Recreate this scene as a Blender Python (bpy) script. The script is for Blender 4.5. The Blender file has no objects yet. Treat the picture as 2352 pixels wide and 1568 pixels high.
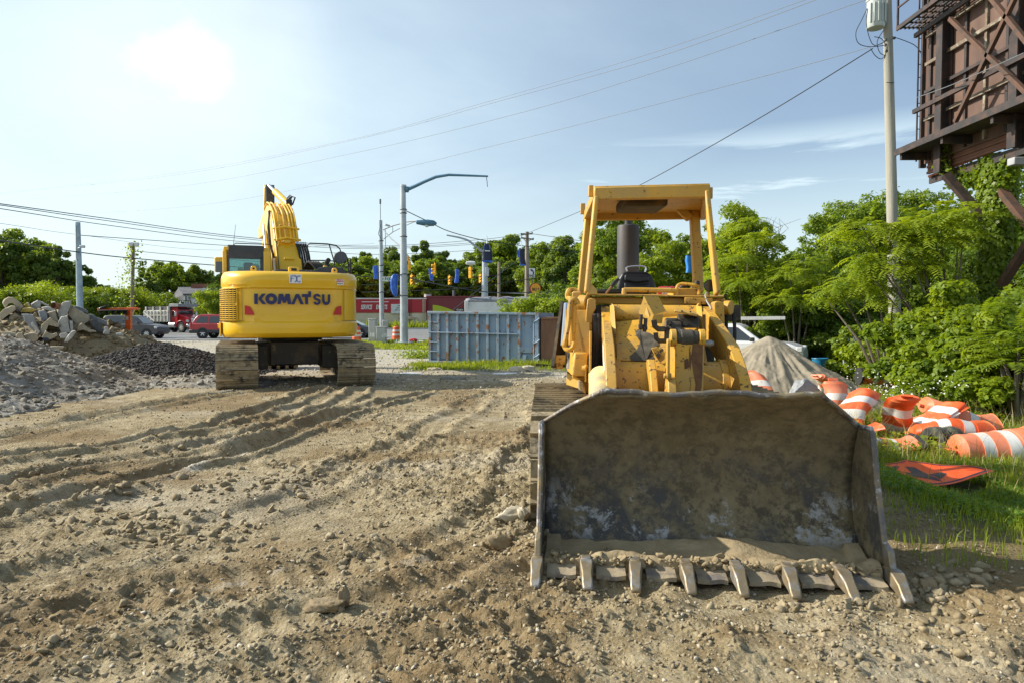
import bpy, math, random
import numpy as np
from mathutils import Vector, Matrix, Euler
R = math.radians
rnd = random.Random(7)
nr = np.random.RandomState(11)
sc = bpy.context.scene
COL = sc.collection
# ---------------------------------------------------------------- camera
CAMH = 1.6; PITCH = math.atan(57/1568)
cd = bpy.data.cameras.new("camera"); cam = bpy.data.objects.new("camera", cd); COL.objects.link(cam)
cam.location = (0, 0, CAMH); cam.rotation_euler = (R(90)-PITCH, 0, 0)
cd.lens = 24; cd.sensor_width = 36; cd.clip_end = 2000; cd.clip_start = 0.05
sc.camera = cam
# ---------------------------------------------------------------- sun and sky
SUN_AZ, SUN_EL = -80, 33          # degrees left of straight ahead, elevation
world = bpy.data.worlds.new("World"); sc.world = world; world.use_nodes = True
nt = world.node_tree; nt.nodes.clear()
def N(t, **k):
    n = nt.nodes.new(t)
    for a, b in k.items(): setattr(n, a, b)
    return n
L = lambda a, b: nt.links.new(a, b)
sky = N('ShaderNodeTexSky', sky_type='NISHITA'); sky.sun_disc = False
sky.sun_elevation = R(SUN_EL); sky.sun_rotation = R(SUN_AZ)
sky.air_density = 1.0; sky.dust_density = 1.6; sky.ozone_density = 1.0
tc = N('ShaderNodeTexCoord'); sep = N('ShaderNodeSeparateXYZ'); L(tc.outputs['Generated'], sep.inputs[0])
def math_n(op, a, b=None, c=None, clamp=False):
    n = N('ShaderNodeMath', operation=op); n.use_clamp = clamp
    for i, v in enumerate((a, b, c)):
        if v is None: continue
        if isinstance(v, (int, float)): n.inputs[i].default_value = v
        else: L(v, n.inputs[i])
    return n.outputs[0]
# cloud layer: project the view direction on a plane overhead
zz = math_n('ADD', math_n('MAXIMUM', sep.outputs[2], 0.0), 0.10)
cx = math_n('DIVIDE', sep.outputs[0], zz); cy = math_n('DIVIDE', sep.outputs[1], zz)
cmb = N('ShaderNodeCombineXYZ'); L(cx, cmb.inputs[0]); L(cy, cmb.inputs[1])
n1 = N('ShaderNodeTexNoise'); n1.inputs['Scale'].default_value = 0.55; n1.inputs['Detail'].default_value = 7; n1.inputs['Roughness'].default_value = .55
n1.inputs['Distortion'].default_value = .5
mp = N('ShaderNodeMapping'); mp.inputs['Scale'].default_value = (1.0, 1.0, 1); mp.inputs['Location'].default_value = (3.1, 1.7, 0); L(cmb.outputs[0], mp.inputs[0]); L(mp.outputs[0], n1.inputs['Vector'])
def dirv(px, py):
    x = (px-1176)/1568; u = (784-py)/1568
    v = Vector((x, math.cos(PITCH)+u*math.sin(PITCH), -math.sin(PITCH)+u*math.cos(PITCH))); return v.normalized()
def mrange(v, a, b, c, d, smooth=True):
    n = N('ShaderNodeMapRange'); n.interpolation_type = 'SMOOTHSTEP' if smooth else 'LINEAR'
    L(v, n.inputs[0])
    for i, q in enumerate((a, b, c, d)): n.inputs[i+1].default_value = q
    return n.outputs[0]
# thin overall veil, denser to the left
veil = mrange(sep.outputs[0], -0.80, 0.75, 0.95, 0.02)
soft = mrange(n1.outputs[0], 0.38, 0.72, 0.0, 1.0)
veil = math_n('MULTIPLY', veil, math_n('ADD', math_n('MULTIPLY', soft, 0.45), 0.62), clamp=True)
# streaky low clouds to the right
n2 = N('ShaderNodeTexNoise'); n2.inputs['Scale'].default_value = 2.2; n2.inputs['Detail'].default_value = 8; n2.inputs['Roughness'].default_value = .6; n2.inputs['Distortion'].default_value = .4
mp2 = N('ShaderNodeMapping'); mp2.inputs['Scale'].default_value = (1.0, 1.0, 9.0); mp2.inputs['Location'].default_value = (0.35, 0.0, 0.55)
L(tc.outputs['Generated'], mp2.inputs[0]); L(mp2.outputs[0], n2.inputs['Vector'])
band = math_n('MULTIPLY', mrange(sep.outputs[2], 0.08, 0.15, 0, 1), mrange(sep.outputs[2], 0.20, 0.27, 1, 0))
band = math_n('MULTIPLY', band, mrange(sep.outputs[0], -0.05, 0.12, 0, 1))
st = math_n('MULTIPLY', mrange(n2.outputs[0], 0.44, 0.62, 0, .9), band)
# one bright cumulus puff where the photograph has it
dp = N('ShaderNodeVectorMath', operation='DOT_PRODUCT'); L(tc.outputs['Generated'], dp.inputs[0]); dp.inputs[1].default_value = dirv(425, 150)
nrm = N('ShaderNodeVectorMath', operation='NORMALIZE'); L(tc.outputs['Generated'], nrm.inputs[0]); L(nrm.outputs[0], dp.inputs[0])
n3 = N('ShaderNodeTexNoise'); n3.inputs['Scale'].default_value = 14; n3.inputs['Detail'].default_value = 6; L(tc.outputs['Generated'], n3.inputs['Vector'])
dd = math_n('ADD', dp.outputs['Value'], math_n('MULTIPLY', math_n('SUBTRACT', n3.outputs[0], .5), 0.010))
puff = math_n('MAXIMUM', mrange(dd, 0.9962, 1.0022, 0.0, .72), mrange(dd, 0.975, 1.004, 0.0, .32))
low = mrange(sep.outputs[2], 0.0, 0.30, .80, 0)
cl = math_n('MAXIMUM', math_n('MAXIMUM', st, low), veil); cl = math_n('MINIMUM', cl, .93)
mixc = N('ShaderNodeMix', data_type='RGBA'); L(cl, mixc.inputs[0]); L(sky.outputs[0], mixc.inputs[6]); mixc.inputs[7].default_value = (5.5, 6.7, 7.1, 1)
mixp = N('ShaderNodeMix', data_type='RGBA'); L(puff, mixp.inputs[0]); L(mixc.outputs[2], mixp.inputs[6]); mixp.inputs[7].default_value = (8.0, 8.4, 8.5, 1)
bg = N('ShaderNodeBackground'); bg.inputs['Strength'].default_value = 0.110; L(mixp.outputs[2], bg.inputs[0])
wo = N('ShaderNodeOutputWorld'); L(bg.outputs[0], wo.inputs[0])
sd = bpy.data.lights.new("sun", 'SUN'); sun = bpy.data.objects.new("sun", sd); COL.objects.link(sun)
sd.energy = 4.9; sd.angle = R(.5); sd.color = (1, .93, .80)
sv = Vector((math.sin(R(SUN_AZ))*math.cos(R(SUN_EL)), math.cos(R(SUN_AZ))*math.cos(R(SUN_EL)), math.sin(R(SUN_EL))))
sun.rotation_euler = sv.to_track_quat('Z', 'Y').to_euler(); sun.location = (0, 0, 50)
sc.view_settings.view_transform = 'Standard'; sc.view_settings.look = 'None'; sc.view_settings.exposure = 0.55; sc.view_settings.gamma = 1
sc.cycles.max_bounces = 6; sc.cycles.transparent_max_bounces = 8
# ---------------------------------------------------------------- helpers
F = 1568.0
def ray(px, py):
    u = (784-py)/F
    return Vector(((px-1176)/F, math.cos(PITCH)+u*math.sin(PITCH), -math.sin(PITCH)+u*math.cos(PITCH)))
def P(px, py, Y):
    d = ray(px, py); t = Y/d.y
    return Vector((d.x*t, Y, CAMH+d.z*t))
def G(px, py, z=0.0):
    d = ray(px, py); t = (z-CAMH)/d.z
    return Vector((d.x*t, d.y*t, z))
def _hash(ix, iy, s):
    h = (ix.astype(np.int64)*374761393 + iy.astype(np.int64)*668265263 + s*1274126177) & 0xffffffff
    h = ((h ^ (h >> 13))*1274126177) & 0xffffffff
    return ((h ^ (h >> 16)) & 0xffff)/65535.0
def vnoise(x, y, s=0):
    ix = np.floor(x); iy = np.floor(y); fx = x-ix; fy = y-iy
    fx = fx*fx*(3-2*fx); fy = fy*fy*(3-2*fy)
    a = _hash(ix, iy, s); b = _hash(ix+1, iy, s); c = _hash(ix, iy+1, s); d = _hash(ix+1, iy+1, s)
    return (a*(1-fx)+b*fx)*(1-fy)+(c*(1-fx)+d*fx)*fy
def fbm(x, y, o=4, s=0):
    v = 0; a = .5; t = 0
    for i in range(o):
        v = v+a*vnoise(x*2**i+i*17.3, y*2**i+i*9.1, s+i); t += a; a *= .55
    return v/t
def sstep(a, b, x):
    t = np.clip((x-a)/(b-a), 0, 1); return t*t*(3-2*t)
def tag(o, label=None, cat=None, group=None, kind=None):
    if label: o['label'] = label
    if cat: o['category'] = cat
    if group: o['group'] = group
    if kind: o['kind'] = kind
    return o
def wmat(o):
    m = Matrix.Identity(4)
    while o is not None:
        m = (Matrix.Translation(o.location) @ o.rotation_euler.to_matrix().to_4x4()) @ m; o = o.parent
    return m
def empty(name, loc=(0, 0, 0), rz=0, label=None, cat=None, group=None):
    o = bpy.data.objects.new(name, None); COL.objects.link(o); o.location = loc; o.rotation_euler = (0, 0, rz)
    o.empty_display_size = .2
    return tag(o, label, cat, group)
def mesh_np(name, v, f, mat, parent=None, smooth=False, local=True, loc=None):
    """fast mesh: v (N,3), f (M,3|4) or a list of such arrays"""
    fs = f if isinstance(f, list) else [f]
    me = bpy.data.meshes.new(name)
    me.vertices.add(len(v)); me.vertices.foreach_set('co', np.asarray(v, np.float32).ravel())
    nl = sum(a.size for a in fs); npol = sum(len(a) for a in fs)
    me.loops.add(nl); me.loops.foreach_set('vertex_index', np.concatenate([a.ravel() for a in fs]).astype(np.int32))
    me.polygons.add(npol)
    tot = np.concatenate([np.full(len(a), a.shape[1]) for a in fs]); st_ = np.concatenate([[0], np.cumsum(tot)[:-1]])
    me.polygons.foreach_set('loop_start', st_.astype(np.int32)); me.polygons.foreach_set('loop_total', tot.astype(np.int32))
    if smooth: me.polygons.foreach_set('use_smooth', np.ones(npol, bool))
    me.update(calc_edges=True); me.validate()
    me.materials.append(mat)
    o = bpy.data.objects.new(name, me); COL.objects.link(o)
    if parent is not None: o.parent = parent
    if loc is not None: o.location = loc
    return o
class MB:
    """collects shapes; build() links them as one mesh.  Coordinates are world (or local when local=True at build)."""
    def __init__(s, T=None): s.v = []; s.f = []; s.T = T
    def add(s, vs, fs):
        b = len(s.v)
        for p in vs:
            p = Vector(p); s.v.append(s.T @ p if s.T is not None else p)
        s.f += [tuple(b+i for i in q) for q in fs]; return s
    def box(s, c, d, rot=None):
        h = Vector(d)/2; m = Euler(rot).to_matrix() if rot is not None else Matrix.Identity(3)
        vs = [Vector(c)+m @ Vector((sx*h.x, sy*h.y, sz*h.z)) for sx in (-1, 1) for sy in (-1, 1) for sz in (-1, 1)]
        return s.add(vs, [(0, 1, 3, 2), (4, 6, 7, 5), (0, 4, 5, 1), (2, 3, 7, 6), (0, 2, 6, 4), (1, 5, 7, 3)])
    def bb(s, x0, x1, y0, y1, z0, z1): return s.box(((x0+x1)/2, (y0+y1)/2, (z0+z1)/2), (abs(x1-x0), abs(y1-y0), abs(z1-z0)))
    def hexa(s, q0, q1):
        """two matching quads joined"""
        vs = list(q0)+list(q1)
        return s.add(vs, [(3, 2, 1, 0), (4, 5, 6, 7), (0, 1, 5, 4), (1, 2, 6, 5), (2, 3, 7, 6), (3, 0, 4, 7)])
    def bar(s, a, b, w, h=None, up=(0, 0, 1)):
        a = Vector(a); b = Vector(b); d = (b-a).normalized(); h = h or w
        u = Vector(up); sd_ = d.cross(u)
        if sd_.length < 1e-4: sd_ = d.cross(Vector((0, 1, 0)))
        sd_.normalize(); u = sd_.cross(d).normalized()
        q = lambda p: [p-sd_*w/2-u*h/2, p+sd_*w/2-u*h/2, p+sd_*w/2+u*h/2, p-sd_*w/2+u*h/2]
        return s.hexa(q(a), q(b))
    def tube(s, pts, r, n=8, r2=None, cap=True):
        pts = [Vector(p) for p in pts]; k = len(pts); rings = []
        rr = (lambda i: r if r2 is None else r+(r2-r)*i/(k-1)) if not isinstance(r, (list, tuple)) else (lambda i: r[i])
        t0 = (pts[1]-pts[0]).normalized(); a = t0.orthogonal().normalized()
        b0 = len(s.v); vs = []; fs = []
        for i in range(k):
            t = (pts[min(i+1, k-1)]-pts[max(i-1, 0)])
            if t.length < 1e-9: t = t0.copy()
            t.normalize(); a = (a-t*a.dot(t)); a.normalize(); b = t.cross(a)
            for j in range(n):
                th = 2*math.pi*j/n; vs.append(pts[i]+(a*math.cos(th)+b*math.sin(th))*rr(i))
        for i in range(k-1):
            for j in range(n): fs.append((i*n+j, i*n+(j+1) % n, (i+1)*n+(j+1) % n, (i+1)*n+j))
        if cap: fs.append(tuple(range(n-1, -1, -1))); fs.append(tuple((k-1)*n+j for j in range(n)))
        return s.add(vs, fs)
    def cyl(s, a, b, r, r2=None, n=16): return s.tube([a, b], r, n, r2)
    def lathe(s, prof, o=(0, 0, 0), ax=None, n=20, close=False):
        """prof: list of (r, h) about axis ax through o"""
        ax = Vector(ax or (0, 0, 1)).normalized(); a = ax.orthogonal().normalized(); b = ax.cross(a); o = Vector(o); vs = []; fs = []
        for r, h in prof:
            for j in range(n):
                th = 2*math.pi*j/n; vs.append(o+ax*h+(a*math.cos(th)+b*math.sin(th))*r)
        for i in range(len(prof)-1):
            for j in range(n): fs.append((i*n+j, i*n+(j+1) % n, (i+1)*n+(j+1) % n, (i+1)*n+j))
        if close: fs.append(tuple(range(n-1, -1, -1))); fs.append(tuple((len(prof)-1)*n+j for j in range(n)))
        return s.add(vs, fs)
    def prism(s, poly, off):
        """poly: list of 3D points (planar); off: extrusion vector"""
        poly = [Vector(p) for p in poly]; off = Vector(off); n = len(poly)
        vs = poly+[p+off for p in poly]
        return s.add(vs, [tuple(range(n-1, -1, -1)), tuple(range(n, 2*n))]+[(i, (i+1) % n, n+(i+1) % n, n+i) for i in range(n)])
    def quad(s, a, b, c, d): return s.add([a, b, c, d], [(0, 1, 2, 3)])
    def grid(s, rows, wrap=False):
        m = len(rows); n = len(rows[0]); vs = [p for r_ in rows for p in r_]; fs = []
        for i in range(m-1):
            for j in range(n-1 if not wrap else n): fs.append((i*n+j, i*n+(j+1) % n, (i+1)*n+(j+1) % n, (i+1)*n+j))
        return s.add(vs, fs)
    def build(s, name, mat, parent=None, bevel=0, smooth=35, local=False, solid=0, seg=2, sub=0):
        vs = s.v
        if parent is not None and not local:
            im = wmat(parent).inverted(); vs = [im @ p for p in vs]
        me = bpy.data.meshes.new(name); me.from_pydata([tuple(p) for p in vs], [], s.f)
        import bmesh
        bm = bmesh.new(); bm.from_mesh(me); bmesh.ops.recalc_face_normals(bm, faces=bm.faces); bm.to_mesh(me); bm.free()
        if smooth:
            me.polygons.foreach_set('use_smooth', [True]*len(me.polygons))
            me.set_sharp_from_angle(angle=R(smooth))
        me.materials.append(mat)
        o = bpy.data.objects.new(name, me); COL.objects.link(o)
        if parent is not None: o.parent = parent
        if solid: m = o.modifiers.new('solid', 'SOLIDIFY'); m.thickness = solid; m.offset = 0
        if sub: m = o.modifiers.new('sub', 'SUBSURF'); m.levels = sub; m.render_levels = sub
        if bevel: m = o.modifiers.new('bevel', 'BEVEL'); m.width = bevel; m.segments = seg; m.limit_method = 'ANGLE'; m.angle_limit = R(40); m.harden_normals = False
        return o
def copy_tree(o, parent=None):
    c = o.copy(); COL.objects.link(c)
    if parent is not None: c.parent = parent
    for ch in [x for x in bpy.data.objects if x.parent == o]: copy_tree(ch, c)
    return c
def arc(a, b, sag, n=12):
    a = Vector(a); b = Vector(b); out = []
    for i in range(n+1):
        t = i/n; p = a.lerp(b, t); p.z -= sag*4*t*(1-t); out.append(p)
    return out
def text_obj(name, body, mat, parent, M4, size=.2, bold=.0, xs=1.0, ext=.004, align='CENTER', shear=0, spacing=1.0):
    cu = bpy.data.curves.new(name, 'FONT'); cu.body = body; cu.size = size; cu.offset = bold; cu.extrude = ext; cu.align_x = align; cu.align_y = 'CENTER'; cu.shear = shear; cu.space_character = spacing
    cu.resolution_u = 4
    t = bpy.data.objects.new(name, cu); COL.objects.link(t); bpy.context.view_layer.update()
    me = bpy.data.meshes.new_from_object(t); bpy.data.objects.remove(t); bpy.data.curves.remove(cu)
    me.transform(Matrix.Diagonal((xs, 1, 1, 1)));
    if parent is not None: M4 = wmat(parent).inverted() @ M4
    me.transform(M4); me.materials.clear(); me.materials.append(mat)
    o = bpy.data.objects.new(name, me); COL.objects.link(o)
    if parent is not None: o.parent = parent
    return o
def facing(p, yaw=0):
    """matrix that stands text upright at p facing the viewer side (-Y), turned by yaw"""
    return Matrix.Translation(p) @ Matrix.Rotation(yaw, 4, 'Z') @ Matrix.Rotation(R(90), 4, 'X')
# ---------------------------------------------------------------- materials
def srgb(r, g, b):
    f = lambda c: (c/255/12.92 if c/255 <= .04045 else ((c/255+.055)/1.055)**2.4); return (f(r), f(g), f(b), 1)
MATS = {}
def mat(name, col, rough=.6, metal=0.0, col2=None, scale=3.0, thr=(.45, .62), bump=0.0, bscale=30, spec=.5, coords='Object', col3=None, scale3=12, thr3=(.6, .66), coat=0, var=.12, stretch=(1, 1, 1), rough2=None, detail=6, zmask3=None):
    if name in MATS: return MATS[name]
    m = bpy.data.materials.new(name); m.use_nodes = True; t = m.node_tree; b = t.nodes['Principled BSDF']
    c4 = lambda c: c if len(c) == 4 else (*c, 1)
    tcn = t.nodes.new('ShaderNodeTexCoord'); mpn = t.nodes.new('ShaderNodeMapping'); mpn.inputs['Scale'].default_value = stretch
    t.links.new(tcn.outputs[coords], mpn.inputs[0]); vec = mpn.outputs[0]
    def noise(s_, d=detail, ro=.6):
        n = t.nodes.new('ShaderNodeTexNoise'); n.inputs['Scale'].default_value = s_; n.inputs['Detail'].default_value = d; n.inputs['Roughness'].default_value = ro
        t.links.new(vec, n.inputs['Vector']); return n.outputs[0]
    def mr(v, a, b_, c=0, d=1):
        n = t.nodes.new('ShaderNodeMapRange'); t.links.new(v, n.inputs[0])
        for i, q in enumerate((a, b_, c, d)): n.inputs[i+1].default_value = q
        return n.outputs[0]
    def mix(fac, A, B):
        n = t.nodes.new('ShaderNodeMix'); n.data_type = 'RGBA'; t.links.new(fac, n.inputs[0])
        for i, q in ((6, A), (7, B)):
            if isinstance(q, tuple): n.inputs[i].default_value = q
            else: t.links.new(q, n.inputs[i])
        return n.outputs[2]
    base = c4(col); cur = base
    if var:
        dk = tuple(x*(1-var*1.6) for x in base[:3])+(1,); lt = tuple(min(1, x*(1+var)) for x in base[:3])+(1,)
        cur = mix(mr(noise(scale*.7+.3), .3, .7), dk, lt)
    if col2: f2 = mr(noise(scale), *thr); cur = mix(f2, cur, c4(col2))
    if col3:
        f3 = mr(noise(scale3, 8, .65), *thr3)
        if zmask3:
            sp = t.nodes.new('ShaderNodeSeparateXYZ'); t.links.new(tcn.outputs['Object'], sp.inputs[0])
            zm = mr(sp.outputs[2], *zmask3); mm = t.nodes.new('ShaderNodeMath'); mm.operation = 'MULTIPLY'; t.links.new(f3, mm.inputs[0]); t.links.new(zm, mm.inputs[1]); f3 = mm.outputs[0]
        cur = mix(f3, cur, c4(col3))
    if isinstance(cur, tuple): b.inputs['Base Color'].default_value = cur
    else: t.links.new(cur, b.inputs['Base Color'])
    b.inputs['Roughness'].default_value = rough; b.inputs['Metallic'].default_value = metal
    if rough2 is not None: t.links.new(mr(noise(scale*1.7), .35, .65, rough, rough2), b.inputs['Roughness'])
    b.inputs['Specular IOR Level'].default_value = spec; b.inputs['Coat Weight'].default_value = coat; b.inputs['Coat Roughness'].default_value = .08
    if bump:
        bn = t.nodes.new('ShaderNodeBump'); bn.inputs['Strength'].default_value = min(1, bump); bn.inputs['Distance'].default_value = .02
        t.links.new(noise(bscale, 6), bn.inputs['Height']); t.links.new(bn.outputs[0], b.inputs['Normal'])
    MATS[name] = m; return m
def leafmat(name, c1, c2, trans=.35):
    m = bpy.data.materials.new(name); m.use_nodes = True; t = m.node_tree; t.nodes.clear()
    o = t.nodes.new('ShaderNodeOutputMaterial'); g = t.nodes.new('ShaderNodeNewGeometry')
    n = t.nodes.new('ShaderNodeTexNoise'); n.inputs['Scale'].default_value = .9; n.inputs['Detail'].default_value = 3
    tcn = t.nodes.new('ShaderNodeTexCoord'); t.links.new(tcn.outputs['Object'], n.inputs['Vector'])
    a = t.nodes.new('ShaderNodeMath'); a.operation = 'MULTIPLY_ADD'; t.links.new(g.outputs['Random Per Island'], a.inputs[0]); a.inputs[1].default_value = .55
    q = t.nodes.new('ShaderNodeMapRange'); t.links.new(n.outputs[0], q.inputs[0]); q.inputs[1].default_value = .35; q.inputs[2].default_value = .65; q.inputs[3].default_value = 0; q.inputs[4].default_value = .5
    t.links.new(q.outputs[0], a.inputs[2])
    mx = t.nodes.new('ShaderNodeMix'); mx.data_type = 'RGBA'; t.links.new(a.outputs[0], mx.inputs[0]); mx.inputs[6].default_value = (*c1, 1); mx.inputs[7].default_value = (*c2, 1)
    d = t.nodes.new('ShaderNodeBsdfPrincipled'); d.inputs['Roughness'].default_value = .45; d.inputs['Specular IOR Level'].default_value = .35; t.links.new(mx.outputs[2], d.inputs['Base Color'])
    tr = t.nodes.new('ShaderNodeBsdfTranslucent')
    br = t.nodes.new('ShaderNodeMix'); br.data_type = 'RGBA'; br.blend_type = 'MULTIPLY'; br.inputs[0].default_value = 1; t.links.new(mx.outputs[2], br.inputs[6]); br.inputs[7].default_value = (1.9, 1.75, .5, 1)
    t.links.new(br.outputs[2], tr.inputs[0])
    ms = t.nodes.new('ShaderNodeMixShader'); ms.inputs[0].default_value = trans; t.links.new(d.outputs[0], ms.inputs[1]); t.links.new(tr.outputs[0], ms.inputs[2]); t.links.new(ms.outputs[0], o.inputs[0])
    MATS[name] = m; return m
# ---------------------------------------------------------------- terrain
RUTS = [([(-60,1022),(200,962),(420,917),(600,893),(690,870)], .42, .10, 0),
        ([(-80,1075),(230,1032),(470,986),(640,932),(735,893)], .40, .11, 1),
        ([(-80,1140),(260,1066),(480,1030),(640,985),(770,932),(820,895)], .40, .10, 1),
        ([(-60,1215),(150,1150),(330,1100),(520,1050),(700,985),(850,935),(980,905)], .40, .09, 0),
        ([(-100,1500),(250,1415),(560,1345),(800,1310),(1000,1275),(1130,1210),(1210,1120),(1236,1010),(1262,930)], .46, .07, 1),
        ([(100,1600),(500,1492),(820,1402),(1000,1330),(1160,1265),(1250,1215)], .46, .07, 1),
        ([(650,1640),(930,1540),(1200,1480),(1480,1470)], .5, .05, 1),
        ([(-100,1380),(200,1300),(420,1230),(640,1160),(860,1050),(1040,960),(1120,905)], .5, .06, 0),
        ([(500,1640),(860,1500),(1240,1395),(1420,1370)], .5, .045, 1),
          ([(2080,1568),(2120,1440),(2260,1350),(2420,1290)], .5, .05, 1)]
RW = []
for pts, w, d, cl_ in RUTS:
    q = [G(*p) for p in pts]; RW.append((np.array([(p.x, p.y) for p in q]), w, d, cl_))
def polydist(x, y, pl):
    best = np.full(x.shape, 1e9); arcl = np.zeros(x.shape); s0 = 0
    for i in range(len(pl)-1):
        a = pl[i]; b = pl[i+1]; d = b-a; l = np.hypot(*d)
        t = np.clip(((x-a[0])*d[0]+(y-a[1])*d[1])/l**2, 0, 1)
        dd = np.hypot(x-a[0]-t*d[0], y-a[1]-t*d[1]); m = dd < best
        best = np.where(m, dd, best); arcl = np.where(m, s0+t*l, arcl); s0 += l
    return best, arcl
GB = np.array([(3.0, -4), (3.1, 4.6), (3.45, 6.0), (3.55, 7.5), (4.2, 10), (5.4, 12.5), (6.6, 15.0), (7.8, 19), (8.5, 26)])
def grass_in(x, y):
    """signed distance east of the edge of the grass on the right"""
    return x-np.interp(y, GB[:, 1], GB[:, 0])
def Hbase(x, y):
    x = np.asarray(x, float); y = np.asarray(y, float)
    g = grass_in(x, y)
    z = -.44*sstep(-.1, 1.5, g)*sstep(4.0, 7.4, y)
    z = z-.52*sstep(16.5, 23, y)*sstep(2.0, 5.5, x)
    z = z+.05*(fbm(x*.35, y*.35, 3, 5)-.5)*sstep(45, 30, y)
    return z
def H(x, y, fine=True):
    x = np.asarray(x, float); y = np.asarray(y, float)
    z = Hbase(x, y)-.05*np.exp(-((y-4.02+.105*(x-1.2))/.30)**4)*sstep(-.1, .15, x)*sstep(2.7, 2.35, x); near = sstep(30, 12, y); dirt = sstep(1.0, -.3, grass_in(x, y))
    wx = x+.30*(vnoise(x*1.3, y*1.3, 71)-.5); wy = y+.25*(vnoise(x*1.3, y*1.3, 72)-.5)
    for pl, w, d, cl_ in RW:
        ds, al = polydist(wx, wy, pl); hw = w*.5
        inner = sstep(hw, hw*.55, ds); berm = np.exp(-((ds-hw*1.25)/(w*.20))**2)
        br = .55+.9*vnoise(al*2.2, ds*0, 33)
        z = z+dirt*near*(-d*.34*inner+d*.62*berm*br)
        if cl_: z = z+dirt*inner*.020*sstep(-.2, .5, np.sin(al*2*np.pi/.17+ds*3))*sstep(.25, .5, vnoise(x*1.1, y*1.1, 9))
    if fine:
        rough = .35+1.2*sstep(.42, .62, fbm(x*.8, y*.8, 3, 21))
        near2 = sstep(22, 8, y)
        z = z+near*dirt*.060*(fbm(x*1.7, y*1.7, 4, 3)-.5)
        z = z+near2*dirt*.052*rough*(fbm(x*6, y*6, 4, 41)-.5)
        n = np.abs(fbm(x*16, y*16, 2, 51)-.5)*2
        z = z+near2*dirt*rough*.038*n
    return z
def hz(x, y): return float(H(np.array([x]), np.array([y]), False)[0])
def axis_pts(segs):
    out = [segs[0][0]]
    for a, b, st0, st1 in segs:
        v = a
        while v < b-1e-6:
            t = (v-a)/(b-a); v = min(b, v+st0+(st1-st0)*t); out.append(v)
    return np.array(out)
gx = axis_pts([(-600, -60, 60, 20), (-60, -14, 4, .5), (-14, -5, .25, .05), (-5, -2, .035, .024), (-2, 4.6, .022, .022), (4.6, 8, .04, .12), (8, 40, .2, 3), (40, 600, 10, 60)])
gy = axis_pts([(-40, 0, 8, .4), (0, 1.6, .2, .03), (1.6, 5.5, .018, .020), (5.5, 11, .024, .05), (11, 22, .055, .14), (22, 50, .2, 2), (50, 900, 4, 80)])
X, Y_ = np.meshgrid(gx, gy); Z = H(X, Y_)
farm = sstep(42, 45, Y_); Z = Z*(1-farm)-.03*farm
nx = len(gx); ny = len(gy)
V = np.stack([X.ravel(), Y_.ravel(), Z.ravel()], 1)
ii = np.arange((ny-1)*(nx-1)); r_ = ii//(nx-1); c_ = ii % (nx-1); a_ = r_*nx+c_
Fq = np.stack([a_, a_+1, a_+nx+1, a_+nx], 1)
# ground material driven by where the soil, gravel and turf lie
gm = bpy.data.materials.new('ground'); gm.use_nodes = True; t = gm.node_tree; b = t.nodes['Principled BSDF']
def gn(ty, **k):
    n = t.nodes.new(ty)
    for a, v in k.items(): setattr(n, a, v)
    return n
gl = t.links.new
tcg = gn('ShaderNodeTexCoord')
def gnoise(s_, d=6, ro=.6, st=(1, 1, 1), off=0):
    mpn = gn('ShaderNodeMapping'); mpn.inputs['Scale'].default_value = st; mpn.inputs['Location'].default_value = (off, off, off); gl(tcg.outputs['Object'], mpn.inputs[0])
    n = gn('ShaderNodeTexNoise'); n.inputs['Scale'].default_value = s_; n.inputs['Detail'].default_value = d; n.inputs['Roughness'].default_value = ro; gl(mpn.outputs[0], n.inputs['Vector']); return n.outputs[0]
def gmr(v, a, b_, c=0, d=1):
    n = gn('ShaderNodeMapRange'); gl(v, n.inputs[0])
    for i, q in enumerate((a, b_, c, d)): n.inputs[i+1].default_value = q
    return n.outputs[0]
def gmix(fac, A, B):
    n = gn('ShaderNodeMix', data_type='RGBA'); gl(fac, n.inputs[0])
    for i, q in ((6, A), (7, B)):
        if isinstance(q, tuple): n.inputs[i].default_value = (*q, 1)
        else: gl(q, n.inputs[i])
    return n.outputs[2]
def gat(nm):
    n = gn('ShaderNodeAttribute', attribute_name=nm); return n.outputs['Fac']
soil = gmix(gmr(gnoise(.9), .35, .65), (.30, .24, .14), (.44, .37, .24))
soil = gmix(gmr(gnoise(5, 8, .7, off=3), .42, .6), soil, (.225, .172, .095))
soil = gmix(gmr(gnoise(45, 4, .7, off=8), .58, .66), soil, (.44, .39, .29))
vor = gn('ShaderNodeTexVoronoi'); vor.inputs['Scale'].default_value = 38; gl(tcg.outputs['Object'], vor.inputs['Vector'])
grv = gmix(gmr(vor.outputs['Color'], .1, .9), (.30, .28, .235), (.50, .475, .41))
grv = gmix(gmr(gnoise(.5, 6, off=5), .42, .62), grv, (.42, .37, .28))
col = gmix(gat('gravel'), soil, grv)
col = gmix(gat('turf'), col, (.075, .085, .025))
col = gmix(gat('pale'), col, (.52, .47, .38))
col = gmix(gat('damp_shade'), col, (.20, .135, .065))
gl(col, b.inputs['Base Color']); b.inputs['Roughness'].default_value = .92; b.inputs['Specular IOR Level'].default_value = .15
bn = gn('ShaderNodeBump'); bn.inputs['Strength'].default_value = .9; bn.inputs['Distance'].default_value = .028
hs = gn('ShaderNodeMath', operation='ADD'); gl(gnoise(26, 8, .72), hs.inputs[0]); gl(gmr(vor.outputs['Distance'], 0, .6, .35, 0), hs.inputs[1]); gl(hs.outputs[0], bn.inputs['Height']); gl(bn.outputs[0], b.inputs['Normal'])
ground = mesh_np('ground', V, Fq, gm, smooth=True); tag(ground, kind='structure')
def attr(o, nm, a):
    at = o.data.attributes.new(nm, 'FLOAT', 'POINT'); at.data.foreach_set('value', a.astype(np.float32).ravel())
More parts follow.
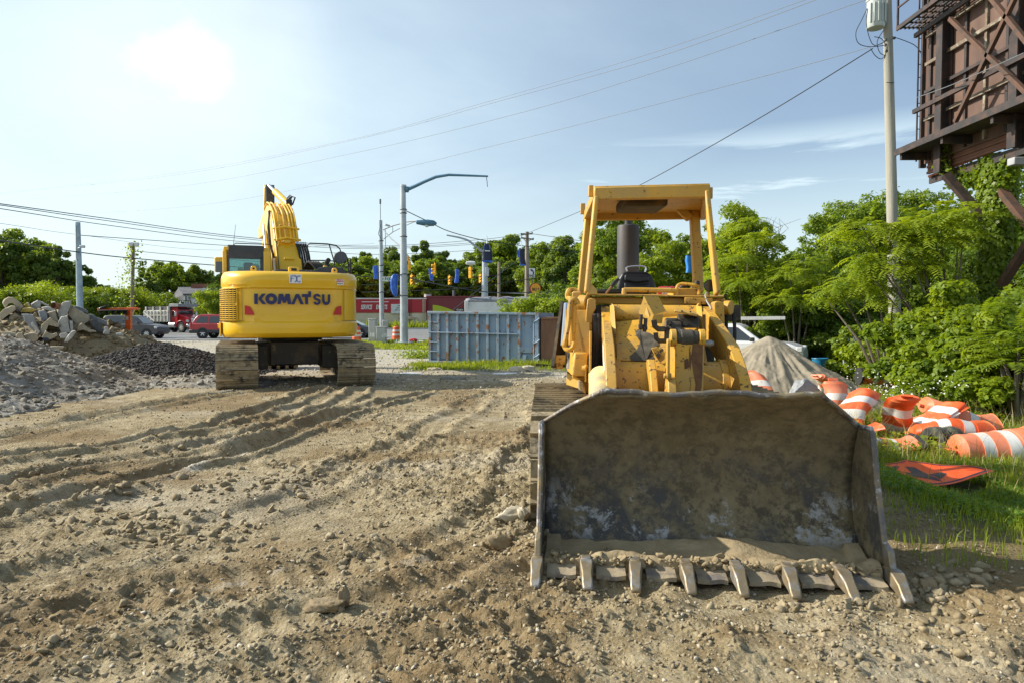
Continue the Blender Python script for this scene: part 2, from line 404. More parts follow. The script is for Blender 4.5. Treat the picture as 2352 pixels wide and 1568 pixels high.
xr = X.ravel(); yr = Y_.ravel(); nb = fbm(xr*.6, yr*.6, 4, 77)
gi = grass_in(xr, yr)
gravel = sstep(16.5, 20.5, yr+5*(nb-.5))*sstep(3, 1, gi); gravel = np.maximum(gravel, .25*sstep(.60, .72, fbm(xr*.5+4, yr*1.1, 3, 13)))
verge = sstep(32.5, 34, yr+2*(nb-.5))*sstep(45.5, 44.5, yr)*sstep(-13, -10, xr)*sstep(-2.5, -3.5, xr-0*yr)
tr2 = sstep(19.4, 20.4, yr+3*(nb-.5))*sstep(25.5, 24, yr)*sstep(-3.6, -2.8, xr)*sstep(3, 2.5, xr)
turf = np.maximum.reduce([sstep(-.25, .5, gi+1.2*(nb-.5))*sstep(4.0, 5.6, yr+2*(nb-.5)), verge, tr2*.8, sstep(86, 90, yr), sstep(44, 46, yr)*sstep(9, 12, xr)])
pale = np.zeros_like(xr)
for a, b2, w in ((G(285, 1390), G(520, 1347), .035), (G(520, 1347), G(640, 1310), .02), (G(700, 1345), G(1000, 1290), .015), (G(380, 1105), G(560, 1040), .05), (G(940, 868), G(1100, 874), .12)):
    ds, _ = polydist(xr, yr, np.array([(a.x, a.y), (b2.x, b2.y)])); pale = np.maximum(pale, sstep(w*1.6, w*.5, ds+.05*(vnoise(xr*9, yr*9, 4)-.5))*sstep(.3, .5, vnoise(xr*7, yr*7, 14)))
damp_shade = sstep(.55, .70, fbm(xr*.7+9, yr*.9, 4, 61))*.65*sstep(18, 14, yr)*(1-turf)
damp_shade = np.maximum(damp_shade, .6*sstep(2.1, 2.8, xr)*sstep(5.6, 5.0, yr)*sstep(.35, .6, nb))  # brown shade right of the bucket, painted into the soil colour
for nm, a in (('gravel', gravel), ('turf', turf), ('pale', pale), ('damp_shade', damp_shade)): attr(ground, nm, a)
# ---------------------------------------------------------------- loose clods and stones
def ico(n=1):
    import bmesh
    bm = bmesh.new(); bmesh.ops.create_icosphere(bm, subdivisions=n, radius=1); v = np.array([x.co[:] for x in bm.verts]); f = np.array([[x.index for x in q.verts] for q in bm.faces]); bm.free(); return v, f
ICO1, ICO1F = ico(1); ICO2, ICO2F = ico(2)
def clods(name, xs, ys, sizes, m, zf=None, v0=None, f0=None, flat=.7, jag=.35, seed=1, zoff=.25, parent=None):
    rs = np.random.RandomState(seed); v0 = ICO1 if v0 is None else v0; f0 = ICO1F if f0 is None else f0
    n = len(xs); k = len(v0); zs = H(xs, ys, True) if zf is None else zf(xs, ys)
    var = []
    for i in range(24):
        q = v0*(1+jag*.6*(rs.rand(k, 1)*2-1))
        for _ in range(6): d = rs.randn(3); d /= np.linalg.norm(d); q = q-np.outer(np.maximum(q @ d-(.30+.35*rs.rand()), 0), d)
        var.append(q*1.35*(1, .5+.5*rs.rand(), flat*(.6+.7*rs.rand())))
    var = np.array(var)[rs.randint(0, 24, n)]
    a = rs.rand(n)*6.283; tl = (rs.rand(n)-.5)*1.0; ca, sa, ct, s_t = np.cos(a), np.sin(a), np.cos(tl), np.sin(tl)
    x, y, z = var[:, :, 0], var[:, :, 1], var[:, :, 2]
    y, z = y*ct[:, None]-z*s_t[:, None], y*s_t[:, None]+z*ct[:, None]
    x, y = x*ca[:, None]-y*sa[:, None], x*sa[:, None]+y*ca[:, None]
    s_ = sizes[:, None]
    vv = np.stack([x*s_+xs[:, None], y*s_+ys[:, None], z*s_+(zs+sizes*zoff)[:, None]], 2).reshape(-1, 3)
    ff = (f0[None]+(np.arange(n)*k)[:, None, None]).reshape(-1, 3)
    return mesh_np(name, vv, ff, m, parent=parent)
def rockmat(name, cols, bump=.4):
    m = bpy.data.materials.new(name); m.use_nodes = True; t = m.node_tree; b = t.nodes['Principled BSDF']
    g = t.nodes.new('ShaderNodeNewGeometry'); cr = t.nodes.new('ShaderNodeValToRGB'); cr.color_ramp.interpolation = 'CONSTANT' if False else 'LINEAR'
    while len(cr.color_ramp.elements) < len(cols): cr.color_ramp.elements.new(.5)
    for i, c in enumerate(cols): cr.color_ramp.elements[i].position = i/(len(cols)-1); cr.color_ramp.elements[i].color = (*c, 1)
    t.links.new(g.outputs['Random Per Island'], cr.inputs[0])
    n = t.nodes.new('ShaderNodeTexNoise'); n.inputs['Scale'].default_value = 22; n.inputs['Detail'].default_value = 6
    tcn = t.nodes.new('ShaderNodeTexCoord'); t.links.new(tcn.outputs['Object'], n.inputs['Vector'])
    mr = t.nodes.new('ShaderNodeMapRange'); t.links.new(n.outputs[0], mr.inputs[0]); mr.inputs[1].default_value = .3; mr.inputs[2].default_value = .7; mr.inputs[3].default_value = .72; mr.inputs[4].default_value = 1.15
    vm = t.nodes.new('ShaderNodeVectorMath'); vm.operation = 'SCALE'; t.links.new(cr.outputs[0], vm.inputs[0]); t.links.new(mr.outputs[0], vm.inputs['Scale']); t.links.new(vm.outputs[0], b.inputs['Base Color'])
    b.inputs['Roughness'].default_value = .9; b.inputs['Specular IOR Level'].default_value = .2
    bn = t.nodes.new('ShaderNodeBump'); bn.inputs['Strength'].default_value = bump; bn.inputs['Distance'].default_value = .03; t.links.new(n.outputs[0], bn.inputs['Height']); t.links.new(bn.outputs[0], b.inputs['Normal'])
    MATS[name] = m; return m
rockmat('clod', [(.22, .175, .105), (.31, .25, .155), (.36, .30, .20), (.26, .205, .125)])
rockmat('pebble', [(.30, .25, .17), (.42, .37, .28), (.52, .48, .40), (.28, .235, .165)])
# density-driven scatter: uniform over the picture's ground plus clusters
def scatter(n, seed, y0=1.75, y1=16, clump=True, pw=1.0):
    rs = np.random.RandomState(seed); m = n*6
    yy = y0*(y1/y0)**(rs.rand(m)**pw); xx = (rs.rand(m)*2-1)*yy*.80
    d = np.ones(m)
    if clump:
        d = .10+sstep(.46, .66, fbm(xx*.9, yy*.9, 3, 21))*1.0
        for pl, w, dp_, c_l in RW:
            ds, al = polydist(xx, yy, pl); d = d+.8*np.exp(-((ds-w*.62)/.12)**2)
        d = np.clip(d, 0, 1.3)/1.3
    d = d*(grass_in(xx, yy) < .2)*(rs.rand(m) < 1)
    k = rs.rand(m) < d; xx = xx[k][:n]; yy = yy[k][:n]
    return xx, yy, rs
xx, yy, rs = scatter(26000, 3); tag(clods('soil_crumbs', xx, yy, (.003+.012*rs.rand(len(xx))**4)*(1+yy*.06), MATS['clod'], seed=4, jag=.62), 'small crumbs of tan soil strewn over the dirt yard', 'soil crumbs', kind='stuff')
xx, yy, rs = scatter(4500, 5, clump=False); tag(clods('pebbles', xx, yy, (.004+.012*rs.rand(len(xx))**4)*(1+yy*.04), MATS['pebble'], seed=6, jag=.25), 'pale grey pebbles scattered over the dirt yard', 'pebbles', kind='stuff')
cx_, cy_, cs_ = [], [], []
rs = np.random.RandomState(12)
for px, py, rx, ry, n, sz in ((560,1125,150,40,150,.045),(660,1095,140,35,130,.04),(330,1215,150,40,190,.04),(480,1240,130,35,120,.032),(60,1165,110,30,110,.04),(820,1275,120,45,140,.028),(1150,1215,70,40,110,.035),(1180,1255,60,30,40,.04),(880,1090,160,50,100,.028),(280,1130,130,30,80,.04),
                              (1100,1490,160,60,160,.018),(500,1340,250,60,120,.02),(1650,1450,400,45,260,.017),(2050,1480,260,80,220,.019),(2200,1420,140,60,120,.026),(1900,1390,200,15,140,.028),(1350,1345,120,20,90,.022),(350,1050,180,30,90,.035),(200,1480,200,60,160,.022),(980,960,200,30,90,.03),(130,1080,140,30,80,.05),(1000,1180,180,50,100,.022),
                              (880,1420,160,30,100,.018),(2180,1345,120,25,150,.035),(2130,1360,60,12,60,.03)):
    for _ in range(int(n*.7)):
        g_ = G(px+rx*rs.randn()*.6, py+ry*rs.randn()*.6); cx_.append(g_.x); cy_.append(g_.y); cs_.append(sz*(.22+.95*rs.rand()**2))
cx_ = np.array(cx_); cy_ = np.array(cy_); cs_ = np.array(cs_)
tag(clods('dirt_clods', cx_, cy_, cs_, MATS['clod'], v0=ICO2, f0=ICO2F, seed=8, jag=.42), 'heaps of broken brown clods along the machine ruts', 'dirt clods', kind='stuff')
xx, yy, rs = scatter(9000, 15, y0=15, y1=45, clump=False); k = (xx < 4)*(yy > 15); xx = xx[k]; yy = yy[k]
tag(clods('lot_gravel', xx, yy, .015+.03*rs.rand(len(xx))**2, MATS['pebble'], seed=16, zf=lambda a, b: H(a, b)), 'pale loose gravel over the lot behind the machines', 'gravel', kind='stuff')
# ---------------------------------------------------------------- road
asph = mat('asphalt', (.14, .145, .15), .85, col2=(.19, .195, .20), scale=.4, thr=(.4, .6), bump=.15, bscale=60)
rb = MB(); rb.bb(-300, 300, 47, 86, -.06, .0); tag(rb.build('road', asph, smooth=0), kind='structure')
paint = mat('road_paint', (.72, .72, .70), .6, var=.2)
ypaint = mat('yellow_road_paint', (.62, .42, .05), .6)
mk = MB(); mk.bb(-200, 200, 48.6, 48.75, .0, .004); mk.bb(-200, -12, 66.0, 66.14, 0, .004)
mk.add([(-34, 60, .004), (-16, 55, .004), (-16, 55.15, .004), (-34, 60.2, .004)], [(0, 1, 2, 3)])
mk.add([(-23, 53.6, .004), (-18.2, 52.7, .004), (-18.2, 52.9, .004), (-23, 53.8, .004)], [(0, 1, 2, 3)])
for i in range(20): mk.bb(-60+i*8, -57+i*8, 57, 57.13, .0, .004)
mk.build('lane_marking', paint, smooth=0); tag(bpy.data.objects['lane_marking'], kind='structure')
mk = MB(); mk.bb(-200, 200, 61.6, 61.72, 0, .004); mk.bb(-200, 200, 61.9, 62.02, 0, .004); tag(mk.build('centre_marking', ypaint, smooth=0), kind='structure')
kb = MB(); kb.bb(-300, 300, 86, 86.3, 0, .15); tag(kb.build('kerb', mat('kerb_concrete', (.42, .41, .38), .8, bump=.2), smooth=0), kind='structure')
# ---------------------------------------------------------------- machine materials
YEL = mat('yellow_paint', (.86, .50, .010), .33, col3=(.42, .25, .03), scale3=9, thr3=(.70, .76), var=.04, coat=.35, scale=1.2)
YELD = mat('worn_yellow_paint', (.60, .325, .035), .5, col2=(.48, .29, .07), scale=2.2, thr=(.45, .62), col3=(.16, .085, .035), scale3=18, thr3=(.61, .65), var=.10, bump=.08, bscale=25)
YELR = mat('chipped_yellow_paint', (.58, .315, .032), .5, col2=(.42, .26, .07), scale=2.6, thr=(.44, .62), col3=(.075, .04, .024), scale3=24, thr3=(.585, .625), var=.12, bump=.12, bscale=25)
BLK = mat('black_plastic', (.022, .023, .026), .5, var=.1)
HOOD = mat('dark_grey_hood', (.045, .05, .062), .5, col2=(.07, .07, .07), scale=3, var=.1)
RUB = mat('rubber', (.022, .021, .020), .8, col2=(.06, .05, .04), scale=6, thr=(.5, .7))
STL = mat('muddy_track_steel', (.075, .062, .048), .6, metal=.25, col2=(.31, .245, .15), scale=3.2, thr=(.38, .54), col3=(.36, .29, .18), scale3=9, thr3=(.47, .57), bump=.3, bscale=30, rough2=.9)
GRM = mat('greasy_frame', (.035, .028, .020), .6, col2=(.11, .075, .03), scale=2.5, thr=(.5, .68), col3=(.20, .15, .08), scale3=6, thr3=(.6, .68), bump=.3, bscale=18)
CHR = mat('polished_steel', (.65, .65, .66), .18, metal=1, var=.05)
WORN = mat('worn_tooth_steel', (.33, .325, .32), .45, metal=.65, col2=(.28, .225, .145), scale=11, thr=(.38, .52), bump=.1, bscale=40, rough2=.7)
NAVY = mat('navy_lettering', (.012, .018, .10), .4, var=0)
WHT = mat('white_sticker', (.80, .81, .82), .4, var=.03)
RED = mat('red_reflector', (.55, .015, .02), .3, var=.06)
REDP = mat('red_sticker', (.62, .03, .03), .4, var=.03)
def glassmat(name, tint=(.55, .72, .70), alpha=.45, rough=.03):
    m = bpy.data.materials.new(name); m.use_nodes = True; t = m.node_tree; t.nodes.clear(); o = t.nodes.new('ShaderNodeOutputMaterial')
    tr = t.nodes.new('ShaderNodeBsdfTransparent'); tr.inputs[0].default_value = (*tint, 1); g = t.nodes.new('ShaderNodeBsdfGlossy'); g.inputs['Roughness'].default_value = rough; g.inputs[0].default_value = (.9, .95, 1, 1)
    f = t.nodes.new('ShaderNodeFresnel'); f.inputs[0].default_value = 1.5; a = t.nodes.new('ShaderNodeMath'); a.operation = 'ADD'; a.inputs[1].default_value = .04; t.links.new(f.outputs[0], a.inputs[0])
    ms = t.nodes.new('ShaderNodeMixShader'); t.links.new(a.outputs[0], ms.inputs[0]); t.links.new(tr.outputs[0], ms.inputs[1]); t.links.new(g.outputs[0], ms.inputs[2]); t.links.new(ms.outputs[0], o.inputs[0]); MATS[name] = m; return m
GLS = glassmat('cab_glass'); DGL = mat('tinted_glass', (.012, .016, .02), .06, var=.0, spec=.8, coat=.6)
# ---------------------------------------------------------------- track builder: closed belt of grousered shoes
def belt_path(L_, H_, rr, n_per=.17):
    """side profile (y,z) rounded track loop, length L_, height H_, starts bottom rear"""
    pts = []; r = H_/2-.02
    def add(c, a0, a1, n):
        for i in range(n): a = a0+(a1-a0)*i/n; pts.append((c[0]+r*math.cos(a), c[1]+r*math.sin(a)))
    c0 = (-L_/2+r, r+.02); c1 = (L_/2-r, r+.02)
    dense = []
    for i in range(60): dense.append((c0[0]+(c1[0]-c0[0])*i/60, .02))
    for i in range(40): a = -math.pi/2+math.pi*i/40; dense.append((c1[0]+r*math.cos(a), c1[1]+r*math.sin(a)))
    for i in range(60): dense.append((c1[0]+(c0[0]-c1[0])*i/60, 2*r+.02))
    for i in range(40): a = math.pi/2+math.pi*i/40; dense.append((c0[0]+r*math.cos(a), c0[1]+r*math.sin(a)))
    dense.append(dense[0]); tot = [0]
    for i in range(1, len(dense)): tot.append(tot[-1]+math.dist(dense[i], dense[i-1]))
    n = int(tot[-1]/n_per); out = []
    for k in range(n):
        s_ = tot[-1]*k/n
        i = max(j for j in range(len(tot)) if tot[j] <= s_+1e-9); i = min(i, len(dense)-2)
        f = (s_-tot[i])/(tot[i+1]-tot[i]); a, b2 = dense[i], dense[i+1]
        ty, tz = b2[0]-a[0], b2[1]-a[1]; l = math.hypot(ty, tz)
        out.append((a[0]+(b2[0]-a[0])*f, a[1]+(b2[1]-a[1])*f, ty/l, tz/l))
    return out
def make_track(root, xc, wid, L_, H_, pitch=.17, y0=0, m=STL, z0=0, grouser=3, seed=1):
    rs = random.Random(seed)
    fr = MB(); r = H_/2
    # frame, rollers, idler, sprocket
    fr.bb(xc-wid*.22, xc+wid*.22, y0-L_/2+r, y0+L_/2-r, z0+H_*.32, z0+H_*.68)
    for s_ in (-1, 1):
        fr.cyl((xc-wid*.16, y0+s_*(L_/2-r), z0+r), (xc+wid*.16, y0+s_*(L_/2-r), z0+r), r*.74, n=28)
        fr.cyl((xc-wid*.24, y0+s_*(L_/2-r), z0+r), (xc+wid*.24, y0+s_*(L_/2-r), z0+r), r*.34, n=20)
    k = max(4, int(L_/.45))
    for i in range(k): yy = y0-L_/2+r+(L_-2*r)*(i+.5)/k; fr.cyl((xc-wid*.2, yy, z0+H_*.2), (xc+wid*.2, yy, z0+H_*.2), H_*.12, n=14)
    tr = fr.build('track_frame', GRM, root, bevel=.006, local=True)
    sh = MB(); ln = MB()
    for (y, z, ty, tz) in belt_path(L_, H_, r, pitch):
        ny_, nz_ = tz, -ty  # outward (clockwise traverse: bottom forward => outward is down)
        jx = rs.uniform(-.004, .004)
        def q(u, v): return (y0+y+ty*u+ny_*v, z0+z+tz*u+nz_*v)
        h = pitch*.485; t_ = .016
        sec = [(-h, 0), (h, 0), (h, t_)]
        if grouser == 3: prof = [(-h, 0), (h, 0), (h, t_+.024), (h-.018, t_+.024), (h-.028, t_), (.014, t_), (.009, t_+.022), (-.009, t_+.022), (-.014, t_), (-h+.028, t_), (-h+.018, t_+.024), (-h, t_+.024)]
        else: prof = [(-h, 0), (h, 0), (h, t_+.034), (h-.014, t_+.034), (h-.03, t_), (-h, t_)]
        a = [Vector((xc-wid/2+jx, *q(u, v))) for u, v in prof]; b2 = [Vector((xc+wid/2+jx, p.y, p.z)) for p in a]
        n = len(prof); sh.add(a+b2, [tuple(range(n-1, -1, -1)), tuple(range(n, 2*n))]+[(i, (i+1) % n, n+(i+1) % n, n+i) for i in range(n)])
        c = (xc, *q(0, -.04)); ang = math.atan2(tz, ty); ln.box(c, (wid*.30, pitch*.92, .075), (ang, 0, 0))
    sh.build('track_shoes', m, root, smooth=0, local=True)
    ln.build('track_chain', GRM, root, smooth=0, local=True)
# ================================================================ EXCAVATOR
EX = empty('excavator', (-5.52, 17.15, hz(-4.8, 15)+.02), R(21.5), 'yellow crawler excavator seen from behind with blue KOMATSU lettering on its counterweight', 'excavator')
for s_ in (-1, 1):
    tr = empty('track', (0, 0, 0)); tr.parent = EX; make_track(tr, s_*1.28, .86, 4.15, .93, .19, seed=s_+5)
f = MB()
f.prism([(-.95, -.75, .95), (.95, -.75, .95), (.95, -.75, .62), (.62, -.75, .42), (-.62, -.75, .42), (-.95, -.75, .62)], (0, 1.5, 0))
f.bb(-.55, .55, -.9, .9, .45, .98); f.bb(-1.0, -.62, -1.0, 1.0, .35, .9); f.bb(.62, 1.0, -1.0, 1.0, .35, .9)
f.cyl((0, 0, .9), (0, 0, 1.16), .62, n=36); f.cyl((0, 0, 1.0), (0, 0, 1.07), .72, n=36)
f.build('undercarriage', GRM, EX, bevel=.012, local=True)
# counterweight: lofted shell wrapped round the tail
NU = 57; SX = -.05
def cwrow(z, off, wexp=3.2, hx=1.58, ty=1.72):
    row = []
    for i in range(NU):
        th = math.pi*i/(NU-1); c, s_ = math.cos(th), math.sin(th)
        x = -math.copysign(abs(c)**(2/wexp), c)*(hx+off*.5); y = -(s_**(2/wexp))*(ty+off)
        row.append((x, y, z))
    return row
rows = []; zs = [1.10, 1.105, 1.14, 1.20, 1.30, 1.38, 1.43, 1.455, 1.47, 1.52, 1.6, 1.72, 1.9, 2.08, 2.16, 2.20, 2.225, 2.24, 2.26, 2.30, 2.38, 2.45, 2.52, 2.57, 2.60, 2.605]
for z in zs:
    row = []
    for (x, y, zz_) in cwrow(z, 0):
        ax_ = abs(x); off = 0
        if z < 1.22: off -= .10*((1.22-z)/.12)**2
        if z > 2.45: off -= .16*((z-2.45)/.155)**2
        mid = float(sstep(1.42, 1.475, z)*sstep(2.235, 2.20, z)); off -= .055*mid
        cen = float(sstep(.92, .72, ax_)); bow = 1.56+.05*(ax_/.8)**2
        off += -.045*cen*float(sstep(bow-.03, bow+.04, z))*float(sstep(2.36, 2.28, z))
        # diagonal wing creases beside the lettering
        wing = 1.0-abs((ax_-(.80+(1.62-z)*.55))/.10) if 1.45 < z < 1.72 else 0
        off += .05*max(0, wing)
        if z > 2.225 and z < 2.275 and ax_ > .98: off -= .035
        row.append((SX+x, y+.0-0.0 if off == 0 else y-off*abs(y)/1.72, z))
        row[-1] = (SX+x*(1+off*.25), (y*(1+off/1.72)), z)
    rows.append(row)
m = MB(); m.grid(rows)
top = rows[-1]; bot = rows[0]
m.add([(SX, 0, 2.605)]+top, [(0, i+1, i+2) for i in range(NU-1)]); m.add([(SX, 0, 1.10)]+bot, [(0, i+2, i+1) for i in range(NU-1)])
m.build('counterweight', YEL, EX, local=True, smooth=28)
# a black gap seam and the lower lip corner stub
m = MB(); m.bb(-1.70, -1.60, -.55, -.35, 1.30, 1.42); m.bb(-1.655, -1.62, -.8, -.3, 1.12, 1.46)
m.build('side_bumper', YEL, EX, bevel=.02, local=True)
def cwpt(x, z, out=.006):
    """point on counterweight skin at local x (relative SX)"""
    hx, ty, w = 1.58, 1.72-.03, 3.2
    cc = min(.9999, abs(x)/hx); y = -(1-cc**w)**(1/w)*ty
    return Vector((SX+x, y-out, z))
# grille: wrapped dark recess with yellow slats, left corner
g = MB(); sl = MB()
xs_ = [-1.575, -1.567, -1.55, -1.52, -1.47, -1.40, -1.31, -1.22]
def gy(x, o): return cwpt(x, 0, o).y
for z0_, z1_ in ((1.96, 2.20), (1.84, 1.96), (1.52, 1.86)): pass
rowsA = [[(SX+x-.02, gy(x, .016), z) for x in xs_] for z in (1.50, 2.20)]; g.grid(rowsA)
g.build('grille_recess', mat('grille_dark', (.006, .006, .007), .8, var=0), EX, local=True, smooth=0)
for z in np.arange(1.50, 2.21, .047):
    for i in range(len(xs_)-1):
        a, b2 = xs_[i], xs_[i+1]; sl.bar((SX+a-.022, gy(a, .030), z), (SX+b2-.022, gy(b2, .030), z), .022, .017)
for x in (-1.57, -1.52, -1.45, -1.37, -1.28, -1.20): sl.bar((SX+x-.022, gy(x, .032), 1.48), (SX+x-.022, gy(x, .032), 2.22), .020, .020)
sl.bar((SX-1.57-.02, gy(-1.57, .034), 1.86), (SX-1.2-.02, gy(-1.2, .034), 1.86), .03, .05)
sl.build('grille', YEL, EX, local=True, smooth=0)
# reflectors
for s_ in (-1, 1):
    a = [(s_*1.06, 1.62), (s_*.86, 1.62), (s_*.95, 1.80), (s_*1.06, 1.83)]
    m = MB(); m.prism([cwpt(x, z, -.01) for x, z in a], (0, -.035, 0)); m.build('reflector', RED, EX, bevel=.006, local=True)
# lettering on the counterweight
def stick(p, w, h, mt, name, t_=.006, out=.012, tilt=0):
    nrm = Vector((p.x*.20, -1, 0)).normalized(); u = Vector((-nrm.y, nrm.x, 0)); o = p+nrm*out
    m = MB(); m.prism([o+u*a*w/2+Vector((0, 0, 1))*b2*h/2 for a, b2 in ((-1, -1), (1, -1), (1, 1), (-1, 1))], nrm*t_); return m.build(name, mt, EX, local=True, smooth=0), o+nrm*t_, u
def glyph(m, polys, x0, z0, w, h):
    for poly in polys:
        if isinstance(poly, tuple) and poly[0] == 'ring':
            _, cx, cz, r0, r1, a0, a1, n = poly; pr = [(cx+r1*math.cos(a0+(a1-a0)*i/n), cz+r1*math.sin(a0+(a1-a0)*i/n)) for i in range(n+1)]+[(cx+r0*math.cos(a1-(a1-a0)*i/n), cz+r0*math.sin(a1-(a1-a0)*i/n)) for i in range(n+1)]
            for i in range(n):
                quad_ = [pr[i], pr[i+1], pr[2*n-i], pr[2*n+1-i]]
                vs = [cwpt(x0+u*w, z0+v*h, .018) for u, v in quad_]; m.add(vs, [(0, 1, 2, 3)])
            continue
        vs = [cwpt(x0+u*w, z0+v*h, .018) for u, v in poly]; m.add(vs, [tuple(range(len(vs)))])
LT = {'K': [[(0, 0), (.32, 0), (.32, 1), (0, 1)], [(.34, .5), (.68, 1), (1.02, 1), (.66, .5)], [(.34, .5), (.66, .5), (1.06, 0), (.70, 0)]],
      'O': [('ring', .5, .5, .20, .54, 0, 2*math.pi, 24)],
      'M': [[(0, 0), (.24, 0), (.42, 1), (.12, 1)], [(.12, 1), (.42, 1), (.62, .12), (.42, .12)], [(.38, .12), (.60, .12), (.90, 1), (.60, 1)], [(.60, 1), (.90, 1), (1.02, 0), (.76, 0)]],
      'A': [[(-.05, 0), (.24, 0), (.62, 1), (.36, 1)], [(.36, 1), (.64, 1), (1.05, 0), (.74, 0)]],
      'T': [[(0, .70), (1, .70), (1, 1), (0, 1)], [(.34, 0), (.68, 0), (.68, .72), (.34, .72)], [(.70, .92), (1.02, .92), (1.02, 1.28), (.70, 1.28)]],
      'S': [('ring', .5, .72, .10, .33, -.2+math.pi*.1, math.pi*1.5, 14), ('ring', .5, .27, .10, .33, -math.pi+.0, math.pi*.5, 14)],
      'U': [[(0, .4), (.30, .4), (.30, 1), (0, 1)], [(.66, .4), (.96, .4), (.96, 1), (.66, 1)], ('ring', .48, .42, .18, .48, math.pi, 2*math.pi, 14)]}
m = MB(); x = -.86
for ch, w in zip('KOMATSU', (.24, .235, .30, .255, .20, .255, .20)):
    glyph(m, LT[ch], x, 1.855, w, .235); x += w+{'K': .0, 'O': .01, 'M': .01, 'A': -.03, 'T': .005, 'S': -.015}.get(ch, 0)
m.build('lettering', NAVY, EX, local=True, smooth=0)
o_, pc, uu = stick(cwpt(.02, 2.43), .27, .20, WHT, 'logo_sticker', out=.03)
mm = MB()
def stk_line(pts, wd):
    pts3 = [pc+uu*a+Vector((0, 0, b2))+Vector((0, -.004, 0)) for a, b2 in pts]
    for a, b2 in zip(pts3[:-1], pts3[1:]): mm.bar(a, b2, .004, wd, up=(0, 0, 1)) if abs((b2-a).normalized().z) < .7 else mm.bar(a, b2, wd, .004, up=(0, 1, 0))
for o in (0, .02):
    stk_line([(-.11+o, -.075), (-.10+o, .05-o*.3), (-.085+o*.7, .075-o), (-.0, .08-o)], .008)
stk_line([(-.10, .01), (-.03, .01)], .008)
for rr_ in (.078, .058):
    stk_line([(-.02+rr_*math.cos(a)*.75, -.0+rr_*math.sin(a)) for a in np.linspace(-math.pi/2, math.pi/2, 9)], .008)
    stk_line([(.075+rr_*math.cos(a)*.75, -.0+rr_*math.sin(a)) for a in np.linspace(math.pi*.25, math.pi*1.75, 11)], .008)
mm.build('logo_mark', mat('blue_logo', (.03, .08, .35), .4, var=0), o_, local=True, smooth=0)
o_, pc, uu = stick(cwpt(.98, 2.385), .27, .14, WHT, 'danger_sticker', out=.02)
mm = MB(); n_ = Vector((.2, -1, 0)).normalized(); mm.prism([pc+uu*a+Vector((0, 0, b2))+n_*.001 for a, b2 in ((-.13, .0), (.13, .0), (.13, .066), (-.13, .066))], n_*.002); mm.build('danger_panel', REDP, o_, local=True, smooth=0)
Mx = wmat(EX)
def ex_text(nm, body, mt, p, size, parent, xs=1, bold=0): return text_obj(nm, body, mt, parent, Mx @ facing(p, R(-0)+math.atan2(n_.x, -n_.y)) , size, bold, xs, ext=.0015)
ex_text('danger_word', 'DANGER', WHT, pc+n_*.006+Vector((0, 0, .034))+uu*.02, .062, o_, 1.0, .001)
ex_text('danger_note', 'Keep off swing area', mat('black_print', (.02, .02, .02), .5, var=0), pc+n_*.004+Vector((0, 0, -.034)), .040, o_, .72, .0003)
mm = MB(); q = pc+n_*.004+Vector((0, 0, .03))-uu*.105; mm.prism([q-uu*.02+Vector((0, 0, -.018)), q+uu*.02+Vector((0, 0, -.018)), q+Vector((0, 0, .022))], n_*.002); mm.build('warning_triangle', WHT, o_, local=True, smooth=0)
# lifting eyes, rear camera
for x in (-.86, .94):
    m = MB(); pr = [(-.065, 0), (.065, 0), (.065, .10), (.035, .15), (-.035, .15), (-.065, .10)]
    m.prism([(SX+x+a, -1.25, 2.58+b2) for a, b2 in pr], (0, -.05, 0)); m.build('lifting_eye', YEL, EX, bevel=.008, local=True)
    m = MB(); m.lathe([(.0, 0), (.024, 0), (.024, .004), (0, .004)], (SX+x, -1.3, 2.67), (0, -1, 0), 12); m.build('eye_hole', BLK, EX, local=True)
m = MB(); m.bb(-.16, .08, -1.45, -1.25, 2.6, 2.72); m.build('camera_housing', YEL, EX, bevel=.02, local=True)
m = MB(); m.bb(-.10, .02, -1.46, -1.44, 2.63, 2.69); m.build('camera_lens', BLK, EX, bevel=.005, local=True)
# house, hood
m = MB(); m.bb(-1.58, -.5, -.05, 1.2, 1.15, 2.0); m.bb(.45, 1.55, -.05, 1.75, 1.15, 2.5); m.bb(-.5, .45, -.05, .95, 1.15, 1.7); m.build('engine_house', YEL, EX, bevel=.04, local=True)
m = MB(); m.prism([(-.62, -.7, 2.60), (-.32, -.7, 2.71), (.5, -.7, 2.70), (.62, -.7, 2.78), (.78, -.7, 2.80), (1.16, -.7, 2.78), (1.28, -.7, 2.60)], (0, 1.0, 0)); m.bb(-.9, 1.2, -1.2, .2, 2.58, 2.615)
m.build('engine_hood', HOOD, EX, bevel=.04, local=True, seg=3)
m = MB(); m.tube([(.84, -.15, 2.72), (.84, -.15, 2.92), (.85, -.2, 2.97), (.87, -.28, 2.99)], .06, 14); m.build('exhaust_pipe', BLK, EX, local=True)
m = MB(); m.cyl((.78, -.35, 2.74), (.78, -.35, 2.84), .055, n=12); m.build('filler_cap', YEL, EX, bevel=.01, local=True)
m = MB(); m.box((1.35, -.1, 2.62), (.09, .09, .13)); m.build('marker_post', YEL, EX, bevel=.01, local=True)
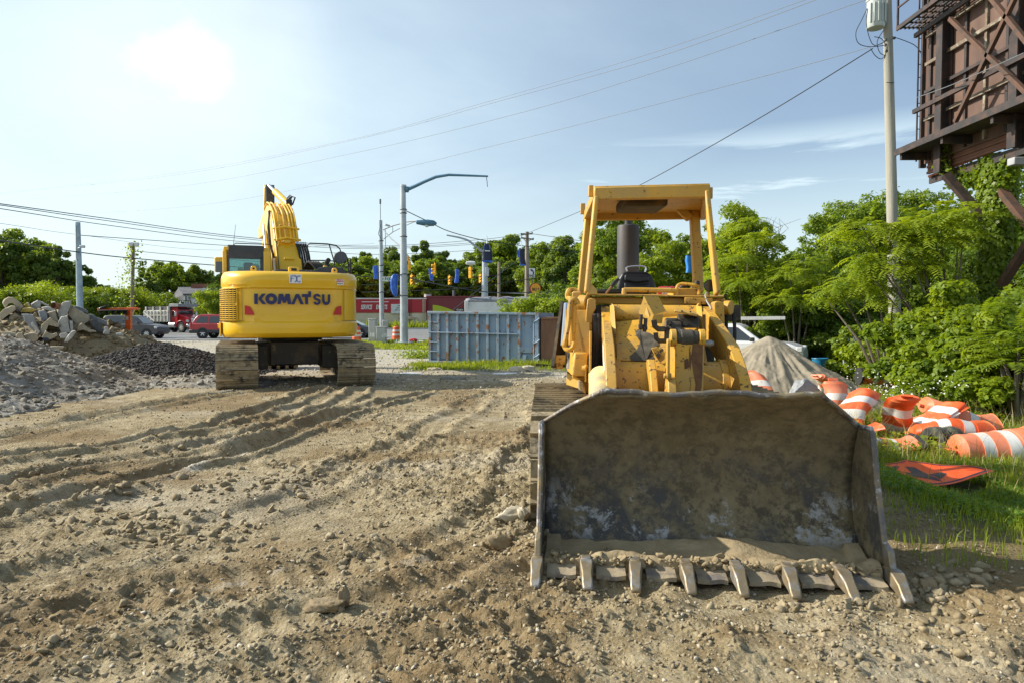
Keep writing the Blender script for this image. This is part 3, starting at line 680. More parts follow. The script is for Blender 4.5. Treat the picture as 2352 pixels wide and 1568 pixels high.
# cab
m = MB(); cx0, cx1, cy0, cy1, cz0, cz1 = -1.60, -.47, .35, 2.0, 1.25, 3.31
m.bar((cx0+.05, cy0, cz0), (cx0+.05, cy0, cz1-.1), .10, .08, up=(0, 1, 0)); m.bar((cx0+.07, cy1, cz0), (cx0+.07, cy1-.1, cz1-.1), .07, .07, up=(0, 1, 0))
m.bar((cx1-.09, cy0, cz0), (cx1-.09, cy0, cz1-.08), .18, .08, up=(0, 1, 0)); m.bar((cx1-.04, cy1, cz0), (cx1-.04, cy1-.1, cz1-.1), .07, .07, up=(0, 1, 0))
m.bb(cx0, cx1, cy0-.03, cy1, cz0, 2.35); m.bb(cx0+.02, cx1-.02, cy0+.02, cy1-.12, cz1-.10, cz1)
m.build('cab', YEL, EX, bevel=.03, local=True, seg=3)
m = MB(); m.bb(cx0+.14, cx1-.17, cy0-.02, cy0+.03, 3.01, 3.33); m.bb(cx0+.10, cx0+.16, cy0-.02, cy0+.03, 2.3, 3.1); m.bb(cx1-.26, cx1-.17, cy0-.02, cy0+.03, 2.3, 3.08); m.bb(cx0+.12, cx1-.16, cy0-.025, cy0+.03, 2.3, 2.56)
m.bb(cx0+.12, cx1-.18, cy0, cy1-.25, 3.305, 3.35); m.build('rear_window_frame', HOOD, EX, bevel=.012, local=True)
for nm, vs in (('rear_window', [(cx0+.14, cy0+.01, 2.55), (cx1-.24, cy0+.01, 2.55), (cx1-.24, cy0+.01, 3.02), (cx0+.14, cy0+.01, 3.02)]), ('windscreen', [(cx0+.1, cy1-.03, 2.3), (cx1-.1, cy1-.03, 2.3), (cx1-.1, cy1-.1, 3.18), (cx0+.1, cy1-.1, 3.18)]),
               ('side_window', [(cx0+.04, cy0+.1, 2.36), (cx0+.04, cy1-.08, 2.36), (cx0+.04, cy1-.16, 3.18), (cx0+.04, cy0+.1, 3.18)]), ('side_window', [(cx1-.04, cy0+.1, 2.36), (cx1-.04, cy1-.08, 2.36), (cx1-.04, cy1-.16, 3.18), (cx1-.04, cy0+.1, 3.18)])):
    n = (Vector(vs[1])-Vector(vs[0])).cross(Vector(vs[2])-Vector(vs[0])).normalized(); MB().prism(vs, n*.006).build(nm, GLS, EX, smooth=0, local=True)
m = MB(); m.box((-1.0, 1.0, 2.55), (.34, .12, .5)); m.box((-1.0, 1.0, 2.88), (.24, .10, .18)); m.build('seat', BLK, EX, bevel=.05, local=True, seg=3)
m = MB(); m.tube([(cx0+.25, cy0, 3.34), (cx0+.3, cy0-.02, 3.39), (cx1-.1, cy0-.02, 3.39), (cx1+.03, cy0-.02, 3.37), (cx1+.04, cy0-.02, 2.75)], .012, 8); m.build('cab_rail', BLK, EX, local=True)
m = MB(); m.tube([(-1.36, .9, 3.3), (-1.34, .9, 3.5), (-1.29, .9, 3.92)], .008, 6, r2=.004); m.build('antenna', BLK, EX, local=True)
# mirrors
m = MB(); m.tube([(-1.50, 1.5, 2.6), (-1.66, 1.5, 2.62), (-1.68, 1.5, 2.75)], .014, 8); m.build('mirror_arm', BLK, EX, local=True)
m = MB(); m.box((-1.70, 1.5, 2.93), (.24, .10, .40)); mo = m.build('mirror', YEL, EX, bevel=.04, local=True, seg=3)
m = MB(); m.box((-1.69, 1.443, 2.87), (.20, .012, .27)); m.build('mirror_glass', DGL, mo, bevel=.004, local=True)
# boom (drawn in local x,y,z): profile in y-z extruded in x
bx0, bx1 = -.50, .12
m = MB()
low = [(.25, 1.75), (.95, 3.05), (1.7, 4.05), (2.3, 4.62), (3.0, 4.78), (4.3, 4.62), (5.4, 4.35)]
up_ = [(5.4, 4.05), (4.3, 4.02), (3.1, 4.05), (2.65, 3.75), (1.9, 3.0), (1.3, 2.2), (.75, 1.6)]
poly = low+up_
def boomsec(y): return 0
m.prism([(bx0, y, z) for y, z in poly], (bx1-bx0, 0, 0)); m.build('boom', YEL, EX, bevel=.015, local=True)
m = MB()
for x in (bx0-.012, bx1+.012-.02):
    pass
for a, b2 in (((.9, 2.97), (1.35, 3.6)),):
    m.bar((bx1-.07, a[0], a[1]+.02), (bx1-.07, b2[0], b2[1]+.02), .04, .03)
def along(t):  # point on the boom's back, t in metres from the foot
    pts = [Vector((0, y, z)) for y, z in low]; acc = 0
    for i in range(len(pts)-1):
        l = (pts[i+1]-pts[i]).length
        if acc+l >= t: return pts[i].lerp(pts[i+1], (t-acc)/l)
        acc += l
    return pts[-1]
# pads and steel lines over the back of the boom
for t_ in (.9, 1.5, 2.1, 2.7):
    m = MB(); p = along(t_); m.box((-.19, p.y, p.z+.02), (.26, .05, .05), (R(55), 0, 0)); m.build('boom_bracket', YEL, EX, bevel=.006, local=True)
m = MB(); m.tube([(-.47, along(q_).y-.03, along(q_).z+.04) for q_ in (.3, .8, 1.3, 1.8, 2.3, 2.8)], .011, 6); m.build('boom_cable', BLK, EX, local=True)
for k, x in enumerate((-.45, -.36, -.22, -.08, .0, .08)):
    pts = [along(t_)+Vector((x-(.05 if t_ > 3.2 else 0), -.06, .07)) for t_ in (2.05, 2.4, 2.8, 3.2, 3.7, 4.2, 4.8)]
    MB().tube(pts, .026, 8).build('hydraulic_line', YEL, EX, local=True)
m = MB()
for z_ in (2.1, 2.5): 
    p = along(z_); m.tube([(-.52, p.y-.03, p.z+.06), (-.2, p.y-.1, p.z+.12), (.16, p.y-.05, p.z+.08)], .03, 8)
p = along(2.0); m.tube([(-.40, p.y-.05, p.z+.1), (-.44, p.y, p.z-.1), (-.43, p.y+.05, p.z-.3)], .022, 8); m.box((-.21, p.y-.05, p.z+.1), (.18, .07, .07)); m.box((.10, p.y+.1, p.z), (.10, .2, .12)); m.build('line_clamp', YEL, EX, bevel=.005, local=True)
for k in range(5):
    p = along(1.95); x = .02+.06*k
    h = [Vector((x, p.y-.08, p.z+.08)), Vector((x+.06, p.y-.18, p.z-.15)), Vector((x+.12, p.y-.32, p.z-.6)), Vector((x+.22, .55, 3.0)), Vector((x+.46, .25, 2.68)), Vector((x+.62, .05, 2.6))]
    # smooth it
    pts = []
    for i in range(len(h)-1):
        p0 = h[max(0, i-1)]; p1 = h[i]; p2 = h[i+1]; p3 = h[min(len(h)-1, i+2)]
        for j in range(5):
            u = j/5; pts.append(.5*((2*p1)+(-p0+p2)*u+(2*p0-5*p1+4*p2-p3)*u*u+(-p0+3*p1-3*p2+p3)*u**3))
    pts.append(h[-1]); MB().tube(pts, .028, 8).build('hydraulic_hose', RUB, EX, local=True)
    MB().cyl(h[0]+Vector((0, .03, .06)), h[0]+Vector((.01, -.02, -.06)), .026, n=8).build('hose_fitting', CHR, EX, local=True)
# boom cylinders either side
for x in (-.64, .22):
    a = Vector((x, .75, 1.55)); b2 = Vector((x, 2.55, 4.15)); c = a.lerp(b2, .62)
    MB().cyl(a, c, .085, n=16).build('boom_cylinder', YEL, EX, local=True); MB().cyl(c, b2, .045, n=14).build('cylinder_rod', CHR, EX, local=True)
# loop hose guard left of boom
m = MB(); m.tube([(-.52, 2.2, 4.5), (-.60, 1.9, 4.0), (-.60, 1.6, 3.5), (-.52, 1.4, 3.15)], .025, 8); m.tube([(-.54, 2.25, 4.5), (-.56, 1.95, 4.0), (-.56, 1.65, 3.5), (-.50, 1.42, 3.15)], .016, 8); m.build('side_hose', RUB, EX, local=True)
# stick and its cylinder rising above the boom end
m = MB(); sx = -.32
m.prism([(sx-.09, 4.9, 4.25), (sx-.09, 5.35, 3.8), (sx-.09, 5.7, 2.2), (sx-.09, 5.45, 1.2), (sx-.09, 5.2, 1.3), (sx-.09, 4.95, 3.6), (sx-.09, 4.55, 4.9), (sx-.09, 4.3, 5.52), (sx-.09, 4.5, 5.62)], (.30, 0, 0)); m.build('stick', YEL, EX, bevel=.012, local=True)
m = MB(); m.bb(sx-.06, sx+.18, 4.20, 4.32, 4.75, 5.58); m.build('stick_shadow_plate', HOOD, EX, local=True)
a = Vector((sx+.38, 2.7, 4.78)); b2 = Vector((sx+.02, 4.2, 5.55)); c = a.lerp(b2, .66)
MB().cyl(a, c, .10, n=18).build('stick_cylinder', YEL, EX, local=True); MB().cyl(c, b2, .055, n=14).build('cylinder_rod', CHR, EX, local=True)
m = MB(); m.tube([a+Vector((.12, .1, .02)), a+Vector((.18, 0, .22)), a+Vector((.10, .15, .27)), a+Vector((-.02, .3, .12))], .022, 8); m.tube([a+Vector((.02, .0, .1)), a+Vector((.07, -.1, .2)), a+Vector((.06, .15, .3)), a+Vector((-.02, .25, .2))], .02, 8); m.box(a+Vector((0, -.02, .05)), (.16, .2, .16)); m.build('cylinder_hose', BLK, EX, local=True)
# bucket on the ground ahead, seen between the tracks
m = MB(); bxs = (-.75, .40); pr = [(4.2, .02), (4.0, .12), (4.05, .6), (4.4, .95), (5.0, 1.05), (5.5, .8), (5.3, .3), (4.8, .05)]
m.prism([(bxs[0], y-.3, z) for y, z in pr], (bxs[1]-bxs[0], 0, 0)); bk = m.build('digging_bucket', GRM, EX, bevel=.02, local=True)
for k in range(5): x = bxs[0]+.08+k*(bxs[1]-bxs[0]-.16)/4; MB().prism([(x-.055, 3.95, .0), (x+.055, 3.95, .0), (x+.045, 3.95, .10), (x-.045, 3.95, .10)], (0, -.28, .02)).build('bucket_tooth', WORN, bk, bevel=.02, local=True)
# access handrail and round mirror at the right
m = MB(); x0, x1, y_ = .42, 1.42, .35
m.tube([(x0+.05, y_, 3.02), (x0, y_, 3.10), (x0+.0, y_, 3.40), (x0+.05, y_, 3.46), (x0+.5, y_+.1, 3.47), (x1-.28, y_+.1, 3.44), (x1-.18, y_+.1, 3.36), (x1-.14, y_, 3.2)], .018, 8)
m.tube([(x0+.05, y_, 3.02), (x1-.5, y_, 3.03), (x1-.05, y_, 3.0)], .016, 8); m.tube([(x0+.55, y_+.1, 3.47), (x0+.66, y_, 3.02), (x0+.72, y_, 2.62)], .016, 8)
m.tube([(x1-.12, y_, 3.25), (x1-.0, y_, 3.12), (x1+.03, y_, 2.9), (x1+.02, y_, 2.5)], .018, 8); m.tube([(x1-.0, y_, 3.05), (x1-.18, y_, 2.85), (x1-.22, y_, 2.7)], .014, 8); m.tube([(x1+.08, y_, 3.1), (x1+.09, y_, 2.5)], .018, 8); m.build('handrail', BLK, EX, local=True)
m = MB(); m.lathe([(0, 0), (.16, 0), (.175, .02), (.15, .05), (.05, .09), (0, .09)], (x1-.18, y_-.02, 3.12), (.35, .9, -.25), 22); m.build('round_mirror', HOOD, EX, local=True)

# swing the boom a touch to the left of the house's axis
Mb = Matrix.Translation((.24, 0, 0)) @ Matrix.Translation((-.2, .4, 0)) @ Matrix.Rotation(R(4.6), 4, 'Z') @ Matrix.Translation((.2, -.4, 0))
for o in bpy.data.objects:
    if o.parent == EX and o.name.split('.')[0] in ('boom', 'boom_bracket', 'boom_cable', 'hydraulic_line', 'line_clamp', 'boom_cylinder', 'cylinder_rod', 'side_hose', 'stick', 'stick_shadow_plate', 'stick_cylinder', 'cylinder_hose', 'hydraulic_hose', 'hose_fitting'): o.data.transform(Mb)
GAP = mat('seam_dark', (.10, .06, .01), .7, var=0)
def seam(pts, w=.009):
    m = MB(); v = [(cwpt(x, z, .004), cwpt(x+dx, z+dz, .004)) for x, z, dx, dz in pts]; m.grid([[a for a, b in v], [b for a, b in v]]); m.build('panel_gap', GAP, EX, local=True, smooth=0)
for s_ in (-1, 1):
    seam([(s_*1.12, z, .010, 0) for z in np.linspace(1.50, 2.2, 8)]); seam([(s_*x, 2.215, 0, .010) for x in np.linspace(1.10, 1.5, 8)]); seam([(s_*x, 1.475, 0, .010) for x in np.linspace(1.08, 1.52, 8)])
seam([(-1.10, z, .008, 0) for z in np.linspace(1.20, 1.44, 5)])
SCF = mat('scuff', (.30, .17, .03), .8, var=0)
rs = random.Random(5)
for k in range(16):
    x, z = rs.uniform(-1.2, 1.3), rs.uniform(1.16, 1.42); m = MB(); a = rs.uniform(-1, 1); l = rs.uniform(.015, .05); m.add([cwpt(x, z, .006), cwpt(x+l, z+a*l*.6, .006), cwpt(x+l*.8, z+a*l*.6+.008, .006), cwpt(x-.004, z+.01, .006)], [(0, 1, 2, 3)]); m.build('scuff', SCF, EX, local=True, smooth=0)
# ================================================================ TRACK LOADER (faces the camera)
def A_(x, y, Y): return P((2200+x/2.767)/1.7415, (1150+y/2.767)/1.7415, Y)
def B_(x, y, Y): return P((2050+x/1.651)/1.7415, (700+y/1.651)/1.7415, Y)
LC = Vector((1.213, 4.11, 0)); LYW = R(6); LXv = Vector((math.cos(LYW), -math.sin(LYW), 0)); LYv = Vector((math.sin(LYW), math.cos(LYW), 0))
def smooth_pts_(h): return [h[0].lerp(h[1], t) for t in (0, .5)]+[p for a, b in zip(h[1:-1], h[2:]) for p in (a, a.lerp(b, .5))]+[h[-1]]
def LB(lx, d, z): return LC+LXv*lx+LYv*d+Vector((0, 0, z))
LD = empty('track_loader', LB(0, 2.2, 0), -LYW, 'old yellow crawler loader with its wide muddy bucket resting on the dirt', 'track loader')
# bucket materials: scraped steel, caked clay
def bucketmat():
    m = bpy.data.materials.new('bucket_steel'); m.use_nodes = True; t = m.node_tree; b = t.nodes['Principled BSDF']; ln = t.links.new
    tcn = t.nodes.new('ShaderNodeTexCoord'); sp = t.nodes.new('ShaderNodeSeparateXYZ'); ln(tcn.outputs['Object'], sp.inputs[0])
    def noise(s_, d=8, ro=.65, st_=None, off=0):
        mpn = t.nodes.new('ShaderNodeMapping'); mpn.inputs['Location'].default_value = (off, off, off)
        if st_: mpn.inputs['Scale'].default_value = st_
        ln(tcn.outputs['Object'], mpn.inputs[0]); n = t.nodes.new('ShaderNodeTexNoise'); n.inputs['Scale'].default_value = s_; n.inputs['Detail'].default_value = d; n.inputs['Roughness'].default_value = ro; n.inputs['Distortion'].default_value = .3; ln(mpn.outputs[0], n.inputs['Vector']); return n.outputs[0]
    def mr(v, a, b_, c=0, d=1):
        n = t.nodes.new('ShaderNodeMapRange'); ln(v, n.inputs[0])
        for i, q in enumerate((a, b_, c, d)): n.inputs[i+1].default_value = q
        return n.outputs[0]
    def mul(a, b_):
        n = t.nodes.new('ShaderNodeMath'); n.operation = 'MULTIPLY'; ln(a, n.inputs[0]); ln(b_, n.inputs[1]); return n.outputs[0]
    def mix(f, A, B):
        n = t.nodes.new('ShaderNodeMix'); n.data_type = 'RGBA'; ln(f, n.inputs[0])
        for i, q in ((6, A), (7, B)):
            if isinstance(q, tuple): n.inputs[i].default_value = (*q, 1)
            else: ln(q, n.inputs[i])
        return n.outputs[2]
    z = sp.outputs[2]
    c = mix(mr(noise(3.2), .38, .62), (.155, .125, .072), (.24, .195, .115))
    c = mix(mul(mr(noise(9, 12, .78, off=4), .47, .56), mr(z, .95, .25, .55, 1)), c, (.085, .070, .048))
    c = mix(mul(mr(noise(2.4, 6, .6, off=2), .46, .56), mr(z, .75, .35)), c, (.075, .072, .070))
    sc_ = mul(mr(noise(3.6, 12, .74, off=9), .55, .59), mul(mr(z, .50, .30), mr(z, .04, .12)))
    sc_ = mul(sc_, mr(noise(22, 4, .7, off=1), .36, .5, .25, 1))
    c = mix(sc_, c, (.36, .355, .35))
    c = mix(mr(noise(16, 10, .8, off=12), .52, .60, 0, .7), c, (.235, .185, .11))
    c = mix(mr(noise(40, 5, .7, (1, 1, .25), off=6), .60, .68, 0, .5), c, (.27, .21, .12))
    c = mix(mr(z, .08, .03), c, (.30, .235, .14))
    ln(c, b.inputs['Base Color']); b.inputs['Roughness'].default_value = .8; ln(mr(sc_, 0, 1, .85, .5), b.inputs['Roughness']); b.inputs['Specular IOR Level'].default_value = .3
    bn = t.nodes.new('ShaderNodeBump'); bn.inputs['Strength'].default_value = .35; bn.inputs['Distance'].default_value = .012
    ad = t.nodes.new('ShaderNodeMath'); ad.operation = 'ADD'; ln(noise(9, 9, .7), ad.inputs[0]); ln(mul(noise(2.5, 4, .5, off=3), mr(z, 0, 1, 1, 1)), ad.inputs[1]); ln(ad.outputs[0], bn.inputs['Height']); ln(bn.outputs[0], b.inputs['Normal'])
    return m
BKM = bucketmat()
EDG = mat('worn_lip_steel', (.16, .145, .14), .5, metal=.6, col2=(.28, .22, .13), scale=5, thr=(.46, .60), col3=(.45, .44, .43), scale3=16, thr3=(.55, .62), bump=.25, bscale=25, rough2=.7)
MUD = mat('drying_mud', (.36, .29, .18), .95, col2=(.29, .225, .135), scale=5, thr=(.4, .6), bump=.5, bscale=35, spec=.15)
prof = [(-.02, .0, 1.045), (.12, .0, 1.045), (.28, .005, 1.045), (.40, .03, 1.045), (.50, .09, 1.045), (.575, .18, 1.045), (.625, .30, 1.045), (.645, .44, 1.045), (.64, .58, 1.045), (.60, .72, 1.045), (.52, .86, 1.045), (.43, .945, .93), (.33, 1.015, .83), (.21, 1.075, .73), (.10, 1.12, .66)]
m = MB(); pf = []
for i in range(len(prof)-1):
    p0 = prof[max(0, i-1)]; p1 = prof[i]; p2 = prof[i+1]; p3 = prof[min(len(prof)-1, i+2)]
    for j in range(3):
        u = j/3; pf.append(tuple(.5*((2*p1[k])+(-p0[k]+p2[k])*u+(2*p0[k]-5*p1[k]+4*p2[k]-p3[k])*u*u+(-p0[k]+3*p1[k]-3*p2[k]+p3[k])*u**3) if k < 2 else p1[k]+(p2[k]-p1[k])*u for k in range(3)))
prof = pf+[prof[-1]]
rows = []
for i, (d, z, w) in enumerate(prof):
    row = []
    for k in range(41):
        u = -1+2*k/40; lx = u*w; dz = .006*math.sin(u*9+z*5)+.004*math.sin(u*23+z*11)
        if i == len(prof)-1: dz += .012*math.sin(u*4.2+.5)
        row.append(LB(lx+.0, d+dz*1.5, z+(dz if i > 30 else 0)))
    rows.append(row)
m.grid(rows)
BK = m.build('bucket', BKM, LD, solid=.022, smooth=60)
sp_ = [(-.02, .0), (.12, .0), (.28, .0), (.40, .03), (.50, .09), (.575, .18), (.625, .30), (.645, .44), (.64, .58), (.60, .72), (.52, .86), (.36, .875), (.335, .84), (.26, .55), (.14, .22)]
for s_ in (-1, 1):
    m = MB(); x = s_*1.045
    # slightly dished side plate with an edge bar
    m.prism([LB(x, d, z) for d, z in sp_], LXv*s_*.026); m.build('side_plate', BKM, BK, bevel=.006)
    m = MB(); m.tube([LB(x+s_*.013, d, z) for d, z in ((.53, .865), (.36, .882), (.325, .84), (.25, .55), (.13, .22), (.02, .04))], .019, 8); m.build('side_edge', EDG, BK)
    m = MB(); pts = [LB(s_*w_, d, z+.004) for d, z, w_ in ((.53, .865, 1.05), (.43, .95, .935), (.33, 1.02, .835), (.21, 1.08, .735), (.10, 1.125, .665))]
    m.tube(smooth_pts_(pts), .017, 8)
    m.build('corner_edge', EDG, BK, bevel=.006)
m = MB(); lp = [LB(-.67+1.34*k/24, .085+.004*math.sin(k*1.7), 1.127+.010*math.sin(k*.55+.5)+.004*math.sin(k*2.1)) for k in range(25)]
m.tube(lp, .019, 8)
m.build('top_lip', EDG, BK, bevel=.007)
# mud lying in the bucket
rows = []
for j in range(27):
    d = .045+.40*j/26; row = []
    for k in range(121):
        u = -1+2*k/120; lx = u*1.02
        n = float(fbm(np.array(lx*2.3+5), np.array(d*3), 4, 90)); n2_ = float(fbm(np.array(lx*9), np.array(d*9+2), 3, 91))
        ridge = math.exp(-((d-(.10+.03*math.sin(lx*9)))/.075)**2)
        back = math.exp(-((lx-.18)/.38)**2)*.07*math.exp(-((d-.33)/.16)**2)
        z = .020+ridge*(.012+.070*n*n*1.6+.035*n2_)+.028*n2_+back+(d*.10 if abs(lx) > .92 else 0)
        if j == 0 or j == 26: z = .005
        row.append(LB(lx, d, z+max(0, d-.30)*.35))
    rows.append(row)
m = MB(); m.grid(rows); m.build('caked_mud', MUD, BK, smooth=60)
rs = np.random.RandomState(77); n_ = 420; lx_ = (rs.rand(n_)*2-1)*1.0; dd_ = .03+.12*rs.rand(n_)**1.5; q_ = [LB(a, b, 0) for a, b in zip(lx_, dd_)]
clods('mud_crumbs', np.array([p.x for p in q_]), np.array([p.y for p in q_]), .008+.022*rs.rand(n_)**3, MUD, zf=lambda a, b: .045+.05*rs.rand(len(a)), v0=ICO2, f0=ICO2F, seed=78).matrix_world
o = bpy.data.objects['mud_crumbs']; o.data.transform(wmat(BK).inverted()); o.parent = BK; o['kind'] = 'stuff'
for k in range(8):
    lx = 1.06*(-1+2*k/7); off = .03*math.sin(k*2.3); sd2 = -1 if k == 0 else (1 if k == 7 else 0)
    m = MB(); tw = .040; pr = [(.16, .02), (.16, .062), (.06, .105), (-.02, .108), (-.035, .07), (-.035, .02)]
    m.prism([LB(lx-tw*.8, d, z) for d, z in pr], LXv*tw*1.6)
    if sd2: m.prism([LB(lx-.02, .1, .09), LB(lx-.02, .0, .10), LB(lx-.02, .04, .20), LB(lx-.02, .14, .23)], LXv*.04)
    ad_ = m.build('tooth', WORN, BK, bevel=.008)
    m = MB(); sk = Vector((0, 0, 0))
    sec = lambda d, w, z0_, z1_: [LB(lx+off*max(0, -d)*2-w, d, z0_), LB(lx+off*max(0, -d)*2+w, d, z0_), LB(lx+off*max(0, -d)*2+w, d, z1_), LB(lx+off*max(0, -d)*2-w, d, z1_)]
    S = [sec(.0, .038, .022, .106), sec(-.06, .040, .012, .100), sec(-.13, .031, -.004, .064), sec(-.185, .032, -.016, .024), sec(-.215, .026, -.020, .002)]
    vs = [p for q in S for p in q]; fs = [(3, 2, 1, 0), (16, 17, 18, 19)]
    for i in range(4):
        for j in range(4): fs.append((i*4+j, i*4+(j+1) % 4, i*4+4+(j+1) % 4, i*4+4+j))
    m.add(vs, fs); tt = m.build('tooth_tip', WORN, BK, bevel=.008, smooth=40)
for k in range(7):
    a = 1.06*(-1+2*k/7)+.062; b2 = 1.06*(-1+2*(k+1)/7)-.062; m = MB()
    n = 7; top_ = [LB(a+(b2-a)*i/n, -.075-.006*math.sin(i*1.3+k), .026+.005*math.sin(i+k)) for i in range(n+1)]; bk_ = [LB(a+(b2-a)*i/n, .06, .050) for i in range(n+1)]
    vs = top_+bk_+[p-Vector((0, 0, .026)) for p in top_]+[p-Vector((0, 0, .03)) for p in bk_]; N1 = n+1; fs = []
    for i in range(n): fs += [(i, i+1, N1+i+1, N1+i), (2*N1+i, 3*N1+i, 3*N1+i+1, 2*N1+i+1), (i, 2*N1+i, 2*N1+i+1, i+1), (N1+i, N1+i+1, 3*N1+i+1, 3*N1+i)]
    fs += [(0, N1, 3*N1, 2*N1), (n, 2*N1+n, 3*N1+n, N1+n)]
    m.add(vs, fs); m.build('cutting_edge', mat('muddy_edge', (.30, .245, .165), .7, col2=(.16, .14, .125), scale=6, thr=(.5, .6), bump=.3, bscale=30), BK, smooth=30)
# tracks (a little less yaw than the bucket)
for s_ in (-1, 1):
    tr = empty('track', (0, 0, 0), R(3)); tr.parent = LD; tr.location = (0, 0, .0)
    make_track(tr, s_*.86+(-.10 if s_ < 0 else 0), .56, 2.85, .84, .165, y0=.12, seed=s_+9, grouser=1)
# lift arms
armp = [(3.15, 1.66), (2.95, 1.70), (2.5, 1.59), (1.65, 1.36), (1.42, 1.23), (1.25, 1.12), (1.12, .9), (.95, .55), (.70, .38), (.66, .16), (.85, .12), (1.25, .35), (1.5, .97), (2.2, 1.2), (3.15, 1.44)]
for lx in (-.60, .43):
    m = MB(); m.prism([LB(lx, d, z) for d, z in armp], LXv*.085); ao = m.build('lift_arm', YELR, LD, bevel=.008)
    m = MB(); a = LB(lx+.04, 3.02, 1.57); m.cyl(a-LXv*.085, a+LXv*.085, .095, n=24); m.build('pivot_boss', GRM, ao, bevel=.006)
m = MB(); x0_, x1_ = -.611, -.602  # scraped paint on the left arm
m.prism([LB(-.6025, d, z) for d, z in ((2.05, 1.34), (1.95, 1.38), (1.9, 1.33), (1.75, 1.34), (1.6, 1.22), (1.52, 1.16), (1.60, 1.08), (1.72, 1.12), (1.8, 1.16), (1.92, 1.18))], -LXv*.002); m.build('bare_patch', mat('white_primer', (.82, .80, .75), .6), LD, smooth=0)
m = MB(); m.cyl(LB(-.52, 1.78, 1.0), LB(.43, 1.78, 1.0), .215, n=36); m.cyl(LB(-.52, 1.78, 1.0), LB(-.46, 1.78, 1.0), .235, n=36); m.cyl(LB(.37, 1.78, 1.0), LB(.43, 1.78, 1.0), .235, n=36); m.build('cross_tube', YELR, LD, bevel=.006)
# tilt lever in the middle
m = MB(); m.prism([LB(0, 1.0, .45), LB(0, .98, 1.43), LB(0, 1.28, 1.43), LB(0, 1.75, 1.1), LB(0, 1.6, .5)], LXv*.21); TL = m.build('tilt_lever', YELR, LD, bevel=.01)
for lx in (-.035, .175):
    m = MB(); m.prism([LB(lx, 1.0+.066*math.cos(a)+.02, 1.44+.066*math.sin(a)) for a in np.linspace(0, math.pi*2, 19)[:-1]], LXv*.045); m.bb(0, 0, 0, 0, 0, 0) if False else None; m.build('lever_ear', YELR, TL, bevel=.006)
m = MB(); m.cyl(LB(.012, 1.02, 1.44), LB(.172, 1.02, 1.44), .056, n=24); m.cyl(LB(.04, 1.02, 1.44), LB(.135, 1.02, 1.44), .062, n=24); m.build('pin_barrel', mat('grease', (.055, .048, .035), .75, col2=(.13, .11, .08), scale=5, thr=(.45, .65), bump=.5, bscale=20), TL, bevel=.008)
m = MB(); m.cyl(LB(.22, 1.02, 1.40), LB(.27, 1.02, 1.40), .026, n=16); m.cyl(LB(.26, 1.02, 1.40), LB(.285, 1.02, 1.40), .018, n=6); m.build('pin_bolt', WORN, TL)
m = MB(); m.prism([LB(-.065, .97+.036*math.cos(a), 1.40+.036*math.sin(a)) for a in np.linspace(0, math.pi, 8)]+[LB(-.065, .97+.036*math.cos(a), 1.17+.036*math.sin(a)) for a in np.linspace(math.pi, 2*math.pi, 8)], LXv*.02); m.cyl(LB(-.085, .97, 1.16), LB(-.03, .97, 1.16), .022, n=6); m.build('strap_link', YELR, TL, bevel=.004)
m = MB(); m.cyl(LB(.105, 1.05, 1.42), LB(.10, 2.6, 1.52), .06, n=16); m.build('tilt_rod', CHR, LD)
m = MB(); m.prism([LB(-.20, 1.32, .45), LB(-.20, 1.15, .8), LB(-.20, 1.18, 1.02), LB(-.20, 1.34, 1.18), LB(-.20, 1.48, 1.25), LB(-.20, 1.62, 1.24), LB(-.20, 1.8, .5)], LXv*.055); m.prism([LB(-.10, 1.05+.14*math.cos(a), .96+.2*math.sin(a)) for a in np.linspace(0, math.pi*2, 25)[:-1]], LXv*.06); m.cyl(LB(-.15, 1.0, .92), LB(-.02, 1.0, .92), .05, n=12); m.build('lug_plate', YELR, LD, bevel=.006)
# nose: sloping plate, top tube with end plates
m = MB(); m.hexa([A_(720, 830, 5.95), A_(1745, 845, 5.75), A_(1655, 300, 6.45), A_(715, 380, 6.6)], [A_(720, 830, 6.0), A_(1745, 845, 5.80), A_(1655, 300, 6.50), A_(715, 380, 6.65)]); m.build('nose_plate', YELR, LD, bevel=.004)
m = MB(); m.hexa([A_(738, 800, 5.93), A_(1060, 815, 5.90), A_(970, 385, 6.53), A_(725, 385, 6.57)], [A_(738, 800, 5.99), A_(1060, 815, 5.96), A_(970, 385, 6.59), A_(725, 385, 6.63)]); m.build('access_cover', YELR, LD, bevel=.006)
def greasepatch(pts, nm='grease_patch'):
    m = MB(); m.add(pts, [tuple(range(len(pts)))]); return m.build(nm, mat('grease', (.055, .048, .035), .75, col2=(.13, .11, .08), scale=5, thr=(.45, .65), bump=.5, bscale=20), LD, smooth=0, solid=.004)
greasepatch([A_(x, y, Y) for x, y, Y in ((940, 480, 6.36), (1000, 470, 6.36), (1110, 510, 6.30), (1190, 560, 6.2), (1200, 640, 6.1), (1130, 670, 6.05), (1120, 740, 6.0), (1160, 780, 5.93), (1060, 810, 5.875), (900, 808, 5.885), (880, 760, 5.93), (960, 690, 6.03), (1000, 600, 6.15), (960, 540, 6.24))])
m = MB(); a = A_(690, 292, 6.75); b2 = A_(1640, 305, 6.55); m.cyl(a, b2, .092, n=28); m.build('upper_tube', YELR, LD, bevel=.004)
for x, Y in ((665, 6.62), (1632, 6.42)):
    m = MB(); q = [A_(x, 200, Y), A_(x+22, 172, Y), A_(x+45, 215, Y), A_(x+92, 830, Y-.68), A_(x+58, 830, Y-.68), A_(x, 380, Y-.02)]
    m.prism(q, LYv*.08); m.build('nose_end_plate', YELR, LD, bevel=.006)
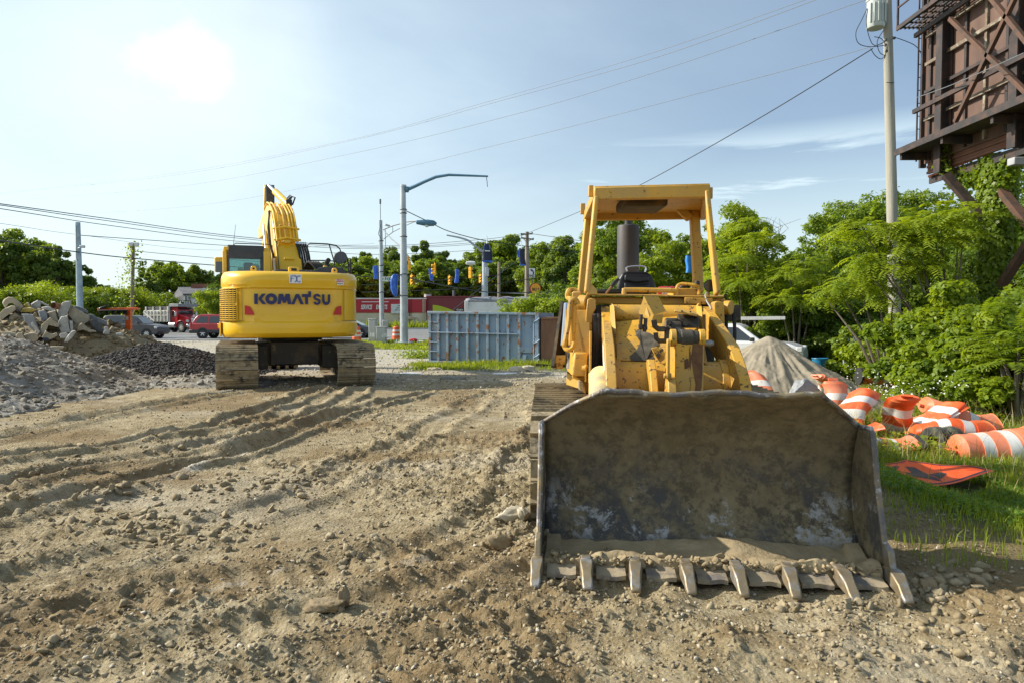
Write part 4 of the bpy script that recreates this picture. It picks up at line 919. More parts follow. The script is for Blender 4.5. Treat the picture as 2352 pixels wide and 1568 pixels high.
# tilt guard, valve and plumbing
m = MB(); f0 = [A_(1040, 97, 5.95), A_(985, 288, 5.9), A_(1118, 392, 5.8), A_(1148, 305, 5.85)]; m.prism(f0, LYv*.012)
m.hexa([A_(1040, 97, 5.95), A_(1148, 305, 5.85), A_(1285, 265, 5.95), A_(1205, 108, 6.05)], [p+LYv*.012 for p in (A_(1040, 97, 5.95), A_(1148, 305, 5.85), A_(1285, 265, 5.95), A_(1205, 108, 6.05))])
m.hexa([A_(1148, 305, 5.85), A_(1122, 392, 5.8), A_(1240, 398, 5.85), A_(1252, 300, 5.9)], [p+LYv*.012 for p in (A_(1148, 305, 5.85), A_(1122, 392, 5.8), A_(1240, 398, 5.85), A_(1252, 300, 5.9))]); m.build('hose_guard', YELD, LD, smooth=0)
m = MB(); m.hexa([A_(1420, 450, 5.8), A_(1650, 450, 5.8), A_(1650, 335, 5.85), A_(1420, 330, 5.85)], [A_(1420, 450, 6.2), A_(1650, 450, 6.2), A_(1640, 300, 6.3), A_(1400, 295, 6.3)]); VB = m.build('valve_block', GRM, LD, bevel=.012)
m = MB(); m.hexa([A_(1375, 272, 5.8), A_(1645, 328, 5.75), A_(1645, 300, 5.75), A_(1375, 250, 5.8)], [A_(1390, 250, 6.3), A_(1620, 290, 6.3), A_(1620, 270, 6.3), A_(1390, 235, 6.3)]); m.build('valve_cover', YELD, VB, bevel=.006)
m = MB(); m.hexa([A_(1262, 590, 5.75), A_(1330, 600, 5.75), A_(1440, 350, 5.8), A_(1270, 345, 5.8)], [A_(1262, 590, 6.1), A_(1400, 600, 6.1), A_(1440, 340, 6.2), A_(1270, 335, 6.2)]); m.build('pump_body', GRM, VB, bevel=.02)
for x, y, r_ in ((1315, 390, .022), (1500, 400, .021), (1240, 690, .014), (1555, 270, .008), (1460, 262, .008)):
    m = MB(); m.cyl(A_(x, y, 5.82), A_(x, y, 5.70), r_, n=6); m.build('bolt_head', GRM, VB)
for pts, r_ in (([(1150, 360), (1160, 430), (1200, 460), (1270, 460)], .024), ([(1170, 500), (1175, 560), (1210, 590), (1290, 590)], .021), ([(1010, 300), (1005, 380), (1000, 470)], .015), ([(1060, 340), (1055, 420), (1045, 490)], .016), ([(1330, 470), (1380, 430), (1440, 430)], .042)):
    MB().tube([A_(x, y, 5.78) for x, y in pts], r_, 10).build('hydraulic_pipe', GRM, LD)
for x, y in ((1005, 430), (1050, 450), (1240, 462)):
    MB().cyl(A_(x, y-20, 5.77), A_(x, y+22, 5.77), .022, n=6).build('pipe_fitting', GRM, LD)
# mid bracket with yellow peeling plate
m = MB(); m.prism([A_(1120, 670, 5.86), A_(1190, 655, 5.86), A_(1275, 720, 5.84), A_(1270, 790, 5.8), A_(1220, 830, 5.78), A_(1170, 760, 5.8)], LYv*.04); m.build('peeling_bracket', YELR, LD, bevel=.004)
m = MB(); m.cyl(A_(1200, 745, 5.86), A_(1200, 745, 5.72), .02, n=6); m.build('bolt_head', GRM, LD)
# cross beam carrying the cab floor
m = MB(); m.hexa([A_(330, 190, 7.35), A_(1940, 200, 7.1), A_(1940, 118, 7.1), A_(330, 100, 7.35)], [A_(330, 190, 7.7), A_(1940, 200, 7.5), A_(1940, 118, 7.5), A_(330, 100, 7.7)]); m.build('cross_beam', YELD, LD, bevel=.02, seg=3)
m = MB(); m.hexa([A_(400, 92, 7.2), A_(1925, 112, 7.0), A_(1925, 96, 7.0), A_(400, 74, 7.2)], [A_(400, 84, 7.9), A_(1925, 100, 7.7), A_(1925, 86, 7.7), A_(400, 70, 7.9)]); m.build('deck_ledge', YELD, LD, bevel=.006)
m = MB(); m.hexa([A_(1490, 182, 7.02), A_(1800, 190, 7.0), A_(1800, 120, 7.0), A_(1490, 112, 7.02)], [A_(1490, 182, 7.08), A_(1800, 190, 7.06), A_(1800, 120, 7.06), A_(1490, 112, 7.08)]); m.build('beam_plate', YELR, LD, bevel=.006)
for x in (1525, 1705): m = MB(); m.cyl(A_(x, 138, 7.03), A_(x, 138, 6.96), .022, n=6); m.build('beam_bolt', YELD, LD)
# end trunnions of the beam
m = MB(); m.cyl(A_(330, 165, 7.2), A_(420, 172, 7.15), .078, n=24); m.build('trunnion', YELD, LD, bevel=.01)
m = MB(); m.cyl(A_(1935, 225, 6.95), A_(2010, 228, 6.9), .072, n=24); m.build('trunnion', YELD, LD, bevel=.01)
# tower ears on both sides
for q, Y in (([(415, 130), (455, 118), (505, 130), (510, 230), (470, 300), (462, 480), (420, 492), (385, 470), (400, 260)], 6.9), ([(1815, 170), (1850, 152), (1925, 165), (1935, 380), (1900, 480), (1870, 330), (1820, 270)], 6.75)):
    m = MB(); m.prism([A_(x, y, Y) for x, y in q], LYv*.22); m.build('tower_ear', YELR, LD, bevel=.01)
# left tower plate, fender box, side door, rails
m = MB(); m.prism([A_(280, 250, 6.95), A_(440, 250, 6.95), A_(455, 1230, 6.6), A_(395, 1190, 6.6), A_(345, 1040, 6.65), A_(245, 1000, 6.7), A_(262, 560, 6.85)], LYv*.05); m.build('tower_plate', YELD, LD, bevel=.006)
m = MB(); m.hexa([A_(438, 480, 6.5), A_(462, 480, 6.5), A_(455, 1240, 6.2), A_(425, 1235, 6.2)], [A_(438, 480, 6.9), A_(462, 480, 6.9), A_(455, 1240, 6.9), A_(425, 1235, 6.9)]); m.build('tower_edge', YELD, LD, bevel=.004)
m = MB(); m.hexa([A_(240, 980, 6.5), A_(405, 975, 6.5), A_(420, 715, 6.55), A_(270, 712, 6.55)], [A_(155, 890, 7.1), A_(405, 975, 7.1), A_(420, 715, 7.1), A_(195, 712, 7.1)]); m.build('fender_box', YELD, LD, bevel=.02, seg=3)
m = MB(); m.prism([A_(185, 935, 6.9), A_(345, 1030, 6.75), A_(350, 1130, 6.75), A_(300, 1110, 6.78), A_(180, 1075, 6.9)], LYv*.3); m.build('step_bracket', YELD, LD, bevel=.01)
m = MB(); m.hexa([A_(300, 1020, 6.6), A_(375, 1010, 6.6), A_(400, 1180, 6.5), A_(310, 1120, 6.5)], [A_(300, 1020, 6.9), A_(375, 1010, 6.9), A_(400, 1180, 6.9), A_(310, 1120, 6.9)]); m.build('frame_leg', MUD, LD, bevel=.02)
m = MB(); m.prism([A_(388, 845, 6.45), A_(405, 845, 6.45), A_(400, 1040, 6.42), A_(384, 1040, 6.42)], LYv*.05); m.cyl(A_(365, 890, 6.47), A_(410, 890, 6.45), .035, n=12); m.build('hook_lug', YELR, LD, bevel=.004)
m = MB(); m.prism([A_(198, 715, 6.48), A_(222, 722, 6.48), A_(215, 898, 6.45), A_(182, 893, 6.45)], LYv*.02); m.build('side_lamp', mat('lamp_lens', (.7, .68, .62), .25, col2=(.02, .02, .02), scale=3, thr=(.52, .56)), LD, bevel=.006)
m = MB(); m.hexa([A_(22, 872, 6.9), A_(40, 872, 6.9), A_(140, 168, 7.5), A_(125, 165, 7.5)], [A_(150, 858, 7.5), A_(160, 858, 7.5), A_(215, 205, 8.0), A_(205, 200, 8.0)]); DR = m.build('side_door', mat('brown_door_inside', (.14, .075, .025), .7, col2=(.08, .05, .025), scale=3, thr=(.45, .6), bump=.1), LD, bevel=.006)
m = MB()
for a, b2 in (((30, 872, 6.88), (132, 168, 7.48)), ((132, 168, 7.48), (210, 205, 7.98)), ((30, 872, 6.88), (155, 862, 7.48))): m.bar(A_(*a), A_(*b2), .03, .03)
m.build('door_rim', GRM, DR)
m = MB(); m.box(A_(105, 790, 7.0), (.12, .05, .08)); m.cyl(A_(130, 800, 7.0), A_(130, 850, 7.0), .03, n=8); m.box(A_(100, 830, 7.02), (.08, .05, .12)); m.build('door_latch', YELD, DR, bevel=.006)
m = MB(); m.tube([A_(178, 180, 6.9), A_(160, 420, 6.8), A_(143, 640, 6.7)], .022, 8); m.build('door_stay', CHR, LD)
def smooth_pts(h, k=5):
    pts = []
    for i in range(len(h)-1):
        p0 = h[max(0, i-1)]; p1 = h[i]; p2 = h[i+1]; p3 = h[min(len(h)-1, i+2)]
        for j in range(k):
            u = j/k; pts.append(.5*((2*p1)+(-p0+p2)*u+(2*p0-5*p1+4*p2-p3)*u*u+(-p0+3*p1-3*p2+p3)*u**3))
    pts.append(h[-1]); return pts
m = MB(); m.tube(smooth_pts([A_(310, 190, 6.75), A_(290, 140, 6.75), A_(250, 135, 6.75), A_(222, 180, 6.75), A_(205, 400, 6.7), A_(165, 600, 6.65), A_(165, 660, 6.65), A_(205, 690, 6.62), A_(250, 660, 6.62), A_(270, 600, 6.62)]), .024, 8); m.build('grab_rail', YELR, LD)
m = MB(); m.tube([A_(265, 180, 6.8), A_(255, 400, 6.75), A_(235, 640, 6.7)], .032, 8); m.build('grab_post', YELD, LD)
m = MB(); m.tube(smooth_pts([A_(300, 40, 7.4), A_(240, 28, 7.4), A_(205, 45, 7.35), A_(195, 110, 7.35), A_(235, 130, 7.3)]), .028, 8); m.build('upper_grab_rail', YELD, LD)
m = MB(); m.hexa([A_(240, 120, 7.2), A_(345, 120, 7.2), A_(345, 50, 7.2), A_(245, 50, 7.2)], [A_(240, 120, 7.8), A_(345, 120, 7.8), A_(345, 45, 7.8), A_(285, 10, 7.8)]); m.hexa([A_(262, 250, 7.15), A_(340, 250, 7.15), A_(345, 110, 7.15), A_(285, 110, 7.15)], [A_(262, 250, 7.6), A_(340, 250, 7.6), A_(345, 110, 7.6), A_(285, 110, 7.6)]); m.build('deck_corner', YELD, LD, bevel=.015, seg=3)
m = MB(); a = A_(560, 985, 5.9); b2 = A_(575, 1300, 5.2); m.cyl(a, b2, .10, n=24); m.cyl(a+Vector((0, 0, .03)), a-Vector((0, 0, .05)), .105, n=24); m.build('lift_cylinder', mat('dusty_yellow', (.66, .50, .20), .6, col2=(.40, .33, .2), scale=4, thr=(.45, .6)), LD)
# dark machine core: engine, transmission, radiator behind
m = MB(); core = [(-.54, 2.25, .45), (.50, 2.25, .45)]
def lbox(m, x0, x1, d0, d1, z0, z1):
    m.hexa([LB(x0, d0, z0), LB(x1, d0, z0), LB(x1, d0, z1), LB(x0, d0, z1)], [LB(x0, d1, z0), LB(x1, d1, z0), LB(x1, d1, z1), LB(x0, d1, z1)]); return m
lbox(m, -.56, .52, 2.75, 5.4, .40, 1.62); lbox(m, -.45, .42, 1.6, 3.0, .30, .85); m.build('main_frame', GRM, LD, bevel=.01)
m = MB(); lbox(m, -.50, .46, 4.4, 5.9, 1.3, 1.72); m.build('engine_hood', YELD, LD, bevel=.03)
m = MB(); lbox(m, -.9, .85, 3.1, 4.4, 1.55, 1.72); lbox(m, -.90, -.55, 3.0, 4.2, .95, 1.6); m.build('cab_floor', GRM, LD, bevel=.012)  # dark colour stands in for the shade in the gap by the tower
m = MB(); m.tube(smooth_pts([A_(1985, 160, 6.95), A_(2015, 190, 6.95), A_(2032, 300, 6.95), A_(2045, 480, 6.9), A_(2040, 650, 6.85)]), .018, 8); m.tube(smooth_pts([A_(1945, 270, 7.0), A_(1950, 420, 7.0), A_(1940, 560, 7.0)]), .02, 8); m.build('hanging_hose', RUB, LD)
# canopy
Zt = 3.0; fl = B_(540, 75, 7.4); fr_ = B_(1302, 92, 7.25); rl = B_(468, 262, 9.3); rr_ = rl+Vector((1.60, -.17, 0))
fl.z = fr_.z = rl.z = rr_.z = 3.0
m = MB(); th = Vector((0, 0, -.025)); m.hexa([fl, fr_, rr_, rl], [p+th for p in (fl, fr_, rr_, rl)]); CN = m.build('canopy', YELD, LD, bevel=.006)
m = MB()
for a, b2, w, h in ((fl, fr_, .09, .135), (rl, rr_, .08, .10), (fl, rl, .07, .11), (fr_, rr_, .07, .11)):
    o = Vector((0, 0, -h/2-.012)); c = (fl+fr_+rl+rr_)/4; mid = (a+b2)/2; inn = (c-mid); inn.z = 0; inn.normalize(); m = MB(); m.bar(a+o+inn*.03, b2+o+inn*.03, w, h); m.build('roof_beam', YELD, CN, bevel=.012, seg=2)
m = MB(); c = (fl+fr_+rl+rr_)/4; m.box(c+Vector((-.12, -.25, -.10)), (.50, .6, .12)); m.build('roof_liner', mat('sooty_panel', (.05, .035, .018), .7, col2=(.12, .075, .02), scale=5, thr=(.5, .65)), CN, bevel=.03)
m = MB(); m.box(B_(517, 108, 7.5), (.05, .06, .12)); m.build('roof_lug', YELD, CN, bevel=.006); m = MB(); m.box(B_(464, 225, 9.1), (.06, .06, .14)); m.build('roof_lug', YELD, CN, bevel=.006); m = MB(); m.box(B_(1303, 122, 7.4), (.05, .06, .12)); m.build('roof_lug', YELD, CN, bevel=.006)
for a, b2, w, h in ((B_(552, 150, 7.42), B_(490, 782, 7.15), .055, .10), (B_(1280, 110, 7.28), B_(1352, 792, 7.0), .055, .10), (B_(502, 230, 9.1), B_(452, 775, 8.9), .085, .12), (B_(1200, 240, 9.0), B_(1228, 782, 8.8), .12, .12)):
    m = MB(); m.bar(a, b2, w, h, up=(0, 1, 0)); m.build('canopy_post', YELD, LD, bevel=.018, seg=3)
m = MB(); m.bar(B_(1062, 185, 8.9), B_(1170, 290, 8.95), .10, .08, up=(0, 1, 0)); m.build('corner_brace', YELD, CN, bevel=.01); m = MB(); m.bar(B_(625, 180, 8.9), B_(555, 240, 8.95), .06, .06, up=(0, 1, 0)); m.build('corner_brace', YELD, CN, bevel=.01)
m = MB(); m.prism([B_(508, 705, 7.15), B_(560, 760, 7.12), B_(560, 790, 7.1), B_(490, 790, 7.1)], LYv*.02); m.build('post_gusset', YELD, LD, bevel=.004)
m = MB(); m.prism([B_(1195, 690, 8.75), B_(1225, 690, 8.75), B_(1225, 790, 8.7), B_(1165, 790, 8.7)], LYv*.02); m.build('post_gusset', YELD, LD, bevel=.004)
# muffler
mb_ = B_(762, 800, 9.6); mt_ = B_(764, 335, 9.6); m = MB(); m.lathe([(0, 0), (.15, 0), (.152, .03), (.152, (mt_-mb_).length-.03), (.146, (mt_-mb_).length), (0, (mt_-mb_).length)], mb_, (mt_-mb_), 32)
MF = mat('muffler_paint', (.060, .058, .066), .55, col2=(.11, .09, .08), scale=1.6, thr=(.5, .7), bump=.15, bscale=4); m.build('muffler', MF, LD, bevel=.01)
m = MB(); m.tube([mt_-Vector((0, 0, .02)), mt_+Vector((0, 0, .06)), mt_+Vector((-.01, -.02, .14)), mt_+Vector((-.03, -.10, .22))], .05, 16); m.build('exhaust_pipe', MF, LD)
# seat with chrome handle
m = MB(); q = [(690, 785), (700, 690), (725, 645), (760, 636), (880, 640), (912, 652), (935, 700), (958, 785)]
m.prism([B_(x, y, 8.35) for x, y in q], LYv*.12); ST = m.build('seat', mat('black_vinyl', (.012, .013, .018), .42, bump=.05), LD, bevel=.035, seg=3)
m = MB(); m.prism([B_(x, y, 8.3) for x, y in ((742, 658), (900, 662), (905, 705), (820, 716), (738, 702))], LYv*.06); m.build('seat_cushion', MATS['black_vinyl'], ST, bevel=.022, seg=3); m = MB(); m.prism([B_(x, y, 8.3) for x, y in ((738, 712), (820, 726), (905, 716), (905, 790), (740, 790))], LYv*.06); m.build('seat_cushion', MATS['black_vinyl'], ST, bevel=.022, seg=3)
m = MB(); m.tube(smooth_pts([B_(757, 645, 8.4), B_(760, 608, 8.4), B_(870, 605, 8.4), B_(876, 645, 8.4)], 4), .012, 8); m.build('seat_handle', CHR, ST)
m = MB(); m.tube([B_(618, 785, 7.6), B_(655, 738, 7.7)], .012, 8); m.build('control_lever', mat('rust_rod', (.25, .13, .05), .7), LD); m = MB(); m.tube([B_(652, 742, 7.7), B_(672, 715, 7.74), B_(700, 690, 7.78)], [.02, .024, .018], 10); m.build('lever_grip', BLK, LD)
m = MB(); m.box(B_(620, 772, 7.9), (.3, .3, .05)); m.build('arm_rest', BLK, LD, bevel=.02)
m = MB(); m.tube(smooth_pts([B_(738, 800, 7.3), B_(738, 768, 7.3), B_(765, 760, 7.3), B_(1045, 765, 7.25), B_(1078, 775, 7.25), B_(1082, 800, 7.25)], 4), .026, 8); m.build('dash_rail', YELD, LD)
m = MB(); m.tube(smooth_pts([B_(1088, 790, 7.35), B_(1088, 740, 7.35), B_(1120, 720, 7.35), B_(1200, 728, 7.3), B_(1230, 745, 7.3), B_(1232, 790, 7.3)], 4), .018, 8); m.build('console_rail', YELR, LD)
m = MB(); m.box(B_(1130, 782, 7.5), (.30, .25, .10)); m.build('console', YELD, LD, bevel=.012)
m = MB(); m.tube([B_(1125, 770, 7.45), B_(1125, 750, 7.45)], .008, 6); m.lathe([(0, -.05), (.03, -.04), (.045, 0), (.03, .04), (0, .05)], B_(1126, 738, 7.45), (0, 0, 1), 14); m.build('knob_lever', BLK, LD)
m = MB(); m.tube([B_(1200, 780, 7.45), B_(1218, 722, 7.45)], .012, 6); m.lathe([(0, -.035), (.025, -.02), (.03, 0), (.025, .02), (0, .035)], B_(1219, 715, 7.45), (0, 0, 1), 12); m.build('round_knob', GRM, LD)
# work lamp
m = MB(); c = B_(1302, 733, 7.15); m.lathe([(0, .05), (.04, .04), (.062, 0), (.066, -.015), (.06, -.02)], c, (0, 1, 0), 26); LP = m.build('work_lamp', BLK, LD)
m = MB(); m.lathe([(0, .0), (.058, .0), (.058, .004), (0, .004)], c+Vector((0, -.014, 0)), (0, 1, 0), 26); m.build('lamp_glass', mat('lamp_glass', (.05, .05, .05), .15, spec=.8), LP)
m = MB()
for k in range(-3, 4): w_ = math.sqrt(max(0, .055**2-(k*.015)**2)); m.bar(c+Vector((-w_, -.02, k*.015)), c+Vector((w_, -.02, k*.015)), .005, .006)
m.build('lamp_louvre', BLK, LP, smooth=0)
m = MB(); m.tube(smooth_pts([c+Vector((-.02, .01, -.06)), A_(1720, 85, 7.0), A_(1735, 150, 6.95), A_(1765, 200, 6.9), A_(1785, 240, 6.85)], 4), .009, 6); m.build('lamp_cable', mat('grey_cable', (.30, .30, .27), .6), LD); m = MB(); m.tube([c+Vector((0, .03, -.05)), c+Vector((0, .06, -.20))], .014, 8); m.build('lamp_bracket', YELR, LD)
# red jug resting on the deck beside the seat
m = MB(); jx = B_(1020, 790, 7.7); jx.z -= .02
jr = [(.0, 0), (.11, 0), (.13, .02), (.135, .10), (.13, .16), (.10, .20), (.04, .23), (.04, .26), (0, .26)]
m2 = MB(); m2.prism([(-.22, -.08, 0), (.22, -.08, 0), (.22, -.08, .16), (.17, -.08, .21), (-.17, -.08, .21), (-.22, -.08, .16)], (0, .16, 0))
jug = m2.build('jug', mat('red_liquid_jug', (.55, .04, .05), .25, col2=(.75, .55, .5), scale=4, thr=(.52, .6), coat=.4), None, bevel=.03, seg=3); jug.location = jx; jug.scale = (.5, .5, .52); jug.rotation_euler = (0, 0, -.1)
tag(jug, 'red plastic jug lying on the deck of the crawler loader beside its black seat', 'jug')
m3 = MB(); m3.prism([(-.12, -.092, .05), (.08, -.092, .05), (.08, -.092, .18), (-.12, -.092, .18)], (0, .008, 0)); m3.build('jug_label', mat('label_paper', (.75, .76, .80), .5, col2=(.08, .2, .6), scale=9, thr=(.55, .6)), jug, local=True)
m3 = MB(); m3.cyl((.24, 0, .16), (.29, 0, .18), .03, n=12); m3.build('jug_cap', WHT, jug, local=True)

RST = mat('rust_stain', (.10, .045, .022), .8, col2=(.16, .08, .03), scale=9, thr=(.4, .6))
def lever_patch(pts): m = MB(); m.add([LB(x, 1.0-(z-.45)*.02041-.003, z) for x, z in pts], [tuple(range(len(pts)))]); return m.build('rust_streak', RST, TL, smooth=0, solid=.001)
lever_patch([(.125, 1.40), (.20, 1.40), (.198, 1.15), (.185, 1.02), (.19, .95), (.14, .96), (.15, 1.1), (.13, 1.2), (.115, 1.3)])
lever_patch([(.10, 1.38), (.118, 1.30), (.112, 1.2), (.10, 1.24)]); lever_patch([(.065, 1.28), (.095, 1.29), (.10, 1.22), (.068, 1.21)]); lever_patch([(.10, .98), (.118, 1.16), (.108, 1.0), (.112, .96)]); lever_patch([(.14, .93), (.20, .95), (.195, .88), (.17, .90)])

TL.location.x -= .095; bpy.data.objects['lug_plate'].location.x -= .05; bpy.data.objects['tilt_rod'].location.x -= .09
# dark hoses added as shade in the gaps either side of the arms
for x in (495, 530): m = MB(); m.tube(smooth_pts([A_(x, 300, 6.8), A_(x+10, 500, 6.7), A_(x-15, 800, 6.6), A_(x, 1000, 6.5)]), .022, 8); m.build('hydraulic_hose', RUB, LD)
# ================================================================ YARD OBJECTS, LEFT AND MIDDLE
def lump(n=3, jag=.3, seed=1, flat=1, freq=1.6, blocky=0):
    import bmesh
    rs = np.random.RandomState(seed); bm = bmesh.new(); bmesh.ops.create_icosphere(bm, subdivisions=n, radius=1); v = np.array([x.co[:] for x in bm.verts]); f = np.array([[x.index for x in q.verts] for q in bm.faces]); bm.free()
    if blocky: m_ = np.abs(v).max(1, keepdims=True); v = v*(1-blocky)+v/m_*blocky*.8
    for k in range(7):
        d = rs.randn(3); d /= np.linalg.norm(d); c = .55+.35*rs.rand(); p = v @ d; v = v-np.outer(np.maximum(p-c, 0), d)
    nz = fbm(v[:, 0]*freq+v[:, 2]*1.3+seed*3.1, v[:, 1]*freq-v[:, 2]*.9+seed, 4, seed)-.5
    nz2 = fbm(v[:, 0]*freq*4+v[:, 2]*3+seed, v[:, 1]*freq*4-v[:, 2]*3, 3, seed+5)-.5
    v = v*(1+jag*nz+jag*.35*nz2)[:, None]; v[:, 2] *= flat
    return v, f
# heaps -------------------------------------------------------------
def heap(name, fn, x0, x1, y0, y1, nx_, ny_, m, label, cat, group=None):
    xs = np.linspace(x0, x1, nx_); ys = np.linspace(y0, y1, ny_); X1, Y1 = np.meshgrid(xs, ys); Z1 = fn(X1, Y1)
    v = np.stack([X1.ravel(), Y1.ravel(), Z1.ravel()], 1); i = np.arange((ny_-1)*(nx_-1)); r1 = i//(nx_-1); c1 = i % (nx_-1); a = r1*nx_+c1
    o = mesh_np(name, v, np.stack([a, a+1, a+nx_+1, a+nx_], 1), m, smooth=True); return tag(o, label, cat, group)
SPM = mat('spoil', (.235, .215, .18), .95, col2=(.32, .30, .265), scale=1.3, thr=(.42, .6), col3=(.16, .13, .09), scale3=5, thr3=(.52, .62), bump=1, bscale=34, spec=.15)
def spoil_z(x, y):
    # bank rising towards the left, dying out before the dark heap
    u = (-8.15-x+.5*(fbm(y*.7, y*.3, 3, 205)-.5)); h = np.where(u > 0, 1.22*sstep(-.9, 4.2, u)*np.clip(u/1.2, 0, 1)**.6+.06*np.clip(u-3.5, 0, 9), u*.5)
    fall = .22+.78*sstep(18.3, 14.6, y+.35*(x+10)); h = np.where(h > 0, h*fall, h)
    h = h+.34*(fbm(x*1.1, y*1.1, 4, 201)-.5)*sstep(-.05, .3, h)+.10*(fbm(x*4, y*4, 3, 202)-.5)*sstep(-.2, .1, h)+.11*np.abs(fbm(x*7, y*7, 3, 203)-.5)
    h2 = .26*np.clip(1-np.sqrt(((x+7.3)/2.0)**2+((y-16.2)/.9)**2), -.3, 1)+.10*(fbm(x*4, y*4, 3, 202)-.5)
    return np.maximum(np.maximum(h, h2), -.15)
heap('spoil_heap', spoil_z, -17, -5.2, 9.6, 18.6, 300, 230, SPM, 'long grey heap of dug soil and broken stone at the left edge of the yard', 'dirt heap')
rs = np.random.RandomState(31); n = 15000; xs = -16+10.5*rs.rand(n); ys = 9.8+8.5*rs.rand(n); k = spoil_z(xs, ys) > -.03; xs = xs[k]; ys = ys[k]
rockmat('rubble', [(.24, .225, .20), (.32, .30, .265), (.21, .18, .13), (.28, .265, .235)])
tag(clods('rubble_stones', xs, ys, .008+.07*rs.rand(len(xs))**6, MATS['rubble'], zf=spoil_z, v0=ICO2, f0=ICO2F, seed=32, jag=.5), 'broken stones and crumbs strewn over the grey soil heap', 'rubble stones', kind='stuff')
GRV = mat('asphalt_millings', (.035, .033, .034), .85, col2=(.06, .055, .055), scale=3, bump=1, bscale=40, spec=.3)
def mill_z(x, y):
    cx, cy = -10.2, 19.6; r_ = np.sqrt(((x-cx)/np.where(x > cx, 3.5, 3.4))**2+((y-cy)/2.9)**2)
    return .88*(1-r_**1.15)*sstep(1.4, .2, r_)**.3+.08*(fbm(x*2, y*2, 4, 211)-.5)-.04
heap('millings_heap', lambda x, y: np.maximum(mill_z(x, y), -.15), -14.2, -6.3, 16.4, 23, 220, 160, GRV, 'low dark heap of crushed asphalt left of the excavator', 'gravel heap')
rockmat('millings', [(.018, .017, .018), (.045, .042, .044), (.09, .085, .085), (.03, .028, .03), (.16, .15, .14)])
n = 16000; xs = -14+7.6*rs.rand(n); ys = 16.5+6*rs.rand(n)**1.3; k = mill_z(xs, ys) > -.06; xs = xs[k]; ys = ys[k]
tag(clods('asphalt_chips', xs, ys, .018+.030*rs.rand(len(xs))**2, MATS['millings'], zf=mill_z, seed=33, jag=.4), 'black asphalt chips covering the dark heap', 'asphalt chips', kind='stuff')
BSM = mat('clay_base', (.26, .21, .125), .95, col2=(.20, .16, .10), scale=1.3, bump=1, bscale=14)
def base_z(x, y):
    r_ = np.sqrt(((x+16.3)/4.9)**2+((y-23.8)/3.0)**2); r2_ = np.sqrt(((x+12.3)/3.6)**2+((y-23.2)/1.8)**2)
    h = np.maximum(1.9*np.clip(1-r_**1.6, -.1, 1), .36*np.clip(1-r2_**1.5, -.1, 1))
    return h+.45*(fbm(x*1.2, y*1.2, 4, 221)-.5)*sstep(-.05, .3, h)-.05
heap('clay_heap', base_z, -24, -8, 19.8, 28, 180, 120, BSM, 'mound of lumpy brown clay under the broken concrete slabs', 'dirt heap')
n = 2600; xs = -23+14.5*rs.rand(n); ys = 20+5.5*rs.rand(n); k = base_z(xs, ys) > .02; xs = xs[k]; ys = ys[k]
rockmat('clay_lump', [(.26, .21, .12), (.33, .27, .17), (.22, .17, .10)])
tag(clods('clay_lumps', xs, ys, .04+.11*rs.rand(len(xs))**2.5, MATS['clay_lump'], zf=base_z, v0=ICO2, f0=ICO2F, seed=34, jag=.4), 'brown clay lumps round the foot of the concrete pile', 'clay lumps', kind='stuff')
# broken concrete: each piece a thing (zoom coords: region [0,1100,520,1500], 3.919/src)
def R1(x, y, Y): return P((x/3.919)/1.7415, (1100+y/3.919)/1.7415, Y)
CON = mat('broken_concrete', (.43, .42, .385), .9, col2=(.34, .33, .30), scale=2, thr=(.42, .6), bump=.35, bscale=22, col3=(.24, .21, .16), scale3=3, thr3=(.55, .66))
CLY = mat('clayey_concrete', (.39, .345, .26), .95, col2=(.32, .265, .18), scale=2, thr=(.42, .6), bump=.5, bscale=16, col3=(.42, .38, .30), scale3=3, thr3=(.55, .64))
GRC = mat('grey_slab', (.27, .275, .285), .9, col2=(.21, .215, .22), scale=2, bump=.5, bscale=18)
DKC = mat('asphalt_slab', (.075, .078, .085), .9, col2=(.12, .12, .12), scale=3, bump=.5, bscale=18)
YLC = mat('yellow_edged_concrete', (.50, .36, .05), .8, col2=(.40, .39, .35), scale=2.2, thr=(.47, .5), bump=.3)
